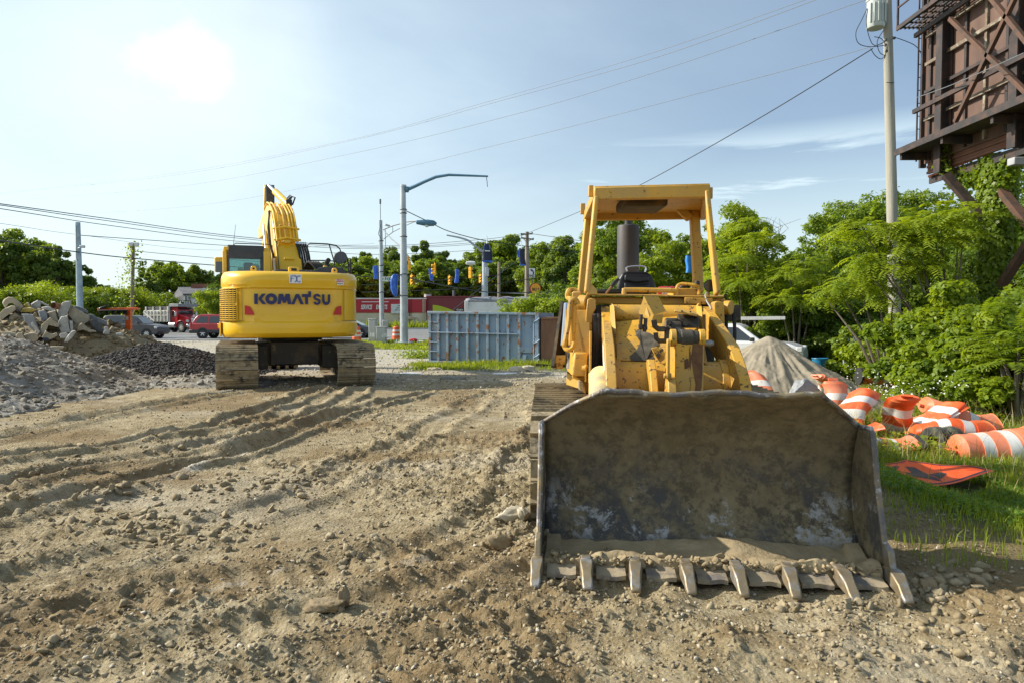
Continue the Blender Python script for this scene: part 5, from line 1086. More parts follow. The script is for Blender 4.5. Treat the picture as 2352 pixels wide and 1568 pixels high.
slabs = [ # polygon in zoom coords, depth, thickness, material, label, lean
 ([(35,440),(60,390),(130,345),(210,360),(330,440),(370,500),(330,560),(280,600),(240,560),(250,490),(190,440),(130,450),(80,520)], 23.4, .8, CLY, 'rounded brown concrete lump at the top left of the rubble pile'),
 ([(0,600),(60,540),(180,480),(240,490),(250,540),(190,590),(100,650),(30,710),(0,690)], 22.8, .6, CLY, 'long tan concrete piece below the rounded lump at the far left'),
 ([(125,750),(150,640),(230,590),(310,650),(330,730),(250,760),(190,700),(170,755)], 22.9, .5, CLY, 'tan hooked concrete piece standing in front of the grey clay'),
 ([(375,470),(440,435),(490,520),(440,520),(380,525)], 23.6, .35, YLC, 'small kerb piece with a yellow painted face on the pile top'),
 ([(300,590),(370,525),(485,515),(575,545),(520,575),(420,590)], 23.2, .35, YLC, 'flat kerb piece with yellow paint on its edge'),
 ([(478,460),(590,400),(640,440),(620,550),(540,560),(500,520)], 23.8, .55, CON, 'big pale concrete block with a sunlit top, left half of the peak'),
 ([(590,400),(770,480),(760,495),(640,445)], 23.9, .9, CON, 'pale slab end pointing right at the top of the pile'),
 ([(645,515),(720,500),(870,520),(860,560),(780,575)], 23.3, .4, CON, 'flat white slab lying below the pale block'),
 ([(805,430),(860,425),(870,520),(840,515),(820,470)], 23.4, .25, CON, 'small upright white chip at the pile top'),
 ([(900,560),(940,500),(980,430),(1060,412),(1115,415),(1110,500),(1060,600),(1000,660),(930,690),(895,640)], 22.9, .6, CON, 'rough grey boulder of broken concrete at the peak of the pile'),
 ([(1060,520),(1150,500),(1300,590),(1400,640),(1410,720),(1330,780),(1200,780),(1130,700),(1065,620)], 23.0, .8, CLY, 'large brown clay covered boulder right of the grey one'),
 ([(1140,490),(1210,490),(1350,545),(1385,580),(1370,612),(1260,560)], 23.6, .3, GRC, 'thin grey slab lying on the brown boulder'),
 ([(1380,615),(1430,620),(1560,680),(1680,730),(1680,790),(1600,780),(1480,710),(1400,690)], 23.4, .2, GRC, 'long grey pavement slab sloping down to the right'),
 ([(1400,720),(1500,700),(1560,770),(1620,870),(1615,910),(1530,880),(1450,800)], 22.8, .35, DKC, 'dark asphalt slab leaning under the grey pavement slab'),
 ([(1630,830),(1650,805),(1690,815),(1720,890),(1710,930),(1625,920)], 22.4, .25, CON, 'small upright grey slab at the right foot of the pile'),
 ([(735,590),(870,560),(890,640),(915,730),(860,720),(780,670)], 22.8, .4, CLY, 'flat tan slab tilted beneath the grey boulder'),
 ([(625,975),(640,830),(655,780),(790,665),(845,720),(940,770),(920,820),(820,800),(760,780),(730,860),(690,900)], 22.0, .5, CLY, 'cream curved kerb corner standing in the middle of the pile'),
 ([(640,1000),(715,870),(760,910),(820,930),(890,905),(905,950),(850,985),(720,1030)], 21.6, .5, CLY, 'lower cream kerb corner with a scooped top'),
 ([(915,735),(960,650),(1055,645),(1105,900),(960,910),(935,840)], 22.1, .35, CON, 'tall white concrete slab standing upright in the pile'),
 ([(1085,725),(1140,720),(1145,890),(1105,895)], 22.1, .2, CON, 'narrow grey slab standing beside the tall white one'),
 ([(330,610),(520,620),(560,740),(640,900),(600,930),(520,880),(400,740)], 22.3, .3, GRC, 'dark grey slab leaning with its edge toward the yard'),
 ([(480,760),(510,735),(630,890),(600,930),(560,880)], 21.9, .25, CON, 'short pale slab propped against the dark grey slab'),
 ([(600,570),(690,550),(740,600),(750,700),(650,730),(620,640)], 22.7, .6, GRC, 'round grey clod wedged in the middle of the pile'),
 ([(370,935),(500,905),(590,920),(600,970),(550,1060),(420,1040),(380,1000)], 21.3, .6, CLY, 'sunlit tan boulder at the foot of the pile'),
 ([(250,950),(290,905),(340,915),(380,970),(370,1040),(270,1020)], 21.0, .4, CLY, 'brown stone left of the sunlit tan boulder'),
 ([(20,960),(60,935),(160,945),(205,985),(200,1010),(60,1000)], 21.2, .4, CON, 'pale flat stone near the left end of the pile'),
 ([(10,900),(80,890),(260,915),(270,960),(200,960),(60,930)], 21.6, .3, CLY, 'long tan stone lying behind the pale flat one'),
 ([(1010,1045),(1030,990),(1130,880),(1180,870),(1195,895),(1120,990),(1060,1045)], 21.2, .2, CON, 'pale slab leaning on the clay at the pile foot'),
 ([(1205,880),(1230,800),(1280,755),(1380,840),(1510,890),(1400,900),(1300,860)], 22.3, .4, CLY, 'pointed tan slab half sunk in the clay'),
 ([(930,950),(950,915),(1040,905),(1080,940),(1020,990),(950,990)], 21.5, .35, CON, 'grey chunk in the gap below the upright slabs'),
 ([(1820,915),(1900,910),(1935,930),(1935,955),(1830,945)], 22.4, .3, CON, 'flat chunk on the clay near the orange trailer'),
 ([(770,1125),(830,1115),(1000,1120),(990,1150),(850,1165)], 18.6, .35, CLY, 'flat slab bedded in the near soil heap'),
]
def gather(poly, Y, th, mt, label, name='concrete_chunk', cat='concrete chunk', group='broken concrete piled at the left', fn=R1, seed=0):
    """faceted rock: front outline, raised centre ridge, shrunken back"""
    r1 = random.Random(seed); n = len(poly); cx = sum(p[0] for p in poly)/n; cy = sum(p[1] for p in poly)/n
    fr = [fn(x, y, Y+r1.uniform(-.05, .05)*th) for x, y in poly]
    fin = [fn(cx+(x-cx)*.93, cy+(y-cy)*.93, Y-th*.05) for x, y in poly]
    bk = [fn(cx+(x-cx)*.92, cy+(y-cy)*.92-6, Y+th) for x, y in poly]
    base = sum(fr, Vector())/n; base.z = min(p.z for p in fr)
    m = MB(); vs = fin+fr+bk; fs = [tuple(range(n))]
    for a in (0, 1):
        for i in range(n): fs.append((a*n+i, a*n+(i+1) % n, (a+1)*n+(i+1) % n, (a+1)*n+i))
    fs.append(tuple(range(3*n-1, 2*n-1, -1))); m.add([p-base for p in vs], fs)
    o = m.build(name, mt, None, smooth=0, bevel=.004); o.location = base
    tx = bpy.data.textures.get('roughstone') or bpy.data.textures.new('roughstone', 'CLOUDS'); tx.noise_scale = .22; tx.noise_depth = 4
    tri = o.modifiers.new('tri', 'TRIANGULATE'); sb = o.modifiers.new('sub', 'SUBSURF'); sb.subdivision_type = 'SIMPLE'; sb.levels = sb.render_levels = 3
    dm = o.modifiers.new('rough', 'DISPLACE'); dm.texture = tx; dm.strength = .055; dm.mid_level = .5; dm.texture_coords = 'GLOBAL'
    return tag(o, label, cat, group)
for i, (poly, Y, th, mt, lb) in enumerate(slabs): gather(poly, Y, th, mt, lb, seed=i)
m = MB(); a = R1(835, 480, 22.7); b2 = R1(940, 530, 22.9); m.lathe([(.10, 0), (.10, .7), (.085, .7), (.085, 0)], a, b2-a+Vector((.0, .5, 0)), 20); tag(m.build('pipe_stub', mat('rusty_pipe', (.22, .09, .04), .85, col2=(.35, .2, .1), scale=8)), 'rusty pipe stub sticking out of the top of the concrete pile', 'pipe')
m = MB(); a = R1(640, 1035, 21.0); m.lathe([(.12, 0), (.12, .2), (.105, .2), (.105, 0)], a, (0.1, 1, 0), 22); tag(m.build('drain_pipe', BLK), 'black drain pipe end showing at the foot of the concrete pile', 'pipe')
# ---------------------------------------------------------------- orange trailer with folded sign board (zoom region [350,1100,950,1450], 3.92/src)
def R2(x, y, Y): return P((350+x/3.92)/1.7415, (1100+y/3.92)/1.7415, Y)
ORG = mat('orange_paint', (.78, .13, .015), .4, var=.06, coat=.2)
ty = 24.5
T = empty('sign_trailer', G(262, 800)*1.0, 0, 'orange towed sign trailer with its black message board folded flat on top', 'trailer'); T.location = (R2(450, 1080, ty).x, ty, 0)
bpy.context.view_layer.update()
m = MB(); m.bar(R2(652, 1075, ty), R2(645, 545, ty), .18, .14, up=(0, 1, 0)); m.build('mast', ORG, T, bevel=.01)
m = MB(); m.bar(R2(575, 1075, ty), R2(640, 890, ty), .06, .08, up=(0, 1, 0)); m.build('mast_brace', ORG, T, bevel=.004)
m = MB(); m.bar(R2(160, 548, ty), R2(785, 530, ty), .07, .10); m.prism([R2(630, 515, ty-.1), R2(790, 520, ty-.1), R2(770, 545, ty-.1), R2(700, 555, ty-.1), R2(630, 545, ty-.1)], (0, .2, 0)); m.build('top_frame', ORG, T, bevel=.006)
m = MB(); m.hexa([R2(165, 568, ty-1.0), R2(632, 565, ty-1.0), R2(630, 545, ty-1.0), R2(160, 552, ty-1.0)], [R2(165, 568, ty+.9), R2(632, 565, ty+.9), R2(630, 548, ty+.9), R2(160, 555, ty+.9)]); SB = m.build('message_board', BLK, T, bevel=.01)
for x0, x1 in ((180, 228), (272, 325), (370, 422), (462, 518), (552, 618)):
    m = MB(); m.hexa([R2(x0, 622, ty-.2), R2(x1, 622, ty-.2), R2(x1, 566, ty-.2), R2(x0, 566, ty-.2)], [R2(x0, 622, ty+.2), R2(x1, 622, ty+.2), R2(x1, 566, ty+.2), R2(x0, 566, ty+.2)]); m.build('lamp_hood', BLK, SB, bevel=.01)
m = MB(); m.hexa([R2(170, 520, ty-.3), R2(300, 475, ty-.3), R2(300, 500, ty-.3), R2(180, 548, ty-.3)], [R2(170, 520, ty+.5), R2(300, 475, ty+.5), R2(300, 500, ty+.5), R2(180, 548, ty+.5)]); m.build('solar_panel', mat('panel_blue_black', (.015, .018, .03), .25), T, bevel=.01)
m = MB(); m.prism([R2(545, 655, ty-.12), R2(632, 652, ty-.12), R2(634, 702, ty-.12), R2(546, 705, ty-.12)], (0, .02, 0)); m.build('notice_plate', mat('plate_white', (.68, .66, .64), .5), T); m = MB(); m.prism([R2(583, 678, ty-.125), R2(596, 678, ty-.125), R2(596, 697, ty-.125), R2(583, 697, ty-.125)], (0, -.004, 0)); m.build('notice_mark', BLK, T, smooth=0)
wc = R2(410, 1082, ty-.3); wc.z = .34
m = MB(); m.lathe([(.12, -.1), (.2, -.1), (.30, -.11), (.34, -.06), (.34, .06), (.30, .11), (.2, .1)], wc, (0, 1, 0), 28); WH = m.build('wheel', RUB, T); m = MB(); m.lathe([(0, -.05), (.08, -.07), (.2, -.04), (.2, .05)], wc, (0, 1, 0), 22); m.build('rim', mat('grey_rim', (.42, .42, .38), .5), WH)
m = MB(); rows = [[wc+Vector((math.cos(a)*r_, dy, math.sin(a)*r_)) for a in np.linspace(.15, math.pi+.1, 20)] for dy, r_ in ((-.17, .42), (-.17, .50), (.17, .50), (.17, .42))]; m.grid(rows); m.build('fender', ORG, T, solid=.015)
m = MB(); m.bar(R2(240, 1090, ty), R2(700, 1072, ty), .10, .10); m.bar(R2(690, 1078, ty-.2), R2(1200, 1083, ty-.6), .10, .12); m.box(R2(1060, 1098, ty-.5), (.2, .1, .1)); m.build('chassis', ORG, T, bevel=.006)
m = MB(); m.bar(R2(1190, 1075, ty-.6), R2(1300, 1072, ty-.7), .09, .09); m.cyl(R2(1275, 1075, ty-.7), R2(1275, 1042, ty-.7), .02, n=8); m.cyl(R2(1195, 1090, ty-.6), R2(1195, 1160, ty-.6), .015, n=6); m.build('hitch', mat('galvanised', (.45, .46, .46), .45, metal=.7), T, bevel=.004)
m = MB(); m.tube(arc(R2(1200, 1090, ty-.65), R2(1270, 1095, ty-.7), .28, 8), .012, 5); m.build('safety_chain', MATS['galvanised'], T)
m = MB(); m.bar(R2(250, 1075, ty-.4), R2(360, 885, ty-.3), .07, .05); m.build('timber_prop', mat('raw_timber', (.52, .42, .22), .8, stretch=(1, 1, .2)), T); m = MB(); m.bar(R2(672, 700, ty-.2), R2(745, 545, ty-.1), .03, .03); m.build('yellow_strap', mat('strap_yellow', (.55, .42, .12), .8), T)
# ---------------------------------------------------------------- dumpster (zoom region [1400,650,2300,1550], 1.742/src == display*3.034 with origin)
def R3(x, y, Y): return P((1400+x/1.7422)/1.7415, (650+y/1.7422)/1.7415, Y)
DBL = mat('dumpster_blue', (.27, .37, .50), .6, col2=(.34, .44, .55), scale=1.5, thr=(.4, .6), col3=(.26, .10, .035), scale3=4.5, thr3=(.585, .625), bump=.25, bscale=12, stretch=(1, 1, .55))
DRB = mat('dumpster_rusty_rim', (.29, .38, .47), .65, col2=(.30, .13, .045), scale=4.5, thr=(.545, .61), bump=.3, bscale=20)
def dq(u, v, off=0):
    """point on dumpster front: u 0..1 along, v 0 base .. 1 top, off toward viewer"""
    b0 = G(986.5, 832, -.01); b1 = G(1239, 841, -.07); p = b0.lerp(b1, u); n_ = Vector((b1.y-b0.y, -(b1.x-b0.x), 0)).normalized()
    h = 1.79+(-.0)*u; return p+Vector((0, 0, h*v))+n_*off
DN = (dq(0, 0, 1)-dq(0, 0, 0)); DU = (dq(1, 0)-dq(0, 0)).normalized()
DM = empty('dumpster', dq(.5, 0), math.atan2(DU.y, DU.x), 'rusty pale blue ribbed roll-off dumpster standing open in the yard', 'dumpster')
W_ = (dq(1, 0)-dq(0, 0)).length
m = MB(); bkv = -DN*2.2
for poly in ([dq(0, 0), dq(1, 0), dq(1, 1), dq(0, 1)],): m.prism(poly, -DN*.04)
m.prism([dq(0, 0)+bkv, dq(1, 0)+bkv, dq(1, 1)+bkv, dq(0, 1)+bkv], -DN*.04); m.prism([dq(0, 0), dq(0, 1), dq(0, 1)+bkv, dq(0, 0)+bkv], DU*.04); m.prism([dq(1, 0), dq(1, 1), dq(1, 1)+bkv, dq(1, 0)+bkv], -DU*.04); m.prism([dq(0, .06), dq(1, .06), dq(1, .06)+bkv, dq(0, .06)+bkv], Vector((0, 0, .04)))
m.build('shell', DBL, DM, smooth=0)
us = [0.015, .095, .180, .272, .365, .458, .548, .640, .732, .830]
for u in us: m = MB(); m.prism([dq(u-.011, .03, .0), dq(u+.011, .03, .0), dq(u+.011, .97, .0), dq(u-.011, .97, .0)], DN*.12); m.build('rib', DRB, DM, bevel=.006)
m = MB(); m.prism([dq(-.005, .955, -.03), dq(1.005, .955, -.03), dq(1.005, 1.0, -.03), dq(-.005, 1.0, -.03)], DN*.17); m.build('top_rail', DRB, DM, bevel=.01)
m = MB(); m.prism([dq(-.005, .0, -.03), dq(1.005, .0, -.03), dq(1.005, .045, -.03), dq(-.005, .045, -.03)], DN*.16); m.build('bottom_rail', DRB, DM, bevel=.01)
for u in (.985,): m = MB(); m.prism([dq(u-.015, .0, -.03), dq(u+.015, .0, -.03), dq(u+.015, 1, -.03), dq(u-.015, 1, -.03)], DN*.175); m.build('corner_post', DBL, DM, bevel=.006)
m = MB(); m.prism([dq(.0, .585, .0), dq(.82, .585, .0), dq(.82, .605, .0), dq(.0, .605, .0)], DN*.135); m.build('waist_rail', DBL, DM, bevel=.004)
for v in (.40, .22, .78): m = MB(); m.prism([dq(.015, v, .0), dq(.09, v, .0), dq(.09, v+.018, .0), dq(.015, v+.018, .0)], DN*.13); m.build('ladder_rung', DBL, DM, bevel=.003)
m = MB(); m.prism([dq(.83, .25, .0), dq(.96, .25, .0), dq(.96, .36, .0), dq(.83, .36, .0)], DN*.08); m.build('door_plate', DBL, DM, bevel=.006)
m = MB(); m.prism([dq(.825, .03, .0), dq(.875, .03, .0), dq(.895, .21, .0), dq(.86, .21, .0)], DN*.11); m.build('stiffener', DBL, DM, bevel=.004)
m = MB(); m.cyl(dq(.955, .06, .08), dq(.955, .92, .08), .022, n=8); m.build('latch_rod', DBL, DM)
for v in (.86, .46, .10, .20):
    m = MB(); m.box(dq(.97, v, .12), (.12, .05, .09)); m.tube([dq(.96, v-.03, .14), dq(.99, v, .16), dq(1.01, v+.045, .15)], .022, 6); m.build('hinge', DBL, DM, bevel=.004)
bpy.context.view_layer.update()
Mt = Matrix.Translation(dq(.057, .72, .006)) @ Matrix.Rotation(math.atan2(DU.y, DU.x), 4, 'Z') @ Matrix.Rotation(R(90), 4, 'X')
text_obj('stencil', '1-4884', mat('stencil_white', (.78, .78, .76), .6), DM, Mt, .115, .003, .72); Mt2 = Mt.copy(); Mt2.translation = dq(.057, .655, .006); text_obj('stencil', 'WT7264', MATS['stencil_white'], DM, Mt2, .115, .003, .66)
BRN = mat('brown_steel', (.20, .095, .055), .75, col2=(.27, .14, .085), scale=2, thr=(.42, .6), bump=.3, bscale=12, stretch=(1, 1, .3))
m = MB(); a = P(1242, 838, 22.9); a.z = -.1; m.hexa([a, a+Vector((1.5, -.3, 0)), a+Vector((1.5, -.3, 1.66)), a+Vector((0, 0, 1.68))], [p+Vector((.3, 2, 0)) for p in (a, a+Vector((1.5, -.3, 0)), a+Vector((1.5, -.3, 1.66)), a+Vector((0, 0, 1.68)))])
bc = m.build('container', BRN, None, bevel=.01); tag(bc, 'plain rusty brown container beside the blue dumpster', 'container')
m = MB()
for k in range(5): q = a+Vector((.15+.28*k, -.03*k-.03, .05)); m.bar(q, q+Vector((0, 0, 1.5)), .03, .02, up=(0, 1, 0))
m.bar(a+Vector((0, -.03, 1.64)), a+Vector((1.5, -.33, 1.62)), .05, .06); m.build('ribs', BRN, bc)
m = MB(); m.box(G(1262, 843)+Vector((0, 0, .05)), (.9, .08, .08), (0, .08, .1)); tag(m.build('steel_bar', GRM), 'short dark steel bar lying in front of the brown container', 'bar')
# black base plate and small rubbish near the loader
m = MB(); a = G(1268, 893); b0 = G(1330, 891)
m.prism([(0, 0, 0), (.62, 0, 0), (.62, 0, .04), (.5, 0, .09), (.42, 0, .05), (.2, 0, .05), (.16, 0, .11), (.05, 0, .11), (0, 0, .06)], (0, .35, 0)); o = m.build('rubber_weight', mat('grey_rubber_foot', (.10, .10, .10), .8, col2=(.2, .2, .19), scale=5), None, bevel=.01); o.location = a+Vector((0, 0, hz(a.x, a.y))); tag(o, 'flat grey rubber sign weight lying left of the crawler loader', 'rubber weight')
def litter(name, px, py, sx, sy, szz, mt, label, cat, rz=0, seed=1, group=None):
    g = G(px, py); z = hz(g.x, g.y); g = G(px, py, z); v, f = lump(4, .75, seed, 1, 2.2, .45); v = v*np.array([sx, sy, szz]); o = mesh_np(name, v, f, mt, smooth=False); o.location = (g.x, g.y, z+szz*.35); o.rotation_euler = (0, 0, rz); return tag(o, label, cat, group)
LMS = mat('limestone', (.50, .44, .33), .9, col2=(.40, .34, .24), scale=5, bump=.4, bscale=18)
litter('paper_scrap', 1158, 858, .42, .12, .03, WHT, 'white paper scrap on the gravel in front of the dumpster', 'paper scrap', seed=3)
litter('stone', 1190, 852, .28, .2, .11, LMS, 'pale stone in the weeds in front of the dumpster', 'stone', seed=4); litter('stone', 1215, 851, .22, .16, .12, LMS, 'second pale stone, right of the one in front of the dumpster', 'stone', seed=14)
litter('stone', 1042, 870, .36, .22, .06, MATS['rubble'], 'flat grey stone on the dirt left of the loader tracks', 'stone', seed=5)
litter('stone', 942, 858, .42, .12, .035, WHT, 'flat white scrap right of the excavator track', 'scrap', seed=6)
litter('stone', 1000, 848, .30, .14, .05, LMS, 'pale slab chip at the left corner of the dumpster', 'stone', seed=7)
CL = MATS['clod']
litter('mud_clod', 755, 1394, .125, .075, .035, mat('mud_lump', (.27, .205, .12), .95, col2=(.22, .16, .085), scale=9, bump=.6, bscale=30), 'big flat mud clod in the lower middle of the yard', 'mud clod', rz=.1, seed=8)
litter('mud_clod', 790, 1382, .035, .03, .06, MATS['mud_lump'], 'upright mud lump standing on the flat mud clod', 'mud clod', seed=19)
litter('mud_clod', 2128, 1357, .052, .06, .065, MATS['mud_lump'], 'mud clod beside the right corner tooth of the bucket', 'mud clod', seed=10)
litter('stone', 1172, 1192, .17, .09, .07, LMS, 'long pale stone against the side of the loader bucket', 'stone', rz=.4, seed=11); litter('mud_clod', 1150, 1248, .12, .08, .06, MATS['mud_lump'], 'brown clod below the long pale stone by the bucket', 'mud clod', seed=12)
litter('stone', 1205, 1185, .06, .06, .06, LMS, 'small round pale stone next to the bucket side', 'stone', seed=13)
# ================================================================ STREET: poles, signals, signs, building, vehicles
def R4(x, y, Y): return P((1440+x/3.919)/1.7415, (1000+y/3.919)/1.7415, Y)
def R5(x, y, Y): return P((1700+x/3.618)/1.7415, (880+y/3.618)/1.7415, Y)
def R6(x, y, Y): return P((2850+x/1.845)/1.7415, (1250+y/1.845)/1.7415, Y)
GAL = mat('galvanised_pole', (.46, .50, .53), .45, metal=.35, col2=(.38, .42, .45), scale=2, var=.06); DGP = mat('dark_pole', (.10, .11, .12), .5, metal=.3)
WDP = mat('weathered_wood', (.25, .20, .15), .9, col2=(.33, .28, .22), scale=6, stretch=(1, 1, .08), bump=.4, bscale=30)
SGY = mat('signal_yellow', (.85, .42, .01), .45, var=.04); TRP = mat('blue_tarp', (.015, .09, .50), .45, col2=(.03, .16, .62), scale=5, bump=.6, bscale=6); TRD = mat('dark_tarp', (.012, .02, .06), .6, bump=.5, bscale=6)
def base_at(px, Y, z=0): p = P(px, 727, Y); return Vector((p.x, Y, z))
# --- main signal pole
b0 = base_at(928, 39.8); T = empty('signal_pole', b0, 0, 'tall galvanised steel pole with a long bare curved arm at the top', 'pole')
top = P(928, 428, 39.8); m = MB(); m.tube([b0+Vector((0, 0, .12)), Vector((b0.x, b0.y, 3)), Vector((b0.x-.02, b0.y, top.z))], [.24, .215, .155], 20); PO = m.build('shaft', GAL, T)
m = MB(); m.box(b0+Vector((0, 0, .10)), (.95, .95, .07)); m.build('base_plate', GAL, T, bevel=.01)
for sx in (-.36, .36): m = MB(); m.cyl(b0+Vector((sx, -.36, .12)), b0+Vector((sx, -.36, .30)), .05, n=8); m.build('anchor_bolt', GAL, T)
m = MB(); m.box(b0+Vector((.0, -.24, 1.0)), (.16, .04, .28)); m.build('hand_hole', GAL, T, bevel=.03)
m = MB(); m.cyl(Vector((b0.x, b0.y, top.z-.05)), Vector((b0.x, b0.y, top.z+.06)), .18, n=20); m.build('pole_cap', GAL, T)
BLP = mat('blue_grey_arm', (.09, .20, .30), .5, metal=.3)
arm = [R3(x, y, Y) for x, y, Y in ((398, 190, 39.8), (450, 168, 39.7), (520, 135, 39.6), (600, 102, 39.5), (690, 88, 39.4), (800, 92, 39.3), (962, 98, 39.2))]
m = MB(); m.tube(arm, [.11, .10, .09, .085, .075, .065, .05], 12); m.cyl(arm[0]+Vector((-.12, 0, 0)), arm[0]+Vector((.08, 0, 0)), .17, n=14); m.build('mast_arm', BLP, T)
m = MB(); m.tube(arc(R3(945, 98, 39.2), R3(958, 172, 39.2), -.2, 5), .02, 5); m.build('loose_wire', DGP, T)
for y in (330, 355, 518, 780, 930): z_ = R3(375, y, 39.8).z; m = MB(); m.lathe([(.19+.05*(top.z-z_)/top.z, -.03), (.205+.05*(top.z-z_)/top.z, 0), (.19+.05*(top.z-z_)/top.z, .03)], (b0.x, b0.y, z_), (0, 0, 1), 20); m.build('clamp_band', DGP, T)
# bagged pedestrian/vehicle head on the pole
def tarp_bag(name, quad_px, fn, Y, th, mt, label, group='blue plastic bags over the traffic lights', under=None, seed=0, cat='bagged light'):
    """wrinkled bag: outline swept round, folds by noise"""
    rows = []; n = len(quad_px)
    for i, (xl, xr_, y) in enumerate(quad_px):
        l = fn(xl, y, Y); r_ = fn(xr_, y, Y); c = (l+r_)/2; w = (r_-l).length/2; row = []
        for k in range(20):
            a = 2*math.pi*k/20; q_ = .8+.2*abs(math.cos(2*a)); rr = 1+.14*(random.Random(seed*99+k*7+i//2).random()-.5)
            row.append(c+Vector((math.copysign(abs(math.cos(a))**.6, math.cos(a))*w*rr, math.copysign(abs(math.sin(a))**.6, math.sin(a))*th*rr, .0)))
        rows.append(row)
    m = MB(); m.grid(rows, wrap=True); m.add(rows[0], [tuple(range(20))]); m.add(rows[-1], [tuple(range(19, -1, -1))]); o = m.build(name, mt, None, smooth=50); return tag(o, label, cat, group)
tarp_bag('bagged_signal', [(545, 575, 380), (495, 600, 410), (487, 598, 470), (485, 588, 540), (487, 588, 620), (515, 585, 690), (548, 575, 735)], R4, 39.4, .22, TRP, 'pale blue plastic bag over a light strapped to the tallest steel pole', seed=1)
m = MB(); m.bar(R4(575, 395, 39.5), R4(655, 397, 39.7), .05, .05); m.build('bracket', DGP, T); m = MB(); m.bar(R4(575, 710, 39.5), R4(655, 710, 39.7), .05, .05); m.build('bracket', DGP, T)
# --- second pole with street lamp and antenna
b1 = base_at(877.5, 43.5); T = empty('lamp_pole', b1, 0, 'grey steel pole with an antenna and a lamp arm, left of the tallest pole', 'pole')
tp = R3(220, 405, 43.5); m = MB(); m.tube([b1, Vector((b1.x-.06, b1.y, tp.z))], .155, 16, r2=.12); m.build('shaft', GAL, T)
m = MB(); m.tube([R3(213, 408, 43.3), R3(211, 290, 43.3)], .02, 6); m.tube([R3(211, 290, 43.3), R3(211, 257, 43.3)], .055, 8); m.build('antenna', DGP, T)
m = MB(); m.tube([R3(232, 470, 43.3), R3(300, 442, 42.6), R3(400, 415, 41.6), R3(455, 410, 41), R3(500, 412, 40.6)], .035, 8); m.tube([R3(235, 535, 43.3), R3(300, 485, 42.6), R3(400, 435, 41.6), R3(455, 412, 41)], .025, 8); m.bar(R3(298, 443, 42.6), R3(298, 487, 42.6), .03, .03); m.tube([R3(238, 478, 43.3), R3(290, 535, 42.5), R3(352, 585, 41.5)], .03, 6); m.build('lamp_arm', DGP, T)
m = MB(); c = R3(530, 422, 40.4); m.lathe([(0, -.62), (.12, -.55), (.17, -.2), (.2, .1), (.17, .45), (.06, .62), (0, .64)], c, (1, 0, -.06), 16); HD = m.build('lamp_head', BLP, T); m = MB(); m.lathe([(.15, 0), (.13, -.09), (.07, -.15), (0, -.17)], c+Vector((.05, 0, -.10)), (0, 0, 1), 16); m.build('lamp_glass', mat('frosted_glass', (.65, .68, .66), .25), HD)
for y in (548, 720, 763, 905): z_ = R3(222, y, 43.5).z; m = MB(); m.lathe([(.16, -.03), (.175, 0), (.16, .03)], (b1.x-.03, b1.y, z_), (0, 0, 1), 16); m.build('clamp_band', DGP, T)
m = MB(); m.box(R3(262, 440, 43.2), (.3, .15, .12), (0, .3, 0)); m.cyl(R3(236, 437, 43.3), R3(262, 440, 43.2), .03, n=6); m.build('camera', GAL, T, bevel=.02)
m = MB(); m.tube(smooth_pts([R3(215, 430, 43.2), R3(205, 470, 43), R3(198, 500, 43), R3(210, 520, 43), R3(222, 540, 43.2)], 4), .018, 5); m.tube([R3(247, 470, 43.2), R3(247, 540, 43.1), R3(249, 610, 43.1)], .018, 5); m.build('loose_wire', DGP, T)
# street name sign
def plate(name, c0, c1, th, mt, label=None, cat=None, parent=None, group=None):
    m = MB(); a, b = Vector(c0), Vector(c1); p = [Vector((a.x, a.y, a.z)), Vector((b.x, b.y, a.z)), Vector((b.x, b.y, b.z)), Vector((a.x, a.y, b.z))]; n = Vector((b.y-a.y, -(b.x-a.x), 0)).normalized(); m.prism(p, -n*th); o = m.build(name, mt, parent, bevel=.004); return tag(o, label, cat, group)
GRN = mat('sign_green', (.01, .24, .17), .4, var=.02); SWH = mat('sign_white', (.78, .79, .78), .4, var=.03); BKP = mat('black_print', (.02, .02, .02), .5, var=0)
o = plate('street_sign', R4(376, 492, 43.0), R4(505, 425, 43.0), .03, GRN, 'green street name sign reading OLD ST on the lamp pole', 'sign')
c = (R4(376, 458, 42.98)+R4(500, 458, 42.98))/2; text_obj('sign_text', 'OLD ST', SWH, o, facing(R4(430, 459, 42.985)), .36, .006, .62, ext=.004)
m = MB(); a = R4(376, 492, 42.985); b = R4(505, 425, 42.985)
for p, q in (((a.x, a.z), (b.x, a.z)), ((a.x, b.z), (b.x, b.z)), ((a.x, a.z), (a.x, b.z))): m.bar((p[0], a.y, p[1]), (q[0], a.y, q[1]), .03, .03) if p[0] != q[0] else m.bar((p[0], a.y, p[1]), (q[0], a.y, q[1]), .03, .03)
m.build('sign_border', SWH, o, smooth=0)
# --- cabinets
CAB = mat('cabinet_grey', (.46, .46, .44), .5, var=.04)
def cabinet(x0, x1, y0, y1, Y, d, label, slits=()):
    a = R4(x0, y1, Y); b = R4(x1, y0, Y); T = empty('control_cabinet', (a.x/2+b.x/2, Y, 0), 0, label, 'cabinet'); m = MB(); m.bb(a.x, b.x, Y, Y+d, .18, b.z); m.bb(a.x-.03, b.x+.03, Y-.03, Y+d, b.z, b.z+.05); m.build('body', CAB, T, bevel=.02)
    m = MB(); m.bb(a.x+.04, b.x-.04, Y-.012, Y-.002, .28, b.z-.08); m.build('door', CAB, T, bevel=.006)
    m = MB(); m.bb(a.x-.02, b.x+.02, Y-.0, Y+d, -.02, .18); m.build('plinth', mat('kerb_concrete', (.42, .41, .38)), T)
    m = MB(); m.bar((b.x-.18, Y-.05, b.z*.50), (b.x-.18, Y-.05, b.z*.50+.16), .03, .03); m.build('handle', GAL, T)
    for q in slits: m = MB(); m.bb(a.x+q, a.x+q+.06, Y-.018, Y-.013, .36, .60); m.build('label_strip', SWH, T)
    return T
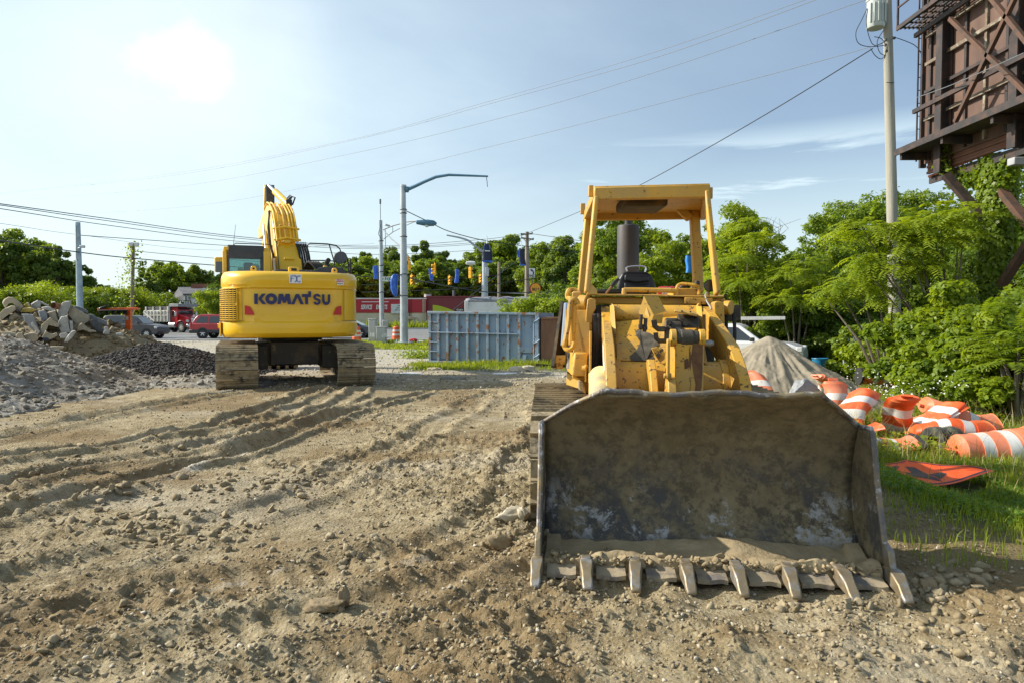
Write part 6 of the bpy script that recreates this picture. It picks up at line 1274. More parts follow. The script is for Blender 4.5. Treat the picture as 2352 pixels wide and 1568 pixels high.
cabinet(133, 238, 1090, 1455, 42.0, .8, 'taller grey steel control cabinet at the foot of the lamp pole', (.10, .20, .30)); cabinet(252, 395, 1212, 1445, 41.2, .6, 'shorter grey control cabinet right beside the taller one', (.35, .46, .57))
m = MB(); m.box(R4(398, 1165, 43.3), (.35, .25, .5)); tag(m.build('meter_box', CAB, None, bevel=.02), 'small grey meter box on the foot of the lamp pole', 'meter box')
# --- traffic drums
DOR = mat('drum_orange', (.72, .10, .02), .5, var=.14, col2=(.74, .19, .07), scale=5, col3=(.35, .16, .08), scale3=7, thr3=(.62, .75)); DWH = mat('drum_white', (.66, .65, .62), .45, var=.12, col2=(.48, .42, .34), scale=6, thr=(.58, .75)); DRU = mat('drum_base_rubber', (.02, .02, .02), .8)
DPK = mat('faded_orange', (.74, .25, .14), .55, var=.12, col2=(.76, .17, .06), scale=3.5, thr=(.45, .6), col3=(.40, .22, .14), scale3=8, thr3=(.62, .75))
# bands: (z0,z1,radius0,radius1,material key)
PROF = [(0, .06, .31, .31, 'b'), (.06, .30, .290, .280, 'o'), (.30, .33, .268, .266, 'o'), (.33, .46, .266, .262, 'w'), (.46, .60, .250, .246, 'o'), (.60, .73, .240, .236, 'w'), (.73, .90, .225, .215, 'o'), (.90, .95, .205, .16, 'o')]
def drum(label, group, loc, rot=(0, 0, 0), crush=0.0, s=1.0, omat=None, name='traffic_drum', base=True, seed=0, open_end=False, cat='traffic drum', bandw=1.0):
    omat = omat or DOR; T = empty(name, loc, 0, label, cat, group); T.rotation_euler = rot; T.scale = (s, s, s); rs = random.Random(seed); px_, py_, ph, k2 = rs.uniform(0, 6), rs.uniform(0, 6), rs.uniform(0, 6), rs.uniform(2, 4)
    dents = [(rs.uniform(.15, .85), rs.uniform(0, 6.28), rs.uniform(.25, .6)) for _ in range(5)]
    def warp(p):
        x, y, z = p
        if crush:
            a = math.atan2(y, x); r_ = math.hypot(x, y); cz = z
            f = 1
            for dz, da, dr in dents: f -= crush*dr*.9*math.exp(-((z-dz)/.16)**2-(((a-da+math.pi) % (2*math.pi)-math.pi)/.75)**2)
            f -= crush*.10*math.sin(k2*a+ph+z*6); x, y = x*f, y*f*max(.3, 1-crush*.55)
            x += crush*.16*math.sin(z*3.3+px_); y += crush*.10*math.sin(z*4+py_)
        return Vector((x, y, z))
    last = None
    for mt_key, mt_, nm in (('o', omat, 'body'), ('w', DWH, 'reflective_band'), ('b', DRU, 'base')):
        segs = [q for q in PROF if q[4] == mt_key]
        if mt_key == 'b' and not base: continue
        groups = [[q] for q in segs] if mt_key != 'o' else [segs]
        for gsegs in groups:
            m = MB()
            for z0, z1, r0, r1, _ in gsegs:
                rows = []; nz = max(2, int((z1-z0)/.03)+1)
                for j in range(nz+1):
                    z = z0+(z1-z0)*j/nz; r_ = r0+(r1-r0)*j/nz; rows.append([warp((r_*math.cos(a), r_*math.sin(a), z)) for a in np.linspace(0, 2*math.pi, 29)[:-1]])
                m.grid(rows, wrap=True)
            if mt_key == 'o':
                m.grid([[warp((r_*math.cos(a), r_*math.sin(a), z)) for a in np.linspace(0, 2*math.pi, 29)[:-1]] for z, r_ in ((.95, .16), (.955, .10), (.955, .001))], wrap=True)
                for z, ra, rb_ in ((.30, .28, .268), (.46, .262, .250), (.60, .246, .240), (.73, .236, .225), (.90, .215, .205), (.33, .266, .266), (.06, .31, .29)): m.grid([[warp((r_*math.cos(a), r_*math.sin(a), z)) for a in np.linspace(0, 2*math.pi, 29)[:-1]] for r_ in (ra, rb_)], wrap=True)
                m.box(warp((0, 0, .975))+Vector((0, 0, .02)), (.16, .03, .05))
            if mt_key == 'b' and not open_end: m.grid([[warp((r_*math.cos(a), r_*math.sin(a), z)) for a in np.linspace(0, 2*math.pi, 29)[:-1]] for z, r_ in ((.06, .31), (.062, .2), (.0, .31), (-.0, .001))], wrap=True)
            m.build(nm, mt_, T, smooth=40, local=True)
    return T
drum('upright orange and white traffic drum on the road edge left of the tallest pole', 'traffic drums standing by the road', base_at(910, 46, .0), s=.98)
drum('upright traffic drum peeking out right of the excavator counterweight', 'traffic drums standing by the road', base_at(819, 43.5, .0), s=1.0)
v, f = lump(3, .3, 44); o = mesh_np('red_cover', v*np.array([.30, .2, .17]), f, RED, smooth=True); o.location = base_at(948, 42, .12); tag(o, 'crumpled red plastic cover on the grass verge by the tallest pole', 'cover')
v, f = lump(3, .3, 45); o = mesh_np('white_scrap', v*np.array([.40, .15, .08]), f, WHT, smooth=True); o.location = base_at(960, 42, .06); tag(o, 'white scrap lying right of the red plastic cover', 'scrap')
# --- other poles
def pole(px, Y, ytop, r0, r1, mt, label, lean=0, name='pole', cat='pole', zb=0):
    b = base_at(px, Y, zb); t_ = P(px-lean, ytop, Y); T = empty(name, b, 0, label, cat); m = MB(); m.tube([b, b.lerp(t_, .5), t_], [r0, (r0+r1)/2, r1], 18); m.build('shaft', mt, T); return T, b, t_
T, b, t_ = pole(184.5, 54, 511, .26, .18, mat('pale_blue_pole', (.30, .40, .46), .5, metal=.3, col2=(.38, .46, .50), scale=2), 'pale blue steel pole rising behind the concrete rubble at the left', lean=6, name='steel_pole')
m = MB(); m.box(P(189, 567, 53.7), (.38, .2, .2)); m.bar(P(179, 571, 53.8), P(189, 568, 53.7), .08, .08); m.build('floodlight', GAL, T, bevel=.03)
m = MB(); m.tube(smooth_pts([P(177, 518, 53.7), P(175, 528, 53.7), P(176, 560, 53.7), P(175, 590, 53.7), P(179, 600, 53.8)], 4), .02, 5); m.build('loose_wire', DGP, T)
T, b, t_ = pole(302, 60, 559, .17, .13, WDP, 'wooden pole with two floodlights and a climbing vine, left of the dump truck', lean=-4, name='wooden_pole')
VPOLE = (b, t_)
for x in (299, 312): m = MB(); m.box(P(x+2, 562, 59.7), (.32, .25, .3)); m.build('floodlight', mat('lamp_white', (.6, .62, .62), .4), T, bevel=.03)
T, b, t_ = pole(1113.5, 60, 575, .32, .22, GAL, 'grey steel signal pole behind the white trailer with a curved arm to the left', name='signal_pole')
m = MB(); m.tube([R5(x, y, Y) for x, y, Y in ((820, 455, 60), (760, 405, 59.8), (700, 355, 59.6), (640, 308, 59.4), (590, 285, 59.2), (500, 258, 59), (410, 240, 58.8), (310, 222, 58.6))], [.11, .1, .1, .09, .085, .08, .07, .06], 10); m.build('mast_arm', GAL, T)
m = MB(); m.box(R5(900, 755, 59.5), (.30, .3, .75)); m.build('control_box', GAL, T, bevel=.02)
pole(1146, 72, 602, .17, .13, WDP, 'thin wooden pole just right of the grey signal pole', name='wooden_pole')
T, b, t_ = pole(1210.5, 66, 533, .27, .17, WDP, 'wooden utility pole with two crossarms near the left turn sign', name='utility_pole')
for (x0, y0, x1, y1) in ((1385, 215, 1560, 200), (1390, 262, 1575, 285)):
    m = MB(); m.bar(R5(x0, y0, 65.8), R5(x1, y1, 65.8), .12, .14); ca = m.build('crossarm', WDP, T)
    for k in range(3): q = R5(x0+(x1-x0)*(.05+.45*k), y0+(y1-y0)*(.05+.45*k)-8, 65.7); m = MB(); m.lathe([(.0, -.1), (.07, -.08), (.05, 0), (.07, .06), (.0, .12)], q, (0, 0, 1), 8); m.build('insulator', DGP, ca)
m = MB(); m.bar(R5(1475, 330, 65.8), R5(1540, 285, 65.8), .06, .06); m.bar(R5(1475, 330, 65.8), R5(1420, 270, 65.8), .06, .06); m.build('arm_brace', WDP, T)
pole(1757, 45, 512, .16, .14, SWH, 'thin white pole half hidden among the trees on the right', name='white_pole')
# --- signals
LENS = mat('dark_lens', (.05, .03, .02), .3)
def signal(fn, x, y0, y1, Y, yaw, label, group, mt=None):
    c = fn(x, (y0+y1)/2, Y); h = (fn(x, y0, Y)-fn(x, y1, Y)).length; T = empty('traffic_light', c, yaw, label, 'traffic light', group); u = h/3; mt = mt or SGY
    for k in (-1, 0, 1):
        m = MB(); m.box((0, 0, k*u), (u*.92, u*.5, u*.94)); bd = m.build('housing', mt, T, bevel=u*.08, local=True)
        m = MB(); rows = [[Vector((math.cos(a)*u*.38, dy, k*u+math.sin(a)*u*.38)) for a in np.linspace(-.5, math.pi+.5, 16)] for dy in (-u*.25, -u*.95)]; m.grid(rows); m.build('visor', mt, bd, local=True, solid=u*.03)
        m = MB(); m.lathe([(0, 0), (u*.34, 0)], (0, -u*.262, k*u), (0, -1, 0), 16); m.build('lens', LENS, bd, local=True)
    m = MB(); m.cyl((0, 0, 1.45*u), (0, 0, 1.95*u), u*.09, n=8); m.lathe([(0, 0), (u*.25, 0), (u*.1, u*.2), (0, u*.2)], (0, 0, 1.48*u), (0, 0, 1), 12); m.build('hanger', mt, T, local=True)
    return T
SG = 'yellow traffic lights over the junction'
signal(R5, 355, 812, 945, 62, R(38), 'yellow traffic light facing right, hanging lowest in the middle of the junction', SG)
signal(R4, 813, 395, 552, 58, R(38), 'yellow traffic light facing right, just right of the tallest pole', SG)
signal(R5, 800, 790, 915, 64, R(38), 'yellow traffic light facing right, nearest the grey signal pole', SG)
signal(R5, 655, 688, 848, 55, R(150), 'yellow traffic light seen from behind below a white lamp, left of the grey signal pole', SG)
signal(R5, 143, 640, 805, 55, R(-75), 'yellow traffic light seen from its side in the middle of the junction', SG, None)
signal(R4, 775, 185, 325, 50, R(180), 'orange traffic light seen from behind, touching the right edge of the tallest pole', SG)
signal(R4, 752, 100, 178, 50.5, R(180), 'upper orange light head seen from behind at the right edge of the tallest pole', SG)
m = MB(); c = R5(660, 627, 54.8); m.lathe([(0, -.4), (.14, -.34), (.17, 0), (.14, .34), (0, .4)], c, (1, 0, 0), 14); tag(m.build('street_light', mat('lamp_white', (.6, .62, .62), .4)), 'white street lamp head above the traffic light left of the grey signal pole', 'lamp')
m = MB(); m.box(R5(656, 650, 54.9), (.06, .06, .3)); 
tarp_bag('bagged_signal', [(215, 275, 253), (207, 285, 275), (208, 290, 320), (215, 285, 380), (225, 280, 420), (220, 288, 458)], R4, 60, .3, TRP, 'dark blue plastic bag over the traffic light left of the lamp pole', seed=2)
tarp_bag('bagged_signal', [(1078, 1120, 295), (1080, 1135, 330), (1085, 1150, 380), (1090, 1152, 430), (1100, 1145, 465), (1115, 1135, 485)], R4, 58, .3, TRP, 'blue plastic bag behind the side facing yellow traffic light', seed=3)
tarp_bag('bagged_signal', [(442, 485, 715), (437, 492, 740), (440, 492, 780), (437, 490, 830), (430, 490, 880), (425, 480, 912)], R5, 60, .3, TRP, 'blue plastic bag hanging between two yellow traffic lights in the middle', seed=4)
a = tarp_bag('bagged_signal', [(858, 920, 352), (850, 935, 372), (845, 938, 400), (850, 930, 430), (828, 968, 436), (826, 972, 480), (828, 974, 540), (825, 976, 590), (840, 974, 612), (930, 965, 630)], R5, 37, .18, TRD, 'large black and blue bag with a double lower half on the overhead wire', seed=5)
m = MB(); m.bar(R5(868, 450, 36.75), R5(940, 452, 36.75), .03, .05); m.build('tape_strip', SWH, a); 
for q in ([(838, 378), (858, 352), (860, 430), (842, 425)], [(922, 365), (942, 385), (940, 428), (930, 425)], [(822, 590), (975, 590), (978, 612), (960, 632), (935, 612), (880, 605), (840, 615)]): m = MB(); m.prism([R5(x, y, 36.78) for x, y in q], (0, .02, 0)); m.build('blue_flap', TRP, a, smooth=0)
a = tarp_bag('bagged_signal', [(1362, 1435, 425), (1352, 1440, 450), (1358, 1442, 500), (1364, 1445, 560), (1368, 1455, 610), (1375, 1466, 655), (1380, 1460, 664)], R5, 40, .18, TRD, 'narrow black and blue bag on the overhead wire left of the utility pole', seed=6)
m = MB(); m.prism([R5(x, y, 39.78) for x, y in ((1352, 425), (1370, 425), (1364, 540), (1380, 640), (1466, 650), (1462, 664), (1376, 664), (1358, 560), (1337, 510))], (0, .02, 0)); m.build('blue_flap', TRP, a, smooth=0)
tarp_bag('bagged_signal', [(1575, 1588, 588), (1574, 1590, 600), (1577, 1590, 615), (1575, 1588, 627)], lambda x, y, Y: P(x, y, Y), 34, .14, mat('bright_blue_tarp', (.02, .20, .62), .45, bump=.6, bscale=6), 'bright blue plastic bag seen past the right canopy post of the loader', seed=7)
# hangers
# --- road signs
o = plate('road_sign', R5(1508, 835, 60), R5(1592, 703, 60), .03, SWH, 'white left turn ONLY sign in front of the trees', 'sign'); text_obj('sign_text', 'ONLY', BKP, o, facing(R5(1548, 812, 59.96)), .30, .006, .95, ext=.004)
m = MB(); y_ = 59.955; pts = [R5(1568, 790, y_), R5(1568, 760, y_), R5(1562, 742, y_), R5(1545, 730, y_)]
m.tube(pts, .05, 6); m.prism([R5(1522, 718, y_), R5(1552, 716, y_), R5(1538, 748, y_)], (0, .01, 0)); m.build('arrow', BKP, o, smooth=0)
m = MB(); m.bar(R5(1545, 835, 60.1), R5(1555, 905, 60.1), .10, .06, up=(0, 1, 0)); m.build('sign_post', DGP, o)
T = empty('round_sign', R5(1590, 995, 56), 0, 'round orange and red shop sign above the bushes', 'sign'); m = MB(); c = R5(1590, 995, 56); m.lathe([(0, 0), (.46, 0), (.46, .5), (0, .5)], c, (0, 1, 0), 32); m.build('sign_drum', mat('sign_dark_rim', (.03, .03, .04)), T)
m = MB(); m.lathe([(0, 0), (.45, 0), (.45, -.01)], c+Vector((.03, -.005, 0)), (0, 1, 0), 32); m.build('red_ring', RED, T); m = MB(); m.lathe([(0, -.012), (.40, -.012), (.40, 0)], c+Vector((.05, -.008, 0)), (0, 1, 0), 32); m.build('orange_face', mat('sign_orange', (.80, .36, .02), .4), T)
text_obj('sign_text', 'BILLS', BKP, T, facing(c+Vector((.06, -.03, -.08))), .32, .008, .8, ext=.004)
o = plate('road_sign', R5(440, 1318, 50), R5(560, 1277, 50), .03, mat('sign_black', (.015, .015, .015)), 'black and white ONE WAY sign just above the dumpster rim', 'sign'); m = MB(); y_ = 49.97; m.prism([R5(x, y, y_) for x, y in ((448, 1302), (475, 1284), (475, 1292), (552, 1291), (552, 1313), (475, 1313), (475, 1320))], (0, .005, 0)); m.build('arrow', SWH, o, smooth=0); text_obj('sign_text', 'ONE WAY', BKP, o, facing(R5(512, 1302, 49.955)), .14, .003, .95, ext=.003)
m = MB(); m.bar(R5(500, 1318, 50.1), Vector((R5(500, 1318, 50.1).x, 50.1, 0)), .06, .06, up=(0, 1, 0)); m.build('sign_post', GAL, o)
# --- shop building
BY = 102.; CRM = mat('cream_block', (.66, .58, .44), .85, col2=(.60, .52, .39), scale=.6, bump=.1); REDB = mat('red_fascia', (.42, .018, .03), .55, var=.05); MAR = mat('maroon_wall', (.20, .028, .035), .6, var=.05); LIM = mat('lime_panel', (.45, .50, .02), .55, var=.04)
x0 = P(640, 727, BY).x; x1 = R4(1035, 700, BY).x; zt = R4(500, 775, BY).z; zm = R4(500, 986, BY).z
T = empty('shop_building', ((x0+x1)/2, BY, 0), 0, 'low cream shop building with a red fascia lettered SERVICE EXPERTS', 'building')
m = MB(); m.bb(x0, x1, BY, BY+18, -.1, zm); m.build('lower_wall', CRM, T, smooth=0); m = MB(); m.bb(x0-.05, x1+.05, BY-.12, BY+18, zm, zt); m.build('fascia', REDB, T, bevel=.02); m = MB(); m.bb(x0-.1, x1+.1, BY-.2, BY+.3, zt, zt+.18); m.build('coping', mat('white_coping', (.7, .6, .58)), T)
m = MB()
for k in range(1, 6): m.bb(x0, x1, BY-.008, BY-.001, k*.33-.01, k*.33+.005)
m.build('block_joints', mat('joint_grey', (.46, .40, .30)), T, smooth=0)
m = MB(); a = R4(30, 822, BY-.13); b = R4(450, 812, BY-.13); m.bb(a.x, b.x, BY-.2, BY-.12, a.z, b.z); m.build('white_stripe', SWH, T)
zc = R4(0, 902, BY).z
for w, xa, xb in (('SERVICE', -12, 212), ('EXPERTS', 230, 448)):
    A1 = R4(xa, 902, BY-.15); B1 = R4(xb, 902, BY-.15); text_obj('fascia_word', w, SWH, T, facing(Vector(((A1.x+B1.x)/2, BY-.16, zc))), .92, .022, (B1.x-A1.x)/(4.35 if w == 'SERVICE' else 4.45), ext=.03, shear=.22)
a = R4(495, 1000, BY); b = R4(750, 853, BY); m = MB(); m.bb(a.x, b.x, BY-.42, BY-.15, a.z, b.z); SP = m.build('letter_board', mat('board_white', (.62, .64, .64), .4), T, bevel=.02)
for w, y in (('THIS', 878), ('HAVE A', 912), ('NEW HOME', 946)): text_obj('board_word', w, BKP, SP, facing(R4(606, y, BY-.43)), .22, .006, .9, ext=.004)
PIP = mat('cream_pipe', (.55, .48, .36), .6)
for pts in ([(600, 1175), (600, 1075), (615, 1058), (860, 1058), (878, 1080), (878, 1130)], [(625, 1170), (625, 1100), (640, 1078), (820, 1078), (845, 1100), (845, 1130)]):
    m = MB(); m.tube(smooth_pts([R4(x, y, BY-.25) for x, y in pts], 3), .10, 6); m.build('wall_pipe', PIP, T)
for x in (845, 878, 915, 955): m = MB(); m.box(R4(x, 1142, BY-.3), (.5, .35, .55)); m.build('gas_meter', PIP, T, bevel=.08)
for x in (775, 800, 985, 1000, 1020): m = MB(); m.cyl(R4(x, 780, BY-.2), R4(x, 1165, BY-.2), .05, n=6); m.build('downpipe', PIP if x > 900 else MAR, T)
T = empty('maroon_building', (P(1060, 727, BY).x, BY, 0), 0, 'maroon building with a lime green arch beside the shop', 'building'); x2 = P(1175, 727, BY).x; zt2 = R4(1100, 745, BY).z; zl = R4(0, 983, BY).z
m = MB(); m.bb(x1+.08, x2, BY+.3, BY+20, zl, zt2); m.build('upper_wall', MAR, T, smooth=0); m = MB(); m.bb(x1+.08, x2, BY+.35, BY+20, -.1, zl); m.build('lower_wall', mat('grey_wall', (.45, .43, .38), .85), T, smooth=0); m = MB(); m.bb(x1, x2, BY+.2, BY+.6, zt2, zt2+.2); m.build('coping', MAR, T)
pts = [R5(x, y, BY+.28) for x, y in ((112, 1330), (112, 1232), (180, 1238), (250, 1255), (320, 1278), (380, 1300), (430, 1325), (440, 1345))]; m = MB(); m.prism(pts, (0, -.05, 0)); m.build('lime_arch', LIM, T, smooth=0)
m = MB(); m.cyl(R5(420, 1125, BY+4), R5(420, 1022, BY+4), .25, n=10); m.build('vent_pipe', DGP, T); m = MB(); m.cyl(R5(42, 1120, BY+4), R5(42, 1078, BY+4), .6, n=12); m.build('roof_vent', GAL, T)
# --- white hopper trailer
TY = 54; T = empty('bulk_trailer', (P(1180, 727, TY).x, TY, 0), 0, 'white bulk trailer with a grey tarpaulin top passing behind the dumpster', 'trailer'); a = R5(575, 1195, TY); L_ = 9
m = MB(); sec = [(.0, 2.75), (-.15, 2.3), (-.3, 1.6), (.1, .9), (1.2, .7), (2.3, .9), (2.7, 1.6), (2.55, 2.3), (2.4, 2.75)]
m.prism([(a.x+.25, TY+y, z) for y, z in sec], (L_, 0, 0)); m.build('tank', mat('trailer_white', (.74, .73, .70), .35, col2=(.60, .58, .53), scale=1, coat=.2), T, smooth=60); m = MB(); m.bb(a.x, a.x+.3, TY-.2, TY+2.5, .6, 2.85); m.build('end_frame', mat('trailer_end', (.72, .72, .70)), T, bevel=.02)
rows = []
for i in range(25):
    x = a.x+.05+i*L_/24; sag = .10*abs(math.sin(i*.9))
    rows.append([(x, TY-.05, 2.78), (x, TY+.5, 3.0+sag*.5), (x, TY+1.2, 2.95+sag+.15*min(1, i/3)), (x, TY+1.9, 3.0+sag*.5), (x, TY+2.5, 2.78)])
m = MB(); m.grid(rows); m.build('tarpaulin', mat('grey_tarp', (.14, .15, .17), .6, col2=(.22, .23, .25), scale=2), T, solid=.02)
for i in range(3): m = MB(); c = Vector((a.x+6+i*1.2, TY, .5)); m.cyl(c, c+Vector((0, .5, 0)), .5, n=20); m.build('wheel', RUB, T)
# --- house
T = empty('white_house', (P(437, 727, 100).x, 100, 0), 0, 'small white house with a grey shingle roof behind the red dump truck', 'house'); HY = 100
def HP(x, y, Y=HY): return R2(x, y, Y)
m = MB(); a = HP(1510, 500); b = HP(1760, 310); m.bb(a.x, b.x+.2, HY, HY+7, -.1, b.z); m.bb(b.x, b.x+4, HY+1, HY+7, -.1, b.z+1); m.build('wall', mat('white_siding', (.66, .68, .70), .6), T, smooth=0)
m = MB(); m.hexa([HP(1495, 318, HY-.4), HP(1765, 316, HY-.4), HP(1880, 210, HY+4), HP(1420, 215, HY+4)], [p+Vector((0, 0, .2)) for p in (HP(1495, 318, HY-.4), HP(1765, 316, HY-.4), HP(1880, 210, HY+4), HP(1420, 215, HY+4))])
m.prism([HP(1420, 215, HY+4), HP(1510, 312, HY), HP(1510, 410, HY-.0), HP(1290, 400, HY+3)], (0, .3, 0)); RF = m.build('roof', mat('grey_shingles', (.085, .085, .10), .9, col2=(.12, .12, .135), scale=1.5), T, smooth=0)
m = MB(); m.box(HP(1745, 197, HY+3.5), (2.0, .8, 1.0)); m.build('chimney', mat('chimney_brick', (.22, .09, .06), .9), RF)
for x0_, x1_, y0_, y1_ in ((1533, 1562, 335, 400), (1583, 1622, 338, 390), (1702, 1730, 335, 390)):
    m = MB(); a = HP(x0_, y1_, HY-.05); b = HP(x1_, y0_, HY-.05); m.bb(a.x-.08, b.x+.08, HY-.08, HY-.01, a.z-.08, b.z+.08); w_ = m.build('window', SWH, T); m = MB(); m.bb(a.x, b.x, HY-.10, HY-.082, a.z, b.z); m.build('pane', DGL, w_)
m = MB(); a = HP(1508, 405, HY-1.5); b = HP(1610, 402, HY-1.5); m.bar(a, b, .1, .1)
for k in range(5): q = a.lerp(b, k/4); m.bar(q, q+Vector((0, 0, -1.6)), .07, .07, up=(0, 1, 0))
m.bar(b, HP(1640, 470, HY-1.5), .1, .1); m.build('railing', mat('dark_wood', (.10, .07, .05)), T)
# ---------------------------------------------------------------- vehicles
TYR = mat('tyre', (.02, .02, .02), .8); HUB = mat('silver_rim', (.60, .61, .62), .35, metal=.6); CHM = mat('dark_trim', (.03, .03, .032), .5)
def wheel(T, x, y, r_, w, spokes=5, hub=None, out=-1):
    m = MB(); m.lathe([(r_*.6, -w/2), (r_*.92, -w/2), (r_, -w*.36), (r_, w*.36), (r_*.92, w/2), (r_*.6, w/2)], (x, y, r_), (0, 1, 0), 24); wh = m.build('wheel', TYR, T, local=True)
    m = MB(); yo = y+out*(w/2-.03); m.lathe([(0, 0), (r_*.16, -.0), (r_*.16, .0)], (x, yo+out*.02, r_), (0, 1, 0), 12)
    m.lathe([(r_*.50, 0), (r_*.64, .0), (r_*.62, .03)], (x, yo, r_), (0, 1, 0), 24); m.lathe([(0, .0), (r_*.20, .0)], (x, yo+out*.01, r_), (0, 1, 0), 12)
    for k in range(spokes): a = 2*math.pi*k/spokes+.3; m.bar((x, yo, r_), (x+math.cos(a)*r_*.56, yo, r_+math.sin(a)*r_*.56), r_*.16, .03, up=(0, 1, 0)) if True else None
    m.build('rim', hub or HUB, wh, local=True)
def car(name, label, cat, loc, yaw, L_, W_, body, gh, wins, belt, mt, wx, wr, group=None, inset=.34, cladding=None, spokes=5, lights=(), flip=1, hub=None):
    """local: x forward, body polygon in (x,z); near side is -y when yaw=0"""
    T = empty(name, loc, yaw, label, cat, group); hw = W_/2
    m = MB(); m.prism([(x, -hw, z) for x, z in body], (0, W_, 0)); m.build('body', mt, T, bevel=.07, seg=3, local=True)
    m = MB(); n = len(gh); yo = lambda z: hw-.05-max(0, z-belt)*inset; vs = [(x, -yo(z), z) for x, z in gh]+[(x, yo(z), z) for x, z in gh]
    m.add(vs, [tuple(range(n-1, -1, -1)), tuple(range(n, 2*n))]+[(i, (i+1) % n, n+(i+1) % n, n+i) for i in range(n)]); m.build('cabin', mt, T, bevel=.05, seg=3, local=True)
    for w in wins:
        for s_ in (-1, 1):
            m = MB(); m.prism([(x, s_*(yo(z)+.004), z) for x, z in w], (0, s_*.008, 0)); m.build('side_window', DGL, T, local=True, smooth=0)
    # screens
    zr = max(z for x, z in gh); tops = [p for p in gh if p[1] > zr-.12]; fx = max(tops); rx = min(tops); bf = max(p for p in gh if p[1] < belt+.1); br = min(p for p in gh if p[1] < belt+.1)
    for a, b, s_, nm in ((bf, fx, 1, 'windscreen'), (br, rx, -1, 'rear_window')):
        q = lambda t: (a[0]+(b[0]-a[0])*t+s_*.012, a[1]+(b[1]-a[1])*t); p0 = q(.12); p1 = q(.9); y0_ = yo(p0[1])-.08; y1_ = yo(p1[1])-.08
        m = MB(); m.add([(p0[0], -y0_, p0[1]), (p0[0], y0_, p0[1]), (p1[0], y1_, p1[1]), (p1[0], -y1_, p1[1])], [(0, 1, 2, 3)]); m.build(nm, DGL, T, local=True, solid=.008, smooth=0)
    for x in wx:
        for s_ in (-1, 1):
            m = MB(); m.lathe([(0, 0), (wr*1.16, 0), (wr*1.16, -.02)], (x, s_*(hw+.004), wr), (0, s_, 0), 24); m.build('wheel_arch', cladding or CHM, T, local=True); wheel(T, x, s_*(hw-.08), wr, .22, spokes, hub, s_)
    if cladding:
        zc_ = min(z for x, z in body)
        m = MB(); x0_ = min(x for x, z in body); x1_ = max(x for x, z in body); m.bb(x0_-.04, x1_+.04, -hw-.02, hw+.02, zc_-.02, zc_+.26); m.build('bumper_cladding', cladding, T, bevel=.06, local=True)
    for nm, x, z, sx, sz, mm_ in lights:
        for s_ in (-1, 1): m = MB(); m.box((x, s_*(hw-.12), z), (sx, .30, sz)); m.build(nm, mm_, T, bevel=.03, local=True)
    m = MB(); m.box((wx[1]-.35 if False else 0.9*(fx[0]) if False else bf[0]-.35, -hw-.10, belt+.08), (.16, .2, .14)); m.build('mirror', CHM, T, bevel=.03, local=True)
    return T
AMB = mat('amber_lamp', (.7, .35, .15), .3); TL_ = mat('tail_lamp', (.5, .02, .02), .3); HLm = mat('head_lamp', (.62, .62, .62), .2)
GC = mat('grey_car_paint', (.06, .06, .066), .45, coat=.15, var=.02)
car('parked_car', 'boxy dark grey estate car on the road behind the orange trailer', 'car', (P(306, 727, 50.4).x, 50.5, 0), 0, 4.5, 1.8, [(-2.1, .35), (2.1, .28), (2.25, .5), (2.2, .80), (1.95, .95), (1.1, 1.06), (-2.05, 1.08), (-2.15, .6)], [(1.15, 1.02), (-2.02, 1.04), (-1.82, 1.62), (-1.5, 1.69), (.1, 1.69), (.5, 1.60)],
    [[(-1.45, 1.12), (-.35, 1.10), (-.33, 1.52), (-1.35, 1.56)], [(-.22, 1.10), (.85, 1.08), (.42, 1.50), (-.2, 1.54)]], 1.04, GC, (-1.38, 1.38), .35, spokes=8, lights=(('headlamp', 2.05, .80, .22, .16, HLm), ('tail_lamp', -2.08, .85, .1, .3, TL_)))
RC = mat('red_car_paint', (.36, .008, .016), .35, coat=.5, var=.02)
car('parked_suv', 'dark red sport utility car half hidden behind the excavator', 'car', (P(512, 727, 50.2).x, 50.6, 0), 0, 4.6, 1.85, [(-2.2, .42), (2.1, .40), (2.25, .6), (2.2, .9), (1.3, 1.08), (-2.12, 1.10), (-2.25, .8)], [(1.2, 1.05), (-2.12, 1.06), (-1.92, 1.45), (-1.7, 1.72), (-1.3, 1.75), (.2, 1.73), (.5, 1.66)],
    [[(-1.85, 1.14), (-1.0, 1.12), (-.95, 1.58), (-1.5, 1.60)], [(-.85, 1.12), (.2, 1.12), (.2, 1.58), (-.80, 1.60)], [(.28, 1.12), (.95, 1.1), (.5, 1.54), (.28, 1.57)]], 1.06, RC, (-1.28, 1.42), .37, cladding=CHM, lights=(('tail_lamp', -2.13, .98, .12, .28, TL_),))
DC = mat('dark_blue_car_paint', (.035, .05, .075), .3, coat=.6, var=.02)
car('parked_sedan', 'dark blue saloon car showing right of the excavator counterweight', 'car', (P(788, 727, 51).x, 51.5, 0), 0, 4.6, 1.8, [(-2.2, .3), (2.2, .3), (2.3, .55), (2.2, .78), (1.2, .95), (-1.5, 1.0), (-2.2, .95), (-2.25, .6)], [(1.55, .90), (-1.75, .96), (-1.0, 1.38), (-.4, 1.45), (.2, 1.44), (.6, 1.36)],
    [[(-.9, 1.02), (-.1, 1.02), (-.1, 1.34), (-.8, 1.32)], [(0, 1.02), (1.0, .99), (.5, 1.30), (.0, 1.34)]], .96, DC, (-1.4, 1.38), .34)
WC = mat('white_truck_paint', (.72, .73, .74), .3, coat=.5, var=.02)
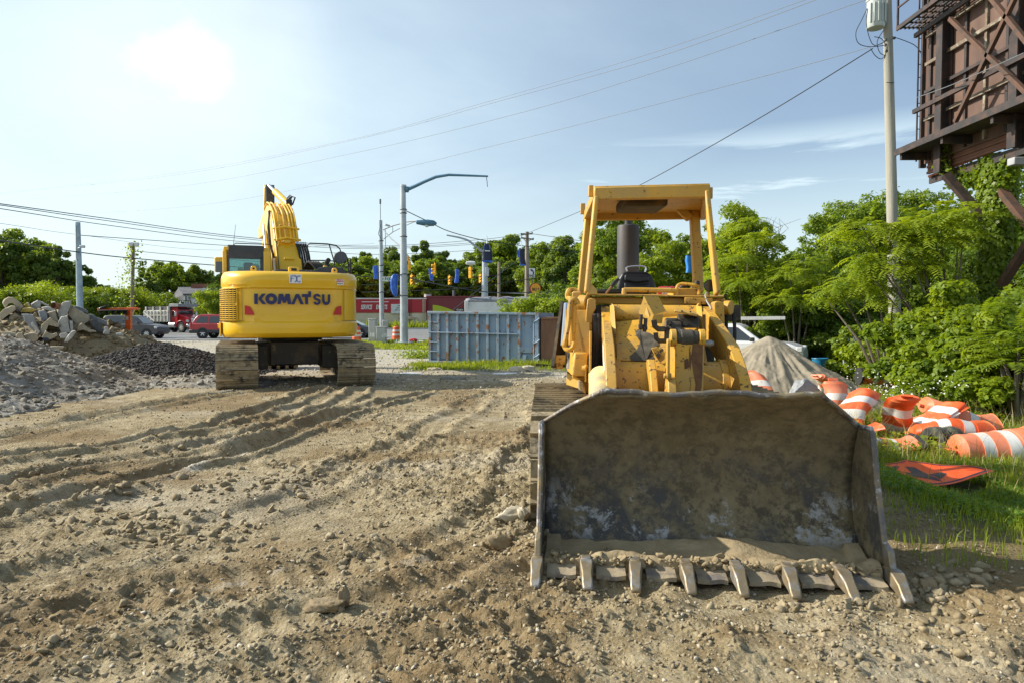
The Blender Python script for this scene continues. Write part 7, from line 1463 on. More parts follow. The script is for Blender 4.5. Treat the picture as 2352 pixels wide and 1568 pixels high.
pk = car('pickup_truck', 'white pickup truck with a ladder rack parked behind the sand pile', 'truck', (P(1686, 727, 25).x, 25.6, hz(8, 25)+.06), R(-28), 5.4, 1.9, [(-2.6, .5), (2.5, .45), (2.7, .6), (2.65, .95), (2.2, 1.12), (1.1, 1.18), (-2.6, 1.15)], [(1.35, 1.15), (-.9, 1.16), (-.8, 1.70), (-.5, 1.80), (.3, 1.80), (.55, 1.72)],
    [[(-.75, 1.22), (-.1, 1.22), (-.1, 1.66), (-.65, 1.68)], [(0, 1.22), (1.05, 1.20), (.45, 1.66), (.0, 1.67)]], 1.16, WC, (-1.7, 1.75), .40, lights=(('headlamp', 2.55, .92, .2, .18, HLm),))
m = MB(); m.bar((-2.4, -.7, 1.95), (1.9, -.7, 2.0), .06, .12); m.bar((-2.4, .7, 1.95), (1.9, .7, 2.0), .06, .12)
for x in (-2.2, -.9): m.bar((x, -.85, 1.95), (x, .85, 1.95), .06, .06); m.bar((x, -.85, 1.1), (x, -.85, 1.95), .05, .05, up=(0, 1, 0)); m.bar((x, .85, 1.1), (x, .85, 1.95), .05, .05, up=(0, 1, 0))
m.build('ladder_rack', mat('aluminium', (.62, .62, .60), .4, metal=.5), pk, local=True)
# dump truck
DT = empty('dump_truck', (P(386, 727, 68).x, 69.5, 0), R(-24), 'white and red dump truck driving on the road', 'truck'); RT = mat('red_truck_paint', (.42, .01, .02), .35, coat=.4, var=.03); BW = mat('dump_body_white', (.66, .64, .58), .5, col2=(.5, .46, .38), scale=2)
m = MB(); m.prism([(-3.1, -1.1, 1.05), (.35, -1.1, 1.05), (.45, -1.1, 2.2), (-3.2, -1.1, 2.2)], (0, 2.2, 0)); DB = m.build('dump_body', BW, DT, bevel=.02, local=True)
m = MB(); m.prism([(-3.1, -1.06, 2.2), (.4, -1.06, 2.2), (.4, -1.06, 2.62), (-3.0, -1.06, 2.55)], (0, 2.1, 0)); m.build('side_board', mat('dark_boards', (.10, .10, .11), .8, col2=(.18, .17, .16), scale=3), DB, local=True)
for k in range(8): x = -3.05+k*.48; m = MB(); m.bb(x-.07, x+.07, -1.2, -1.1, 1.1, 2.15); m.build('body_rib', BW, DB, bevel=.02, local=True)
for k in range(4): x = -2.9+k*1.05; m = MB(); m.bb(x-.1, x+.1, -1.12, -1.05, 2.2, 2.58); m.build('board_post', BW, DB, local=True)
m = MB(); m.bb(-3.15, .4, -1.19, -1.1, 1.66, 1.76); m.build('body_rail', BW, DB, local=True)
m = MB(); m.prism([(.35, -1.15, 2.55), (1.75, -1.15, 2.55), (1.8, -1.15, 2.85), (.55, -1.15, 2.85)], (0, 2.3, 0)); m.build('cab_shield', mat('shield_grey', (.30, .31, .32), .5), DB, bevel=.02, local=True)
m = MB(); m.bb(.5, 1.45, -1.0, 1.0, .95, 2.2); m.prism([(.55, -.95, 2.15), (1.5, -.95, 2.15), (1.35, -.95, 2.5), (.6, -.95, 2.5)], (0, 1.9, 0)); CB = m.build('cab', RT, DT, bevel=.06, seg=3, local=True)
m = MB(); m.prism([(1.4, -.8, .95), (2.7, -.75, .95), (2.75, -.75, 1.5), (1.4, -.85, 1.85)], (0, 1.6, 0)); m.build('bonnet', RT, DT, bevel=.08, seg=3, local=True)
for s_ in (-1, 1): m = MB(); rows = [[Vector((2.0+math.cos(a)*.68, y_, .52+math.sin(a)*.66)) for a in np.linspace(-.0, math.pi, 14)] for y_ in (s_*.72, s_*1.12)]; m.grid(rows); m.build('fender', RT, DT, solid=.05, local=True)
m = MB(); m.add([(1.48, -.85, 1.75), (1.48, .85, 1.75), (1.43, .8, 2.42), (1.43, -.8, 2.42)], [(0, 1, 2, 3)]); m.build('windscreen', DGL, CB, solid=.02, local=True)
m = MB(); m.bb(.75, 1.3, -1.015, -1.0, 1.55, 2.1); m.build('side_window', DGL, CB, local=True)
m = MB(); m.bb(2.72, 2.80, -.5, .5, 1.0, 1.45); m.build('grille', HUB, DT, bevel=.02, local=True); m = MB(); m.bb(2.7, 2.95, -1.05, 1.05, .55, .85); m.build('bumper', HUB, DT, bevel=.04, local=True)
for s_ in (-1, 1): m = MB(); m.lathe([(0, 0), (.14, 0), (.14, -.1)], (2.72, s_*.85, 1.15), (1, 0, 0), 14); m.build('headlamp', HLm, DT, local=True); m = MB(); m.box((1.5, s_*1.25, 1.85), (.08, .2, .45)); m.build('mirror', HUB, DT, bevel=.02, local=True)
m = MB(); m.cyl((.35, -1.0, 1.0), (.35, -1.0, 2.5), .09, n=12); m.build('exhaust_stack', HUB, DT, local=True); m = MB(); m.bb(-3.0, 2.6, -.45, .45, .6, 1.02); m.build('chassis', CHM, DT, local=True); m = MB(); m.cyl((.4, -.95, .75), (1.2, -.95, .75), .26, n=16); m.build('fuel_tank', HUB, DT, local=True)
for x in (-2.4, -1.25, 2.0):
    for s_ in (-1, 1): wheel(DT, x, s_*.92, .52, .32, 8, mat('dusty_rim', (.45, .43, .38), .6), s_)
m = MB(); m.bar((-3.1, -1.22, 2.05), (-1.6, -1.22, 1.15), .03, .1); m.build('tarp_arm', SWH, DB, local=True)
# --- overhead wires
WIR = mat('wire_black', (.03, .03, .035), .6, var=0); WIG = mat('wire_grey', (.15, .17, .19), .6, var=0)
def wire(pts, r_, label, mt=None, k=8):
    """pts: (px,py,Y)"""
    h = [P(*p) for p in pts]
    if pts[0][0] == -10: h = [h[0]+(h[0]-h[1])*2.5]+h
    if pts[-1][0] == -10: h.append(h[-1]+(h[-1]-h[-2])*1.5)
    m = MB(); m.tube(smooth_pts(h, k) if len(h) > 2 else h, r_, 5); return tag(m.build('overhead_wire', mt or WIR), label, 'wire', 'overhead wires')
wire([(1875, 0, 27), (1500, 135, 38), (1176, 225, 50), (800, 325, 68), (400, 403, 90), (-10, 447, 120)], .014, 'upper of the thin wires crossing the sky from top right to far left', WIG)
wire([(1850, 0, 27), (1480, 128, 38), (1100, 240, 52), (800, 322, 69), (390, 400, 90), (-10, 445, 121)], .012, 'twin wire running right above the upper long sky wire', WIG)
wire([(1990, 0, 26), (1500, 168, 38), (1176, 265, 50), (800, 355, 68), (400, 430, 90), (-10, 463, 120)], .014, 'second thin wire crossing the whole sky, below the twin pair', WIG)
wire([(2040, 97, 25), (1700, 190, 32), (1176, 325, 50), (800, 412, 68), (400, 478, 90), (-10, 499, 120)], .013, 'lowest thin wire of the long set crossing the sky', WIG)
wire([(2005, 112, 25), (1790, 245, 28), (1600, 355, 33), (1465, 428, 40), (1370, 470, 46), (1280, 508, 56), (1212, 536, 66)], .02, 'dark wire from the transformer pole down to the utility pole in the middle')
wire([(-10, 467, 45), (250, 503, 60), (560, 545, 80), (850, 566, 100), (1113, 550, 110), (1205, 536, 115)], .035, 'topmost of the three dark wires coming in at the left')
wire([(-10, 470, 45), (250, 508, 60), (560, 549, 80), (850, 569, 100), (1113, 556, 110), (1205, 540, 115)], .03, 'middle of the three dark wires coming in at the left')
wire([(-10, 478, 45), (250, 518, 60), (560, 556, 80), (850, 572, 100), (1113, 560, 110), (1205, 546, 115)], .03, 'lowest of the three dark wires coming in at the left')
wire([(187, 541, 54), (400, 556, 70), (560, 567, 80), (860, 585, 100), (1100, 575, 110)], .03, 'wire leaving the pale blue pole near its top')
wire([(-10, 551, 40), (184, 580, 54), (320, 595, 60), (560, 615, 75), (900, 640, 80)], .045, 'thick dark cable passing low behind the pale blue pole')
wire([(310, 577, 60), (450, 590, 70), (640, 605, 80), (870, 622, 90)], .025, 'wire leaving the top of the vine covered wooden pole')
wire([(-10, 512, 60), (184, 540, 80), (500, 575, 120), (860, 560, 150)], .02, 'faint wire high above the left trees', WIG)
wire([(933, 485, 39.8), (985, 510, 40.5), (1032, 532, 41.5), (1113, 553, 42), (1200, 565, 44), (1320, 580, 48), (1420, 590, 52)], .025, 'span wire from the tallest pole carrying the two black bags')
wire([(931, 630, 39.8), (945, 640, 41), (1000, 652, 46), (1060, 663, 52), (1130, 672, 56), (1230, 672, 60), (1330, 670, 66)], .04, 'thick bundle of signal cable leaving the tallest pole')
wire([(830, 690-18, 60), (880, 670, 60), (960, 668, 60), (1040, 664, 60), (1110, 657, 60), (1180, 646, 60), (1240, 640, 62)], .03, 'cable holding up the row of traffic lights from the left')
wire([(830, 655, 60), (900, 652, 60), (1000, 645, 60), (1150, 632, 60)], .025, 'thin cable above the bagged lights at the left of the junction')
wire([(1040, 712, 60), (1113, 655, 62), (1200, 590, 65)], .025, 'pale guy wire slanting down from the utility pole', WIG)
wire([(1212, 536, 66), (1350, 556, 60), (1500, 575, 56)], .025, 'wire going right from the top of the utility pole')
wire([(1100, 672, 70), (1250, 675, 66), (1400, 668, 60)], .025, 'pale wire crossing low behind the utility pole', WIG)
m = MB(); a = R5(893, 250, 37); m.tube([R5(893, 242, 42), R5(897, 350, 37.2)], .035, 6); tag(m.build('signal_hanger', GAL), 'short grey hanger rod above the large black and blue bag', 'hanger'); m = MB(); m.tube([R5(1396, 300, 44), R5(1400, 425, 40.1)], .025, 6); tag(m.build('signal_hanger', GAL), 'short grey hanger rod above the narrow black and blue bag', 'hanger')
# ================================================================ RIGHT SIDE: billboard, pole, sand, drums, sign
BBR = mat('billboard_sheet', (.105, .058, .042), .7, col2=(.14, .082, .06), scale=1.2, bump=.15, bscale=6, stretch=(1, 1, .4)); STB = mat('dark_girder', (.030, .024, .024), .6, col2=(.07, .04, .03), scale=3, bump=.2); RUS = mat('rusty_girder', (.11, .055, .035), .8, col2=(.06, .04, .03), scale=4, bump=.2)
WTH = mat('weathered_batten', (.17, .13, .095), .85, col2=(.30, .27, .21), scale=5, thr=(.5, .6), bump=.4, bscale=20)
X0 = 12.2; YF = 20.4
BB = empty('billboard', (X0+.5, 17.9, hz(12.7, 17.9)), 0, 'huge brown billboard seen from behind on a vine covered steel column', 'billboard')
def yx(px, X): return X*1568/(px-1176)
def zy(py, Y): return CAMH+(727-py)*Y/1568
m = MB(); m.bb(X0, X0+.06, 10.5, YF, 6.1, 13.2); m.build('panel', BBR, BB, smooth=0)
for Y in (19.25, 16.4, 13.6): m = MB(); m.bb(X0-.34, X0-.30, Y-.14, Y+.14, 5.6, 13.2); m.bb(X0-.30, X0-.08, Y-.02, Y+.02, 5.6, 13.2); m.bb(X0-.08, X0-.04, Y-.14, Y+.14, 5.6, 13.2); m.build('upright_girder', STB, BB, smooth=0)
k = 0
for Y in np.arange(20.1, 11, -.78): m = MB(); m.bb(X0-.07, X0-.002, Y-.045, Y+.045, 6.15, 13.1); m.build('stud', WTH if k % 2 else STB, BB, smooth=0); k += 1
for z in np.arange(6.55, 13.1, .80): m = MB(); m.bb(X0-.13, X0-.074, 11, 20.25, z-.045, z+.045); m.build('batten', WTH if int(z*10) % 3 else STB, BB, smooth=0)
for z in (7.6, 9.8, 12.0): m = MB(); m.bb(X0-.44, X0-.35, 11, 20.3, z-.06, z+.06); m.build('wale', STB, BB, smooth=0)
for p, q in (((2166, 55), (2345, 222)), ((2316, 0), (2183, 286)), ((2250, 0), (2352, 120))):
    Xd = X0-.52; a = Vector((Xd, yx(p[0], Xd), zy(p[1], yx(p[0], Xd)))); b = Vector((Xd, yx(q[0], Xd), zy(q[1], yx(q[0], Xd)))); m = MB(); m.bar(a, b, .10, .10, up=(1, 0, 0)); m.build('diagonal_brace', RUS, BB, smooth=0)
m = MB(); m.bb(X0-.10, X0+.08, YF+.01, YF+.10, 6.0, 13.2); m.build('end_trim', STB, BB); m = MB()
m.bar((X0+.10, YF+.12, 6.2), (X0+.10, YF+.12, 13), .035, .035); m.bar((X0-.16, YF+.12, 6.2), (X0-.16, YF+.12, 13), .035, .035)
for z in np.arange(6.4, 13, .38): m.bar((X0-.16, YF+.12, z), (X0+.10, YF+.12, z), .02, .02)
m.build('ladder', STB, BB, smooth=0)
# walkways
m = MB(); m.bb(11.32, 11.37, 10.5, YF+.05, 6.34, 6.52); m.bb(11.37, X0-.02, 10.5, YF, 6.40, 6.44); WK = m.build('walkway', STB, BB, smooth=0)
for Y in (20.2, 18.3, 16.4, 14.5): m = MB(); m.bb(11.4, X0+.3, Y-.05, Y+.05, 6.18, 6.38); m.build('walkway_bracket', STB, WK, smooth=0)
m = MB(); m.bb(11.32, 11.37, 17.4, YF+.05, 10.0, 10.12)
for i in range(9): m.bb(11.37, X0, 17.5+i*.35, 17.54+i*.35, 10.03, 10.07)
for i in range(7): m.bb(11.42+i*.12, 11.44+i*.12, 17.4, YF, 10.02, 10.06)
W2 = m.build('upper_walkway', STB, BB, smooth=0); m = MB()
for Y in (YF, 18.9, 17.5): m.bar((11.34, Y, 10.1), (11.34, Y, 11.2), .05, .05, up=(0, 1, 0))
m.bar((11.34, YF, 11.2), (11.34, 17.5, 11.2), .05, .05); m.bar((11.34, YF, 10.65), (11.34, 17.5, 10.65), .04, .04); m.bar((11.34, YF, 11.2), (X0, YF, 11.2), .05, .05); m.build('guard_rail', STB, W2, smooth=0)
m = MB()
for i in range(5): m.bb(X0+.02+.03*(i % 2), X0+.10, 10.5, YF-.1, 5.78+i*.085, 5.85+i*.085)
m.bb(X0+.06, X0+.09, 10.5, YF-.1, 5.78, 6.25); m.build('corrugated_skirt', mat('brown_skirt', (.17, .075, .045), .7), BB, smooth=0)
m = MB(); m.bb(12.36, 12.42, 10.5, YF, 5.52, 5.74); m.bb(12.42, 12.9, 10.5, YF-.2, 5.60, 5.66); m.bb(12.9, 12.96, 10.5, YF, 5.52, 5.74); m.build('lower_walkway', STB, BB, smooth=0)
m = MB(); m.tube([(12.3, YF-.1, 5.72), (12.3, 18, 5.80), (12.3, 14, 5.95)], .04, 8); m.tube([(12.3, 17.2, 5.83), (12.3, 17.0, 5.84)], .09, 8); m.build('conduit', mat('rust_conduit', (.20, .06, .035), .7), BB)
# column with flanges and knee braces
cxp, cyp = 12.72, 17.95
m = MB(); m.bb(cxp-.20, cxp-.16, cyp-.22, cyp+.22, -1, 5.6); m.bb(cxp-.16, cxp+.16, cyp-.03, cyp+.03, -1, 5.6); m.bb(cxp+.16, cxp+.20, cyp-.22, cyp+.22, -1, 5.6); m.build('column', RUS, BB, smooth=0)
for p, q in (((2172, 402), (2268, 512)), ((2300, 438), (2385, 545)), ((2298, 660), (2375, 540))):
    a = P(p[0], p[1], 18.6 if p[0] < 2200 else 17.6); b = P(q[0], q[1], 17.95 if p[0] < 2200 else 16.6); m = MB(); m.bar(a, b, .20, .16, up=(0, 1, 0)); m.build('knee_brace', STB if p[0] < 2250 else RUS, BB, smooth=0)
m = MB(); m.box(P(2345, 372, 16.5), (.5, .25, .18)); m.build('floodlight', mat('grey_lamp_case', (.35, .36, .38), .5), BB, bevel=.02)
# transformer pole
PY = 25; b = P(2062, 727, PY); b.z = -1; t_ = P(2036, -60, PY); T = empty('utility_pole', b, 0, 'tall pale wooden utility pole with a grey transformer, left of the billboard', 'pole'); PW = mat('pale_pole_wood', (.36, .34, .28), .85, col2=(.26, .25, .21), scale=3, stretch=(1, 1, .07), bump=.4, bscale=30)
m = MB(); m.tube([b, b.lerp(t_, .5), t_], [.22, .18, .145], 20); m.build('shaft', PW, T)
TG = mat('transformer_grey', (.42, .46, .44), .4, var=.05); c0 = P(2011, 66, PY-.2); c1 = P(2008, 4, PY-.2)
m = MB(); m.lathe([(0, -.02), (.28, 0), (.30, .05), (.30, (c1-c0).length-.03), (.33, (c1-c0).length), (.33, (c1-c0).length+.05), (.2, (c1-c0).length+.12), (0, (c1-c0).length+.15)], c0, (0, 0, 1), 28); TR = m.build('transformer', TG, T)
for a in np.linspace(-2.6, -.5, 6): m = MB(); q = c0+Vector((math.cos(a)*.32, math.sin(a)*.32, .15)); m.bar(q, q+Vector((0, 0, .68)), .03, .05, up=(0, 1, 0)); m.build('cooling_fin', TG, TR)
m = MB(); m.bar(P(2030, 15, PY-.1), P(2042, 15, PY), .06, .1); m.bar(P(2030, 52, PY-.1), P(2044, 52, PY), .06, .1); m.build('mount', TG, TR)
for pts in ([(1992, 20), (1980, 45), (1966, 75), (1972, 100), (1998, 108), (2030, 105)], [(1993, 22), (1990, 55), (1998, 90), (2010, 105), (2035, 95)], [(2030, 70), (2015, 95), (2020, 120), (2032, 128)], [(2000, 112), (2010, 128), (2025, 136), (2036, 120), (2040, 100)], [(2008, 85), (2025, 90), (2035, 108), (2032, 135)], [(2050, 85), (2080, 95), (2105, 108), (2122, 135)]):
    m = MB(); m.tube(smooth_pts([P(x, y, PY-.4) for x, y in pts], 4), .014, 5); m.build('loop_wire', WIR, T)
for x, y in ((2034, 92), (2034, 104), (2036, 118), (2054, 88)): m = MB(); m.lathe([(0, -.05), (.05, -.03), (.05, .03), (0, .05)], P(x, y, PY-.25), (1, 0, .2), 8); m.build('insulator', DGP, T)
m = MB(); m.cyl(P(2036, 190, PY-.2), P(2054, 190, PY-.2), .015, n=6); m.build('pole_bolt', DGP, T)
wire([(2105, 225, 20), (2200, 190, 18), (2352, 122, 15)], .012, 'thin pale wire crossing the back of the billboard', WIG)
# sand pile
def sand_z(x, y):
    x = np.asarray(x, float); y = np.asarray(y, float); cx, cy = 5.98, 15.9; dx = x-cx; dy = y-cy; r_ = np.sqrt(dx*dx+(dy*1.05)**2); a = np.arctan2(dy, dx)
    h = 1.60-.62*np.sqrt(r_**2+.04)
    gul = .20*(fbm(a*3.2+20, r_*.5, 3, 301)-.5)*sstep(.15, .9, r_)+.13*(fbm(a*9+30, r_*.8, 3, 302)-.5)*sstep(.3, 1.2, r_)
    return h+gul+.10*(fbm(x*2.5, y*2.5, 4, 303)-.5)+.03*(fbm(x*12, y*12, 2, 304)-.5)-.36
SND = mat('sand', (.33, .285, .215), .95, col2=(.26, .225, .165), scale=2.2, thr=(.4, .6), bump=.6, bscale=60, col3=(.38, .34, .27), scale3=30, thr3=(.58, .68), spec=.1)
heap('sand_pile', lambda x, y: np.maximum(sand_z(x, y), -.95), 2.8, 9.2, 12.8, 19.0, 260, 250, SND, 'cone of grey brown sand behind the loader bucket on the right', 'sand pile')
# blue barrel
c = P(1885, 727, 26.5); c.z = hz(c.x, 26.5); T = empty('blue_barrel', c, 0, 'blue open barrel standing at the right foot of the sand pile', 'barrel'); BBL = mat('blue_barrel_plastic', (.02, .19, .36), .4, var=.05)
zt_ = zy(822, 26.5)-c.z; m = MB(); m.lathe([(0, .02), (.27, .02), (.29, .08), (.30, .3), (.285, .32), (.30, .36), (.30, .62), (.285, .64), (.30, .68), (.29, zt_-.03), (.30, zt_), (.27, zt_), (.27, .1)], c, (0, 0, 1), 28); m.build('shell', BBL, T); m = MB(); m.lathe([(.305, zt_-.03), (.315, zt_-.01), (.305, zt_+.01)], c, (0, 0, 1), 28); m.build('rim', BBL, T)
# chain link fence
FY = 25.5; T = empty('chain_link_fence', (P(1945, 727, FY).x, FY, hz(12.3, FY)), 0, 'grey chain link fence end at the edge of the thicket', 'fence'); zb_ = hz(12.3, FY)
for px, w in ((1941, .05), (1950, .035)): a = P(px, 727, FY); m = MB(); m.cyl((a.x, FY, zb_), (a.x, FY, zy(757 if w > .04 else 760, FY)), w, n=12); m.build('fence_post', GAL, T)
a = P(1952, 727, FY); x1_ = a.x+1.9; m = MB(); m.cyl((a.x, FY, zy(758, FY)), (x1_, FY+.5, zy(760, FY)), .03, n=8); m.build('top_rail', GAL, T); m = MB(); h_ = zy(759, FY)-zb_-.1
for i in range(-34, 40):
    for s_ in (1, -1):
        x_a = i*.055; pts = []
        z0_, z1_ = 0, h_; xa = x_a if s_ > 0 else x_a+h_; xb = xa+s_*h_
        # clip to [0,1.9]
        lo, hi = 0.0, 1.0
        for bnd in ((0, 1), (1.9, -1)):
            f0 = (xa-bnd[0])*bnd[1]; f1 = (xb-bnd[0])*bnd[1]
            if f0 < 0 and f1 < 0: lo, hi = 1, 0; break
            if f0 < 0: lo = max(lo, f0/(f0-f1))
            elif f1 < 0: hi = min(hi, f0/(f0-f1))
        if lo < hi:
            q = lambda t: Vector((a.x+xa+(xb-xa)*t, FY+(xa+(xb-xa)*t)*.26, zb_+.1+h_*t)); m.tube([q(lo), q(hi)], .006, 3, cap=False)
m.build('wire_mesh', GAL, T, smooth=0)
# drums: R6 helper centres. lying drums: axis direction given by yaw about z after tipping
def lay(label, px, py, Y, yaw, s=1.0, crush=.5, omat=None, tip=90, seed=0, zoff=0, base=True, open_end=False):
    c = P(px, py, Y); yaw = R(yaw); ax = Vector((math.cos(yaw)*math.sin(R(tip)), math.sin(yaw)*math.sin(R(tip)), math.cos(R(tip))))
    s *= 1.04 if 9.7 < Y < 13.2 else 1; crush = min(1.25, crush*2.3) if 9.7 < Y < 13.2 else crush*1.3; zoff -= .12*crush if tip > 70 and Y < 14 else 0
    rot = ax.to_track_quat('Z', 'Y').to_euler(); loc = c-ax*.45*s; loc.z += zoff
    return drum(label, 'discarded traffic drums in the weeds', loc, rot, crush, s, omat, seed=seed, base=base, open_end=open_end, name='traffic_drum')
lay('big faded drum lying in the weeds at the right picture edge', 2290, 1030, 9.6, 180, 1.18, .10, DPK, 92, 3, base=False)
lay('small orange and white drum lying apart in the grass below the thicket', 2010, 868, 19, -6, .95, .25, DOR, 96, 4)
lay('crushed orange drum between the loader arm and the sand pile', 1738, 905, 12.6, 70, .78, .5, DPK, 35, 5, base=False)
lay('half hidden pinkish drum behind the upright crumpled one', 1890, 892, 13.0, 200, .8, .6, DPK, 60, 6, base=False)
lay('upright drum with a crumpled orange top next to the bucket corner', 1900, 938, 11.8, 80, .95, .45, DPK, 14, 7, base=False)
lay('big red orange dome of a drum leaning left with one white band', 1962, 958, 11.2, 62, 1.05, .35, DOR, 42, 8, base=False)
lay('flattened drum lying behind the tall dome with two white bands', 2065, 948, 12.4, 176, .95, .8, DPK, 88, 9, base=False)
lay('low crushed red drum in front of the tall dome', 1975, 965, 10.4, 172, .75, .8, DOR, 92, 10, base=False)
lay('pale pink drum lying flat with its black rubber ring to the right', 2040, 990, 10.0, 182, .8, .45, DPK, 90, 11)
lay('torn orange drum standing tilted in the middle of the heap', 2095, 965, 11.0, 235, 1.0, .95, DOR, 55, 12, base=False)
lay('crumpled drum on top of the heap with a twisted white band', 2130, 940, 11.3, 20, .95, .9, DOR, 75, 13, base=False)
lay('long drum at the top right of the heap, flared end outward', 2205, 945, 11.6, 172, 1.12, .30, DPK, 80, 14, base=False)
lay('orange drum lying at the right front of the heap with a clean white band', 2190, 978, 10.6, 168, 1.15, .35, DOR, 86, 15, base=False)
lay('flat crushed drum squeezed under the heap at the front', 2110, 1002, 10.2, 10, .8, .95, DPK, 95, 16, base=False)
v, f = lump(4, .5, 61, 1, 2, .3); o = mesh_np('grey_sack', v*np.array([.28, .12, .20]), f, mat('grey_plastic', (.25, .26, .27), .5, bump=.3), smooth=True); o.location = P(1848, 893, 12.2); tag(o, 'crumpled grey plastic sheet beside the drums by the bucket edge', 'plastic sheet')
for i, (px, lb) in enumerate(((2150, 'left one of the two black rubber rings standing by the drum heap'), (2182, 'right one of the two black rubber rings standing by the drum heap'))):
    c = P(px, 1012, 10.2); T = empty('rubber_ring', c, 0, lb, 'rubber ring', 'black rubber drum weights'); T.rotation_euler = (0, 0, R(20+i*14)); m = MB()
    for k in range(3): m.lathe([(.10, -.09+k*.06), (.21, -.09+k*.06), (.22, -.065+k*.06), (.21, -.04+k*.06), (.10, -.04+k*.06)], (0, 0, 0), (1, 0, 0), 24)
    m.build('ring', mat('old_rubber', (.03, .032, .03), .85, col2=(.10, .11, .08), scale=8), T, local=True)
m = MB(); m.cyl(P(2286, 1005, 10.8), P(2330, 1007, 10.6), .045, n=14); tag(m.build('plastic_pipe', mat('light_blue_plastic', (.25, .50, .68), .4)), 'short light blue plastic pipe in the weeds above the near drum', 'pipe')
# flat orange road-work sign lying on the turf
SGO = mat('orange_sign_vinyl', (.85, .09, .02), .45, col2=(.80, .13, .035), scale=2, var=.04, coat=.1); SGB = mat('sign_black_vinyl', (.035, .04, .055), .5)
Lp, Tp, Rp, Bp = P(1985, 1086, 8.3), P(2077, 1053, 8.95), P(2285, 1085, 8.35), P(2140, 1112, 7.75)
for p in (Lp, Tp, Rp, Bp): p.z = hz(p.x, p.y)+.16
Tp = P(2077, 1051, 8.75); Rp = P(2285, 1084, 8.15); Bp = P(2128, 1110, 7.55); Lp = P(1985, 1084, 8.1)
def sgp(u, v, lift=0):
    p = Lp*(1-u)*(1-v)+Tp*u*(1-v)+Bp*(1-u)*v+Rp*u*v
    return p+Vector((0, 0, .025*math.sin(u*5+v*3)+.02*math.sin(v*9+1)*(v)-.05*max(0, v-.6)*(1-u)+lift))
T = empty('work_sign', (Lp+Rp)/2, 0, 'flat orange diamond work sign with black marks lying on the turf', 'sign')
m = MB(); m.grid([[sgp(i/24, j/24) for i in range(25)] for j in range(25)]); m.build('sheet', SGO, T, solid=.006, smooth=60)
def strip(u0, v0, u1, v1, w, nm='border_line'):
    m = MB(); n = 24; du, dv = u1-u0, v1-v0; l = math.hypot(du, dv); nu, nv = -dv/l*w/2, du/l*w/2
    m.grid([[sgp(u0+du*i/n+nu*s_, v0+dv*i/n+nv*s_, .006) for i in range(n+1)] for s_ in (-1, 1)]); return m.build(nm, SGB, T)
for q in ((.06, .04, .94, .04), (.96, .06, .96, .94), (.06, .96, .94, .96), (.04, .06, .04, .94)): strip(*q, .028)
def blob(poly, nm='mark'):
    m = MB(); uu_ = []; n = 10
    # quad patches
    a, b_, c_, d_ = poly; rows = []
    for j in range(n+1):
        t = j/n; row = []
        for i in range(n+1):
            s_ = i/n; u = (a[0]*(1-s_)+b_[0]*s_)*(1-t)+(d_[0]*(1-s_)+c_[0]*s_)*t; v = (a[1]*(1-s_)+b_[1]*s_)*(1-t)+(d_[1]*(1-s_)+c_[1]*s_)*t; row.append(sgp(u, v, .0065))
        rows.append(row)
    m.grid(rows); return m.build(nm, SGB, T)
blob([(.10, .70), (.30, .40), (.45, .55), (.30, .92)]); blob([(.36, .46), (.62, .20), (.70, .28), (.46, .62)]); blob([(.20, .20), (.50, .14), (.52, .19), (.22, .32)])
blob([(.46, .60), (.66, .62), (.60, .74), (.34, .86)])
# ================================================================ VEGETATION
leafmat('leaf_bright', (.115, .190, .014), (.300, .365, .030), .46)
leafmat('leaf_mid', (.085, .155, .014), (.230, .300, .028), .45)
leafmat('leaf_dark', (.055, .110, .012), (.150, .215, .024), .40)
leafmat('leaf_far', (.070, .130, .022), (.180, .240, .042), .42)
leafmat('grass_blade', (.120, .190, .016), (.290, .335, .045), .44)
leafmat('dry_grass', (.26, .22, .09), (.36, .30, .14), .3)
leafmat('clover_leaf', (.055, .13, .015), (.14, .24, .03), .38)
BARK = mat('bark', (.12, .095, .07), .9, col2=(.19, .16, .125), scale=5, stretch=(1, 1, .15), bump=.5, bscale=20)
def leafquads(pos, nrm, size, rs, elong=.55, tip=None):
    n = len(pos); nrm = nrm/np.linalg.norm(nrm, axis=1, keepdims=True)
    t = rs.randn(n, 3) if tip is None else tip+rs.randn(n, 3)*.35
    t -= nrm*(t*nrm).sum(1, keepdims=True); t /= np.linalg.norm(t, axis=1, keepdims=True)+1e-9; b = np.cross(nrm, t)
    s = size[:, None]; w = s*elong
    v = np.stack([pos-t*s*.5, pos+b*w*.5-t*s*.05+nrm*s*.06, pos+t*s*.5-nrm*s*.08, pos-b*w*.5-t*s*.05+nrm*s*.06], 1).reshape(-1, 3)
    return v, (np.arange(n)[:, None]*4+np.arange(4)[None])
def crownpts(cl, rad, n, rs, shell=.55):
    M = len(cl); wts = np.prod(rad, 1)**.67; k = rs.choice(M, n, p=wts/wts.sum()); d = rs.randn(n, 3); d /= np.linalg.norm(d, axis=1, keepdims=True)
    r_ = shell+(1-shell)*rs.rand(n)**.7; r_ *= 1+.25*rs.randn(n)*.5
    p = cl[k]+d*rad[k]*r_[:, None]; return p, d, k
def clumps(c, r_, M, rs, cs=(.18, .34), vert=.75, bottom=-.75):
    out = []; c = np.array(c, float); r_ = np.array(r_, float)
    while len(out) < M:
        d = rs.randn(3); d /= np.linalg.norm(d)
        if d[2] < bottom: continue
        q = .35+.62*rs.rand()**.55; wob = 1+.22*math.sin(d[0]*5+d[2]*4+rs.rand()*2)*rs.rand(); out.append(c+d*r_*q*wob)
    cl = np.array(out); s = r_.mean()*(cs[0]+(cs[1]-cs[0])*rs.rand(M)); rad = np.stack([s, s, s*vert], 1); return cl, rad
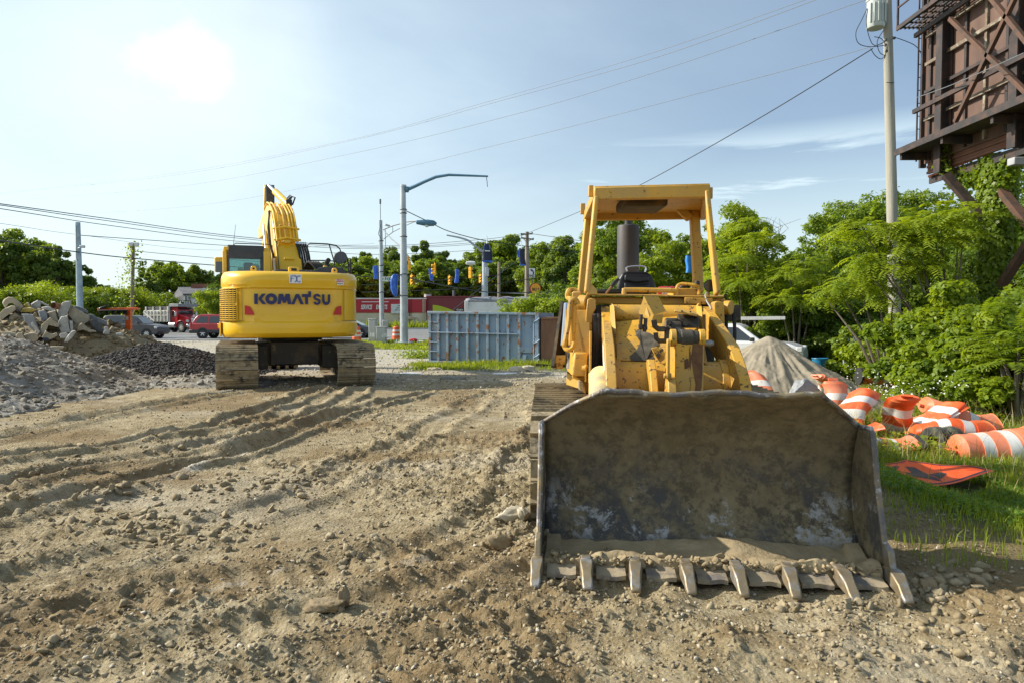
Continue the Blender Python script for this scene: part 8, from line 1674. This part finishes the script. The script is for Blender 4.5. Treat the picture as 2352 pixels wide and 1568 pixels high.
def trunk_mb(h, r0, cl, rs, nb=9, lean=0.0):
    m = MB(); pts = [Vector((lean*math.sin(t*3)*h*.1, lean*.05*h*t, h*t)) for t in np.linspace(0, 1, 7)]; m.tube(pts, [r0*(1-.85*t) for t in np.linspace(0, 1, 7)], 9)
    for i in range(nb):
        q = Vector(cl[rs.randint(len(cl))]); t = min(.9, max(.15, q.z/h*.55)); a = pts[int(t*6)]; mid = a.lerp(q, .5)+Vector((0, 0, .06*h)); m.tube([a, mid, q], [r0*(1-.85*t)*.5, r0*.22, r0*.06], 6)
    return m
def make_tree(name, h, c, r_, M, n, leaf, lm, seed, label, cat='tree', group=None, trunk_r=.2, shell=.55, cs=(.18, .34), vert=.75, elong=.55, extra=None, bottom=-.75):
    rs = np.random.RandomState(seed); T = empty(name, (0, 0, 0), 0, label, cat, group); cl, rad = clumps(c, r_, M, rs, cs, vert, bottom)
    if extra is not None: cl = np.vstack([cl, extra[0]]); rad = np.vstack([rad, extra[1]])
    trunk_mb(c[2]+r_[2]*.55, trunk_r, cl, rs).build('trunk', BARK, T, local=True)
    p, d, k = crownpts(cl, rad, n, rs, shell); p[:, 2] = np.maximum(p[:, 2], .05)
    nr_ = d*.8+np.array([0, 0, .55])+rs.randn(n, 3)*.55; v, f = leafquads(p, nr_, leaf*(.6+.8*rs.rand(n)), rs, elong)
    mesh_np('crown', v, f, lm, parent=T); return T
ML = MATS
# ---- prototypes (10 m)
FAR = []
for i, (rx, rz, cz, M, col) in enumerate(((3.6, 4.3, 5.7, 60, 'leaf_far'), (4.4, 3.9, 5.9, 75, 'leaf_mid'), (2.9, 4.5, 5.6, 50, 'leaf_far'), (4.0, 3.6, 6.1, 46, 'leaf_mid'), (3.4, 4.6, 5.2, 64, 'leaf_dark'))):
    FAR.append(dict(h=10, c=(0, 0, cz), r_=(rx, rx, rz), M=int(M*1.7), n=19000, leaf=.36, lm=ML[col], seed=40+i, cs=(.11, .22), trunk_r=.22))
protos = {}
def place_tree(kind, px, Y, ytop, wscale=1.0, label='', group=None, zb=None, yaw=None, cat='tree', name='tree'):
    if kind not in protos:
        T = make_tree(name, label=label, cat=cat, **FAR[kind]) if isinstance(kind, int) else NEARF[kind](label)
        protos[kind] = T; T0 = T
    else: T0 = copy_tree(protos[kind])
    x = (px-1176)/1568*Y; zb = (hz(x, Y) if Y < 45 else -.03) if zb is None else zb; hgt = zy(ytop, Y)-zb; s = hgt/10.0*1.02
    T0.location = (x, Y, zb); T0.scale = (s*wscale, s*wscale, s); T0.rotation_euler = (0, 0, rnd.uniform(0, 6.28) if yaw is None else yaw); T0['label'] = label; T0['category'] = cat
    if group: T0['group'] = group
    return T0
GF = 'trees on the skyline beyond the junction'
far = [ # kind, px, Y, ytop, width, label
 (0, 8, 85, 545, 1.1, 'dark tree cut by the left edge of the picture'), (1, 52, 92, 536, .9, 'tree with the highest top near the left edge'), (3, 95, 88, 560, .85, 'broad green tree left of the pale blue pole'), (2, 128, 86, 572, .9, 'tree between the broad one and the pale blue pole'), (4, 160, 90, 592, .85, 'dark tree touching the left side of the pale blue pole'),
 (0, 206, 120, 636, 1.0, 'low distant tree just right of the pale blue pole'),
 (2, 345, 110, 632, 1.0, 'small tree right of the vine covered wooden pole'), (1, 388, 115, 602, .9, 'broad tree above the dump truck'), (3, 425, 118, 600, .9, 'tall tree behind the white house roof'), (0, 462, 120, 622, .9, 'tree behind the right end of the white house'), (4, 500, 125, 618, .9, 'dark tree beside the excavator cab mirror'),
 (2, 545, 130, 620, .9, 'tree seen through the excavator cab window'), (1, 590, 130, 612, .9, 'tree seen at the right of the excavator cab window'), (0, 700, 130, 610, 1, 'tree behind the excavator hoses'), (3, 760, 130, 600, 1, 'tree behind the excavator hand rail'),
 (1, 812, 135, 588, .85, 'tree just right of the excavator hand rail'), (2, 845, 135, 584, .9, 'tree left of the lamp pole'), (4, 872, 132, 596, .9, 'dark tree behind the lamp pole'), (0, 900, 132, 572, .8, 'tree between the lamp pole and the tallest pole'), (3, 945, 136, 588, .9, 'tree right behind the tallest pole'),
 (2, 988, 138, 560, .95, 'pointed tree standing above the middle traffic lights'), (1, 1022, 134, 600, .8, 'lower tree right of the pointed one'), (4, 1062, 138, 590, .85, 'dark tree left of the large black and blue bag'), (0, 1105, 138, 562, .9, 'tree behind the large black and blue bag'), (3, 1145, 140, 538, .95, 'tallest tree of the middle skyline'), (1, 1185, 140, 562, .85, 'tree between the grey signal pole and the utility pole'),
 (2, 1225, 120, 580, .9, 'tree behind the ONLY sign'), (1, 1262, 110, 552, .9, 'bright tree right of the utility pole'), (0, 1300, 105, 548, .9, 'tree between the utility pole and the loader canopy')]
for i, (k, px, Y, yt, w, lb) in enumerate(far): place_tree(k, px, Y, yt, w, lb, GF, yaw=i*1.7)
# darker lower belt under the skyline
for i in range(26):
    px = 790+i*21;
    T0 = place_tree((4, 1, 0, 3)[i % 4], px+rnd.uniform(-8, 8), 116+(i % 3)*4, 606+rnd.uniform(-14, 14), 1.15, 'lower tree in the dense belt above the red shop roof', 'belt of lower trees above the shop', yaw=i*2.3)
# shrubs along the road at the left (bushy to the ground)
def bushdef(seed, col, rx=4.6, n=15000, leaf=.34, M=52, hz_=.5): return dict(h=10, c=(0, 0, 4.4), r_=(rx, rx, 5.0), M=M, n=n, leaf=leaf, lm=ML[col], seed=seed, cs=(.16, .30), trunk_r=.18, bottom=-1.0)
FAR += [bushdef(60, 'leaf_bright'), bushdef(61, 'leaf_mid', 5.2), bushdef(62, 'leaf_bright', 5.6, M=70), bushdef(63, 'leaf_dark', 5.4)]
GB_ = 'roadside bushes at the left'
for i, (k, px, Y, yt, w, lb) in enumerate(((6, -5, 60, 665, 1.3, 'dark bush cut by the left picture edge'), (5, 40, 58, 652, 1.2, 'bright sumac bush above the rounded concrete lump'), (7, 95, 60, 640, 1.2, 'bright bush above the yellow edged kerb pieces'), (6, 140, 62, 655, 1.2, 'green bush above the pile peak'), (5, 185, 66, 645, 1.1, 'bush behind the pale blue pole'), (8, 210, 64, 668, 1.1, 'dark bush just right of the pale blue pole'), (6, 245, 75, 672, 1.1, 'low bush above the black message board'), (5, 272, 78, 648, 1.0, 'bush left of the vine covered pole'), (7, 310, 80, 655, 1.1, 'bush at the foot of the vine covered pole'), (6, 345, 84, 662, 1.2, 'bush above the white dump body'), (5, 372, 86, 678, 1.0, 'low bright bush left of the white house'), (7, 408, 88, 702, 1.2, 'low bush in front of the white house wall'), (5, 500, 80, 655, 1.0, 'bright round bush right of the white house'), (8, 515, 85, 650, 1.2, 'dark bush beside the excavator grille'))): place_tree(k, px, Y, yt, w, lb, GB_, yaw=i*2.1, cat='bush', name='bush')
# bush in front of the trailer, right of the dumpster, weeds at the shop
for i, (k, px, Y, yt, w, lb) in enumerate(((6, 1190, 33, 672, 1.15, 'leafy bush above the right half of the dumpster'), (5, 1245, 31, 668, 1.2, 'leafy bush behind the brown container'), (6, 1300, 32, 655, 1.2, 'bush between the container and the loader door'), (8, 1345, 34, 640, 1.2, 'dark bush behind the left tower of the loader'))): place_tree(k, px, Y, yt, w, lb, 'bushes behind the dumpster', yaw=i*1.3, cat='bush', name='bush')
# ---- nearer trees with finer leaves
def near(px, Y, yt, rx, col, n, leaf, seed, label, cz=.56, rz=.46, M=70, name='tree', cat='tree', cs=(.13, .26), group='trees along the right side of the yard', elong=.55, tr=.16, bottom=-.8, zb=None, depth=1.0):
    x = (px-1176)/1568*Y; zb = hz(x, Y) if zb is None else zb; h = zy(yt, Y)-zb
    T = make_tree(name, h, (0, 0, h*cz), (rx, rx*depth, h*rz), M, n, leaf, ML[col], seed, label, cat, group, tr, cs=cs, elong=elong, bottom=bottom); T.location = (x, Y, zb); return T
near(1415, 44, 488, 2.6, 'leaf_mid', 30000, .21, 101, 'big dark green tree behind the loader muffler and canopy', cz=.55, rz=.46, M=90)
near(1365, 46, 520, 1.5, 'leaf_mid', 14000, .21, 102, 'slim tree at the left canopy post of the loader')
near(1480, 38, 580, 1.9, 'leaf_bright', 14000, .18, 103, 'bright low tree behind the loader seat')
near(1548, 42, 535, 1.9, 'leaf_bright', 16000, .18, 104, 'bright tree inside the right half of the canopy opening')
near(1600, 48, 525, 1.9, 'leaf_mid', 16000, .2, 105, 'tree behind the right canopy post of the loader')
near(1640, 40, 530, 1.6, 'leaf_mid', 14000, .18, 121, 'tree just right of the loader canopy')
near(1705, 33, 474, 1.55, 'leaf_bright', 34000, .15, 106, 'tall bright green tree right of the loader canopy', cz=.52, rz=.49, M=110, cs=(.14, .26))
near(1665, 35, 560, 1.5, 'leaf_bright', 12000, .16, 107, 'bright young tree beside the work lamp of the loader')
near(1772, 36, 508, 1.0, 'leaf_mid', 5200, .17, 108, 'thin sparse tree with bare twigs left of the gap in the trees', M=34, cs=(.12, .22))
near(1800, 31, 588, 1.9, 'leaf_bright', 24000, .15, 109, 'bright shrub like tree in the gap of the tree line', M=80)
near(1745, 30, 640, 1.8, 'leaf_mid', 20000, .15, 110, 'green bush behind the white pickup truck', cz=.48, rz=.52, bottom=-1)
near(1870, 34, 560, 2.0, 'leaf_mid', 20000, .16, 111, 'leafy tree right of the gap in the tree line', M=70)
near(1895, 55, 492, 2.6, 'leaf_mid', 18000, .24, 112, 'taller tree with bare tips behind the gap')
near(1965, 62, 448, 3.6, 'leaf_mid', 20000, .30, 113, 'high rounded tree left of the transformer pole', M=70)
near(2075, 64, 432, 4.4, 'leaf_mid', 26000, .30, 114, 'highest wide tree crown behind the transformer pole', M=90)
near(2150, 60, 470, 3.0, 'leaf_dark', 18000, .28, 115, 'darker tree right of the transformer pole')
near(2235, 50, 468, 2.8, 'leaf_bright', 18000, .24, 116, 'pale green tree below the billboard walkway')
near(2335, 42, 392, 3.2, 'leaf_dark', 26000, .22, 117, 'dark tree filling the right edge below the billboard', M=90)
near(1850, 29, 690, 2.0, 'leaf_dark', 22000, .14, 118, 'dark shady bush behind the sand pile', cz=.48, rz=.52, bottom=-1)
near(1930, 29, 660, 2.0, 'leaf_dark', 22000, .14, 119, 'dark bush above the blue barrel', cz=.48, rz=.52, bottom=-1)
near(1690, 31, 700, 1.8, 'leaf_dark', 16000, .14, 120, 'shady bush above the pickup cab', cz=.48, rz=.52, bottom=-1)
near(1960, 38, 600, 2.4, 'leaf_mid', 20000, .17, 122, 'mid green tree in front of the high rounded one')
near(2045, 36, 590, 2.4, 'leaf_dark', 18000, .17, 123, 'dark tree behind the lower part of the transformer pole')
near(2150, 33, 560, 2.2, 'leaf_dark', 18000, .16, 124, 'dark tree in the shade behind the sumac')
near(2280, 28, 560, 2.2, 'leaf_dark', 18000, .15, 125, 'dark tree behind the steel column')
# ---- thicket of vines at the right
GT = 'vine covered thicket at the right'
for i, (px, Y, yt, rx, col, n, leaf, lb) in enumerate(((1995, 24.5, 748, 1.4, 'leaf_mid', 12000, .12, 'leftmost bush of the vine thicket beside the fence'), (2070, 21.5, 704, 1.7, 'leaf_bright', 18000, .12, 'vine covered bush right of the fence'), (2140, 17.5, 672, 1.5, 'leaf_mid', 18000, .115, 'vine covered bush below the sumac'), (2225, 16.5, 655, 1.4, 'leaf_bright', 18000, .115, 'tall vine covered bush left of the steel column foot'), (2310, 15.5, 665, 1.4, 'leaf_mid', 18000, .11, 'vine covered bush at the foot of the steel column'), (2395, 14.5, 640, 1.5, 'leaf_mid', 14000, .11, 'vine covered bush cut by the right picture edge'),
                         (2150, 18.3, 785, 1.1, 'leaf_bright', 12000, .11, 'low front bush of broad leaves at the left of the thicket'), (2165, 15.4, 745, 1.2, 'leaf_bright', 15000, .105, 'low front bush of broad leaves in the middle of the thicket'), (2262, 14.2, 735, 1.2, 'leaf_mid', 15000, .10, 'low front bush of broad leaves right of the middle one'), (2350, 13.0, 725, 1.2, 'leaf_bright', 15000, .10, 'low front bush of broad leaves at the right edge'))):
    near(px, Y, yt, rx, col, int(n*1.2), leaf, 200+i, lb, cz=.46, rz=.54, M=60, name='bush', cat='bush', cs=(.16, .30), group=GT, elong=.85, tr=.05, bottom=-1, depth=.8)
# climbing vine on the column
rs = np.random.RandomState(301); n = 11000; th = rs.rand(n)*6.283; z = -.3+6.1*rs.rand(n)**.85; rr_v = (.26+.20*fbm(th*1.3, z*1.1, 3, 5)+.25*np.clip(1.6-z, 0, 1.6))*(.8+.4*rs.rand(n)); bl = -.12*sstep(3.6, 2.2, z)
p = np.stack([cxp+np.cos(th)*rr_v*1.05+bl, cyp+np.sin(th)*rr_v, z], 1); d = np.stack([np.cos(th), np.sin(th), .4+0*th], 1)
hx = 1400; q = np.stack([12.3+.6*rs.rand(hx), 17.2+2.4*rs.rand(hx), 5.45+.25*rs.randn(hx)*.6-.25*rs.rand(hx)**2], 1); p = np.vstack([p, q]); d = np.vstack([d, rs.randn(hx, 3)*.5+np.array([-.5, -.4, .4])])
hx = 500; q = np.stack([X0-.05+.1*rs.randn(hx), 19.3+.12*rs.randn(hx), 5.6+1.0*rs.rand(hx)], 1); p = np.vstack([p, q]); d = np.vstack([d, rs.randn(hx, 3)*.5+np.array([-.6, -.3, .4])])
v, f = leafquads(p, d+rs.randn(len(p), 3)*.45, .11*(.6+.8*rs.rand(len(p))), rs, .85); tag(mesh_np('climbing_vine', v, f, ML['leaf_mid']), 'climbing vine wrapped round the steel column of the billboard', 'vine')
# vine on the wooden pole
rs = np.random.RandomState(302); vp, vt = VPOLE; n = 800; t = rs.rand(n)**.5; base_ = np.array(vp)[None]*(1-t[:, None])+np.array(vt)[None]*t[:, None]; off = rs.randn(n, 3)*np.array([.35, .3, .15]); k = rs.rand(n) < .35; off[k, 0] -= 1.2*rs.rand(k.sum())*(1-t[k])*3; off[k, 2] -= .6*rs.rand(k.sum()); p = base_+off
k2 = rs.rand(n) < .15; p[k2] = np.array([P(318+18*rs.rand(), 600+22*rs.rand(), 59.8) for _ in range(k2.sum())]); v, f = leafquads(p, rs.randn(n, 3)+np.array([0, -.5, .5]), .20*(.6+.6*rs.rand(n)), rs, .8); tag(mesh_np('climbing_vine', v, f, ML['leaf_bright']), 'ragged vine hanging from the wooden pole with floodlights', 'vine')
# ---- compound leaf fronds (sumac)
def fronds(name, org, direc, length, m_, rs, leaflets=9, lw=.26, parent=None, droop=.5):
    n = len(org); d = direc/np.linalg.norm(direc, axis=1, keepdims=True); up = np.array([0, 0, 1.])[None]; side = np.cross(d, up); side /= np.linalg.norm(side, axis=1, keepdims=True)+1e-9
    P_, N_, T_, S_ = [], [], [], []
    for j in range(leaflets):
        t = (j+1)/leaflets; c = org+d*(length*t)[:, None]-up*(droop*length*t*t)[:, None]; tang = d-up*(2*droop*t); tang /= np.linalg.norm(tang, axis=1, keepdims=True)
        for s_ in (-1, 1):
            l = length*.30*(1-.45*abs(t-.45)*1.5); tip = side*s_*.9+tang*.45-up*.35; tip /= np.linalg.norm(tip, axis=1, keepdims=True); P_.append(c+tip*(l*.5)[:, None]); nn = np.cross(tang, side*s_)*s_; nn = np.where(nn[:, 2:3] < 0, -nn, nn); N_.append(nn); T_.append(tip); S_.append(l)
    p = np.vstack(P_); nn = np.vstack(N_); tt = np.vstack(T_); ss = np.concatenate(S_); nn = nn/np.linalg.norm(nn, axis=1, keepdims=True); nn += rs.randn(*nn.shape)*.12; nn /= np.linalg.norm(nn, axis=1, keepdims=True)
    tt = tt-nn*(tt*nn).sum(1, keepdims=True); tt /= np.linalg.norm(tt, axis=1, keepdims=True); b = np.cross(nn, tt); s = ss[:, None]
    v = np.stack([p-tt*s*.5, p+b*s*lw*.5, p+tt*s*.5-nn*s*.12, p-b*s*lw*.5], 1).reshape(-1, 3); return mesh_np(name, v, np.arange(len(p))[:, None]*4+np.arange(4)[None], m_, parent=parent)
def sumac(blobs, n, length, seed, label, trunk_px, Y0, group='sumac trees at the right', col='leaf_bright', droop=.6):
    rs = np.random.RandomState(seed); tp_ = P(trunk_px[0], trunk_px[1], Y0); x = tp_.x; zb = hz(x, Y0); T = empty('sumac', (x, Y0, zb), 0, label, 'tree', group); o, dd = [], []
    cs_ = [np.array(P(px, py, Y)) for px, py, Y, r_ in blobs]; rr2 = np.array([b_[3] for b_ in blobs]); k = rs.choice(len(blobs), n, p=rr2**2/(rr2**2).sum()); d = rs.randn(n, 3); d[:, 2] = np.abs(d[:, 2])*.7+.05; d /= np.linalg.norm(d, axis=1, keepdims=True)
    o = np.array(cs_)[k]+d*(rr2[k]*(.35+.6*rs.rand(n)))[:, None]*np.array([1, 1, .6]); d[:, 2] = d[:, 2]*.6+.15
    fronds('crown', o-np.array([x, Y0, zb]), d, length*(.7+.6*rs.rand(n)), ML[col], rs, parent=T, droop=droop); m = MB(); root_ = Vector((x, Y0, zb))
    for c in cs_: c = Vector(c); m.tube([root_, root_.lerp(c, .45)+Vector((0, 0, .3)), c], [.05, .035, .012], 6)
    m.build('trunk', BARK, T); return T
sumac([(1985, 532, 18.2, .55), (2040, 545, 18.2, .6), (2100, 530, 18, .65), (2160, 515, 17.8, .6), (2215, 500, 17.6, .55), (2090, 580, 18, .6), (2150, 560, 17.8, .6), (2015, 600, 18.4, .5), (2060, 625, 18, .55), (2200, 545, 17.4, .5), (1990, 620, 18.6, .35), (2120, 620, 17.8, .55)], 620, .62, 401, 'bright drooping sumac spreading across the transformer pole', (2190, 700), 17.6)
sumac([(1930, 668, 19.5, .4), (1975, 660, 19.4, .5), (2020, 668, 19, .5), (1900, 690, 19.8, .3), (2050, 700, 18.6, .4)], 190, .6, 402, 'bright arching branch at the left end of the thicket', (2040, 720), 18.8)
sumac([(2290, 790, 12.6, .4), (2340, 770, 12.4, .45), (2330, 830, 12, .4), (2380, 800, 12, .4), (2250, 740, 13.4, .35), (2345, 720, 13, .4)], 210, .5, 403, 'fern leaved sumac at the right picture edge', (2340, 850), 12.5, col='leaf_mid', droop=.35)
sumac([(1690, 600, 29.5, .7), (1740, 560, 30, .7), (1700, 660, 29, .8), (1760, 650, 29, .7), (1660, 640, 30, .6), (1720, 520, 31, .5)], 520, .75, 404, 'feathery young sumac in front of the tall bright tree', (1710, 760), 30)
sumac([(1815, 640, 28, .7), (1850, 610, 28.4, .6), (1790, 690, 27.6, .7), (1840, 700, 27.4, .6), (1880, 650, 28, .5)], 330, .65, 405, 'feathery sumac in front of the gap in the trees', (1830, 770), 28)
# bare twigs
m = MB(); rs = np.random.RandomState(7)
for px, py, Y in ((1772, 508, 36), (1760, 515, 36), (1785, 512, 36)):
    a = P(px, py+35, Y)
    for k in range(4): m.tube([a, a+Vector((rs.randn()*.35, 0, .5)), a+Vector((rs.randn()*.6, 0, 1.0))], [.02, .012, .006], 4)
tag(m.build('bare_twigs', BARK), 'bare twigs sticking up above the thin sparse tree', 'twigs')
# ---- grass and weeds
def blades(name, xs, ys, hts, w, m_, rs, label, lean=.35, cat='grass', zoff=0):
    n = len(xs); zs = H(xs, ys, False)+zoff; a = rs.rand(n)*6.283; dx, dy = np.cos(a), np.sin(a); la = lean*(.3+rs.rand(n))*hts; ld = rs.rand(n)*6.283; lx, ly = np.cos(ld)*la, np.sin(ld)*la; w = w*(.6+.8*rs.rand(n))
    p0 = np.stack([xs-dx*w/2, ys-dy*w/2, zs], 1); p1 = np.stack([xs+dx*w/2, ys+dy*w/2, zs], 1); p2 = np.stack([xs+dx*w*.4+lx*.35, ys+dy*w*.4+ly*.35, zs+hts*.6], 1); p3 = np.stack([xs-dx*w*.4+lx*.35, ys-dy*w*.4+ly*.35, zs+hts*.6], 1); p4 = np.stack([xs+lx, ys+ly, zs+hts*.97], 1)
    v = np.stack([p0, p1, p2, p3, p4], 1).reshape(-1, 3); b_ = np.arange(n)[:, None]*5
    return tag(mesh_np(name, v, [b_+np.array([[0, 1, 2, 3]]), b_+np.array([[3, 2, 4]])], m_), label, cat, kind='stuff')
def region(n, y0, y1, seed, edge=0.0, maxw=9):
    rs = np.random.RandomState(seed); yy = y0+(y1-y0)*rs.rand(n*3)**1.0; xx = np.interp(yy, GB[:, 1], GB[:, 0])+edge+maxw*rs.rand(n*3); vis = (xx < yy*.80+.6)
    k = vis & (rs.rand(n*3) < sstep(-.25, .45, grass_in(xx, yy)+.9*(fbm(xx*1.3, yy*1.3, 3, 19)-.5))*sstep(4.4, 6.4, yy+1.5*(fbm(xx*.9, yy*.9, 2, 29)-.5)))
    k &= ~((np.abs(xx-4.95) < .8-.9*np.abs(yy-8.15)) & (np.abs(yy-8.15) < .5))
    k &= ~((np.abs(xx-.53*yy) < 1.0) & (yy > 15) & (yy < 19.2) & (rs.rand(n*3) < .8))
    k &= ~((np.abs(sand_z(xx, yy)+.3) < 5) & (sand_z(xx, yy) > H(xx, yy, False)-.03) & (np.hypot(xx-5.98, yy-15.9) < 3))
    return xx[k][:n], yy[k][:n], rs
xx, yy, rs = region(26000, 5.0, 9.5, 501, -.3); blades('short_grass', xx, yy, .05+.12*rs.rand(len(xx))**1.5, .007, ML['grass_blade'], rs, 'short green grass on the right around the flat orange sign')
xx, yy, rs = region(36000, 9, 17, 502, -.3); blades('rough_grass', xx, yy, .06+.20*rs.rand(len(xx))**1.8, .012, ML['grass_blade'], rs, 'rough green grass among the discarded drums')
xx, yy, rs = region(32000, 15, 27, 503, -.4, 12); blades('tall_grass', xx, yy, .10+.30*rs.rand(len(xx))**1.5, .020, ML['grass_blade'], rs, 'tall grass at the foot of the thicket')
xx, yy, rs = region(5000, 7.5, 24, 504, .4, 12); blades('dry_stalks', xx, yy, .2+.45*rs.rand(len(xx)), .007, ML['dry_grass'], rs, 'dry pale stalks standing in the grass', lean=.5)
def cover(name, xs, ys, h0, h1, size, m_, rs, label, elong=.8):
    n = len(xs); zs = H(xs, ys, False); p = np.stack([xs, ys, zs+h0+(h1-h0)*rs.rand(n)**.8], 1); v, f = leafquads(p, rs.randn(n, 3)*.5+np.array([0, 0, 1.]), size*(.6+.7*rs.rand(n)), rs, elong); return tag(mesh_np(name, v, f, m_), label, 'ground cover', kind='stuff')
xx, yy, rs = region(34000, 4.9, 10.5, 505, -.3); k = fbm(xx*1.2, yy*1.2, 3, 39) > .42; cover('clover', xx[k], yy[k], .02, .12, .034, ML['clover_leaf'], rs, 'low clover leaves covering the turf round the orange sign')
xx, yy, rs = region(22000, 9.5, 20, 506, -.1, 10); k = fbm(xx*.9, yy*.9, 3, 49) > .45; cover('weeds', xx[k], yy[k], .04, .26, .07, ML['leaf_bright'], rs, 'broad leaved weeds between the drums and the thicket')
rs = np.random.RandomState(507); fl_x, fl_y, fl_z = [], [], []
for px, py, rx, ry, Y, n in ((2030, 893, 60, 16, 14, 110), (2010, 862, 60, 12, 17, 60), (2190, 880, 50, 16, 13.5, 90), (2105, 900, 60, 14, 13, 40), (2240, 1000, 30, 10, 11, 30), (1960, 838, 20, 10, 22, 60)):
    for _ in range(n): q = P(px+rx*rs.randn()*.7, py+ry*rs.randn()*.7, Y+rs.randn()*.5); fl_x.append(q.x); fl_y.append(q.y); fl_z.append(max(q.z, hz(q.x, q.y)+.2))
p = np.stack([fl_x, fl_y, fl_z], 1); v, f = leafquads(p, rs.randn(len(p), 3)*.4+np.array([0, -.4, 1.]), .026+.02*rs.rand(len(p)), rs, 1.0); tag(mesh_np('wildflowers', v, f, mat('petal_white', (.80, .80, .74), .6)), 'small white wildflowers scattered in the tall grass', 'wildflowers', kind='stuff')
# verge and weeds under the dumpster
def strip_grass(name, x0_, x1_, y0_, y1_, n, hmax, w, label, seed):
    rs = np.random.RandomState(seed); xx = x0_+(x1_-x0_)*rs.rand(n); yy = y0_+(y1_-y0_)*rs.rand(n); k = rs.rand(n) < sstep(.35, .6, fbm(xx*1.2, yy*1.2, 3, seed)); return blades(name, xx[k], yy[k], hmax*(.3+.7*rs.rand(k.sum())**2), w, ML['grass_blade'], rs, label)
strip_grass('verge_grass', -11, -3.4, 33.5, 44.8, 14000, .22, .03, 'green verge grass round the foot of the tallest pole', 511)
strip_grass('dumpster_weeds', -3.4, 3.0, 20.4, 23.3, 9000, .15, .02, 'green weeds along the foot of the dumpster', 512)
strip_grass('dumpster_fringe', -3.2, 2.6, 22.2, 23.2, 3500, .26, .02, 'taller weeds brushing the dumpster base', 513)
strip_grass('shop_weeds', -34, -4, 97, 101.5, 5000, 1.3, .12, 'tall weeds along the shop wall beyond the road', 514)
rs = np.random.RandomState(515); n = 1300; c = G(972, 822); p = np.stack([c.x+rs.randn(n)*.5, c.y+rs.randn(n)*.3, np.abs(rs.randn(n))*.22], 1); v, f = leafquads(p, rs.randn(n, 3)+np.array([0, 0, .8]), .07+.04*rs.rand(n), rs, .5); tag(mesh_np('weed_clump', v, f, ML['leaf_bright']), 'leafy weed clump at the left corner of the dumpster', 'weed')
xx = 2.6+1.6*rs.rand(900); yy = 4.2+1.6*rs.rand(900); blades('sprouts', xx, yy, .04+.10*rs.rand(900), .006, ML['grass_blade'], rs, 'sparse green sprouts on the shaded dirt right of the bucket')
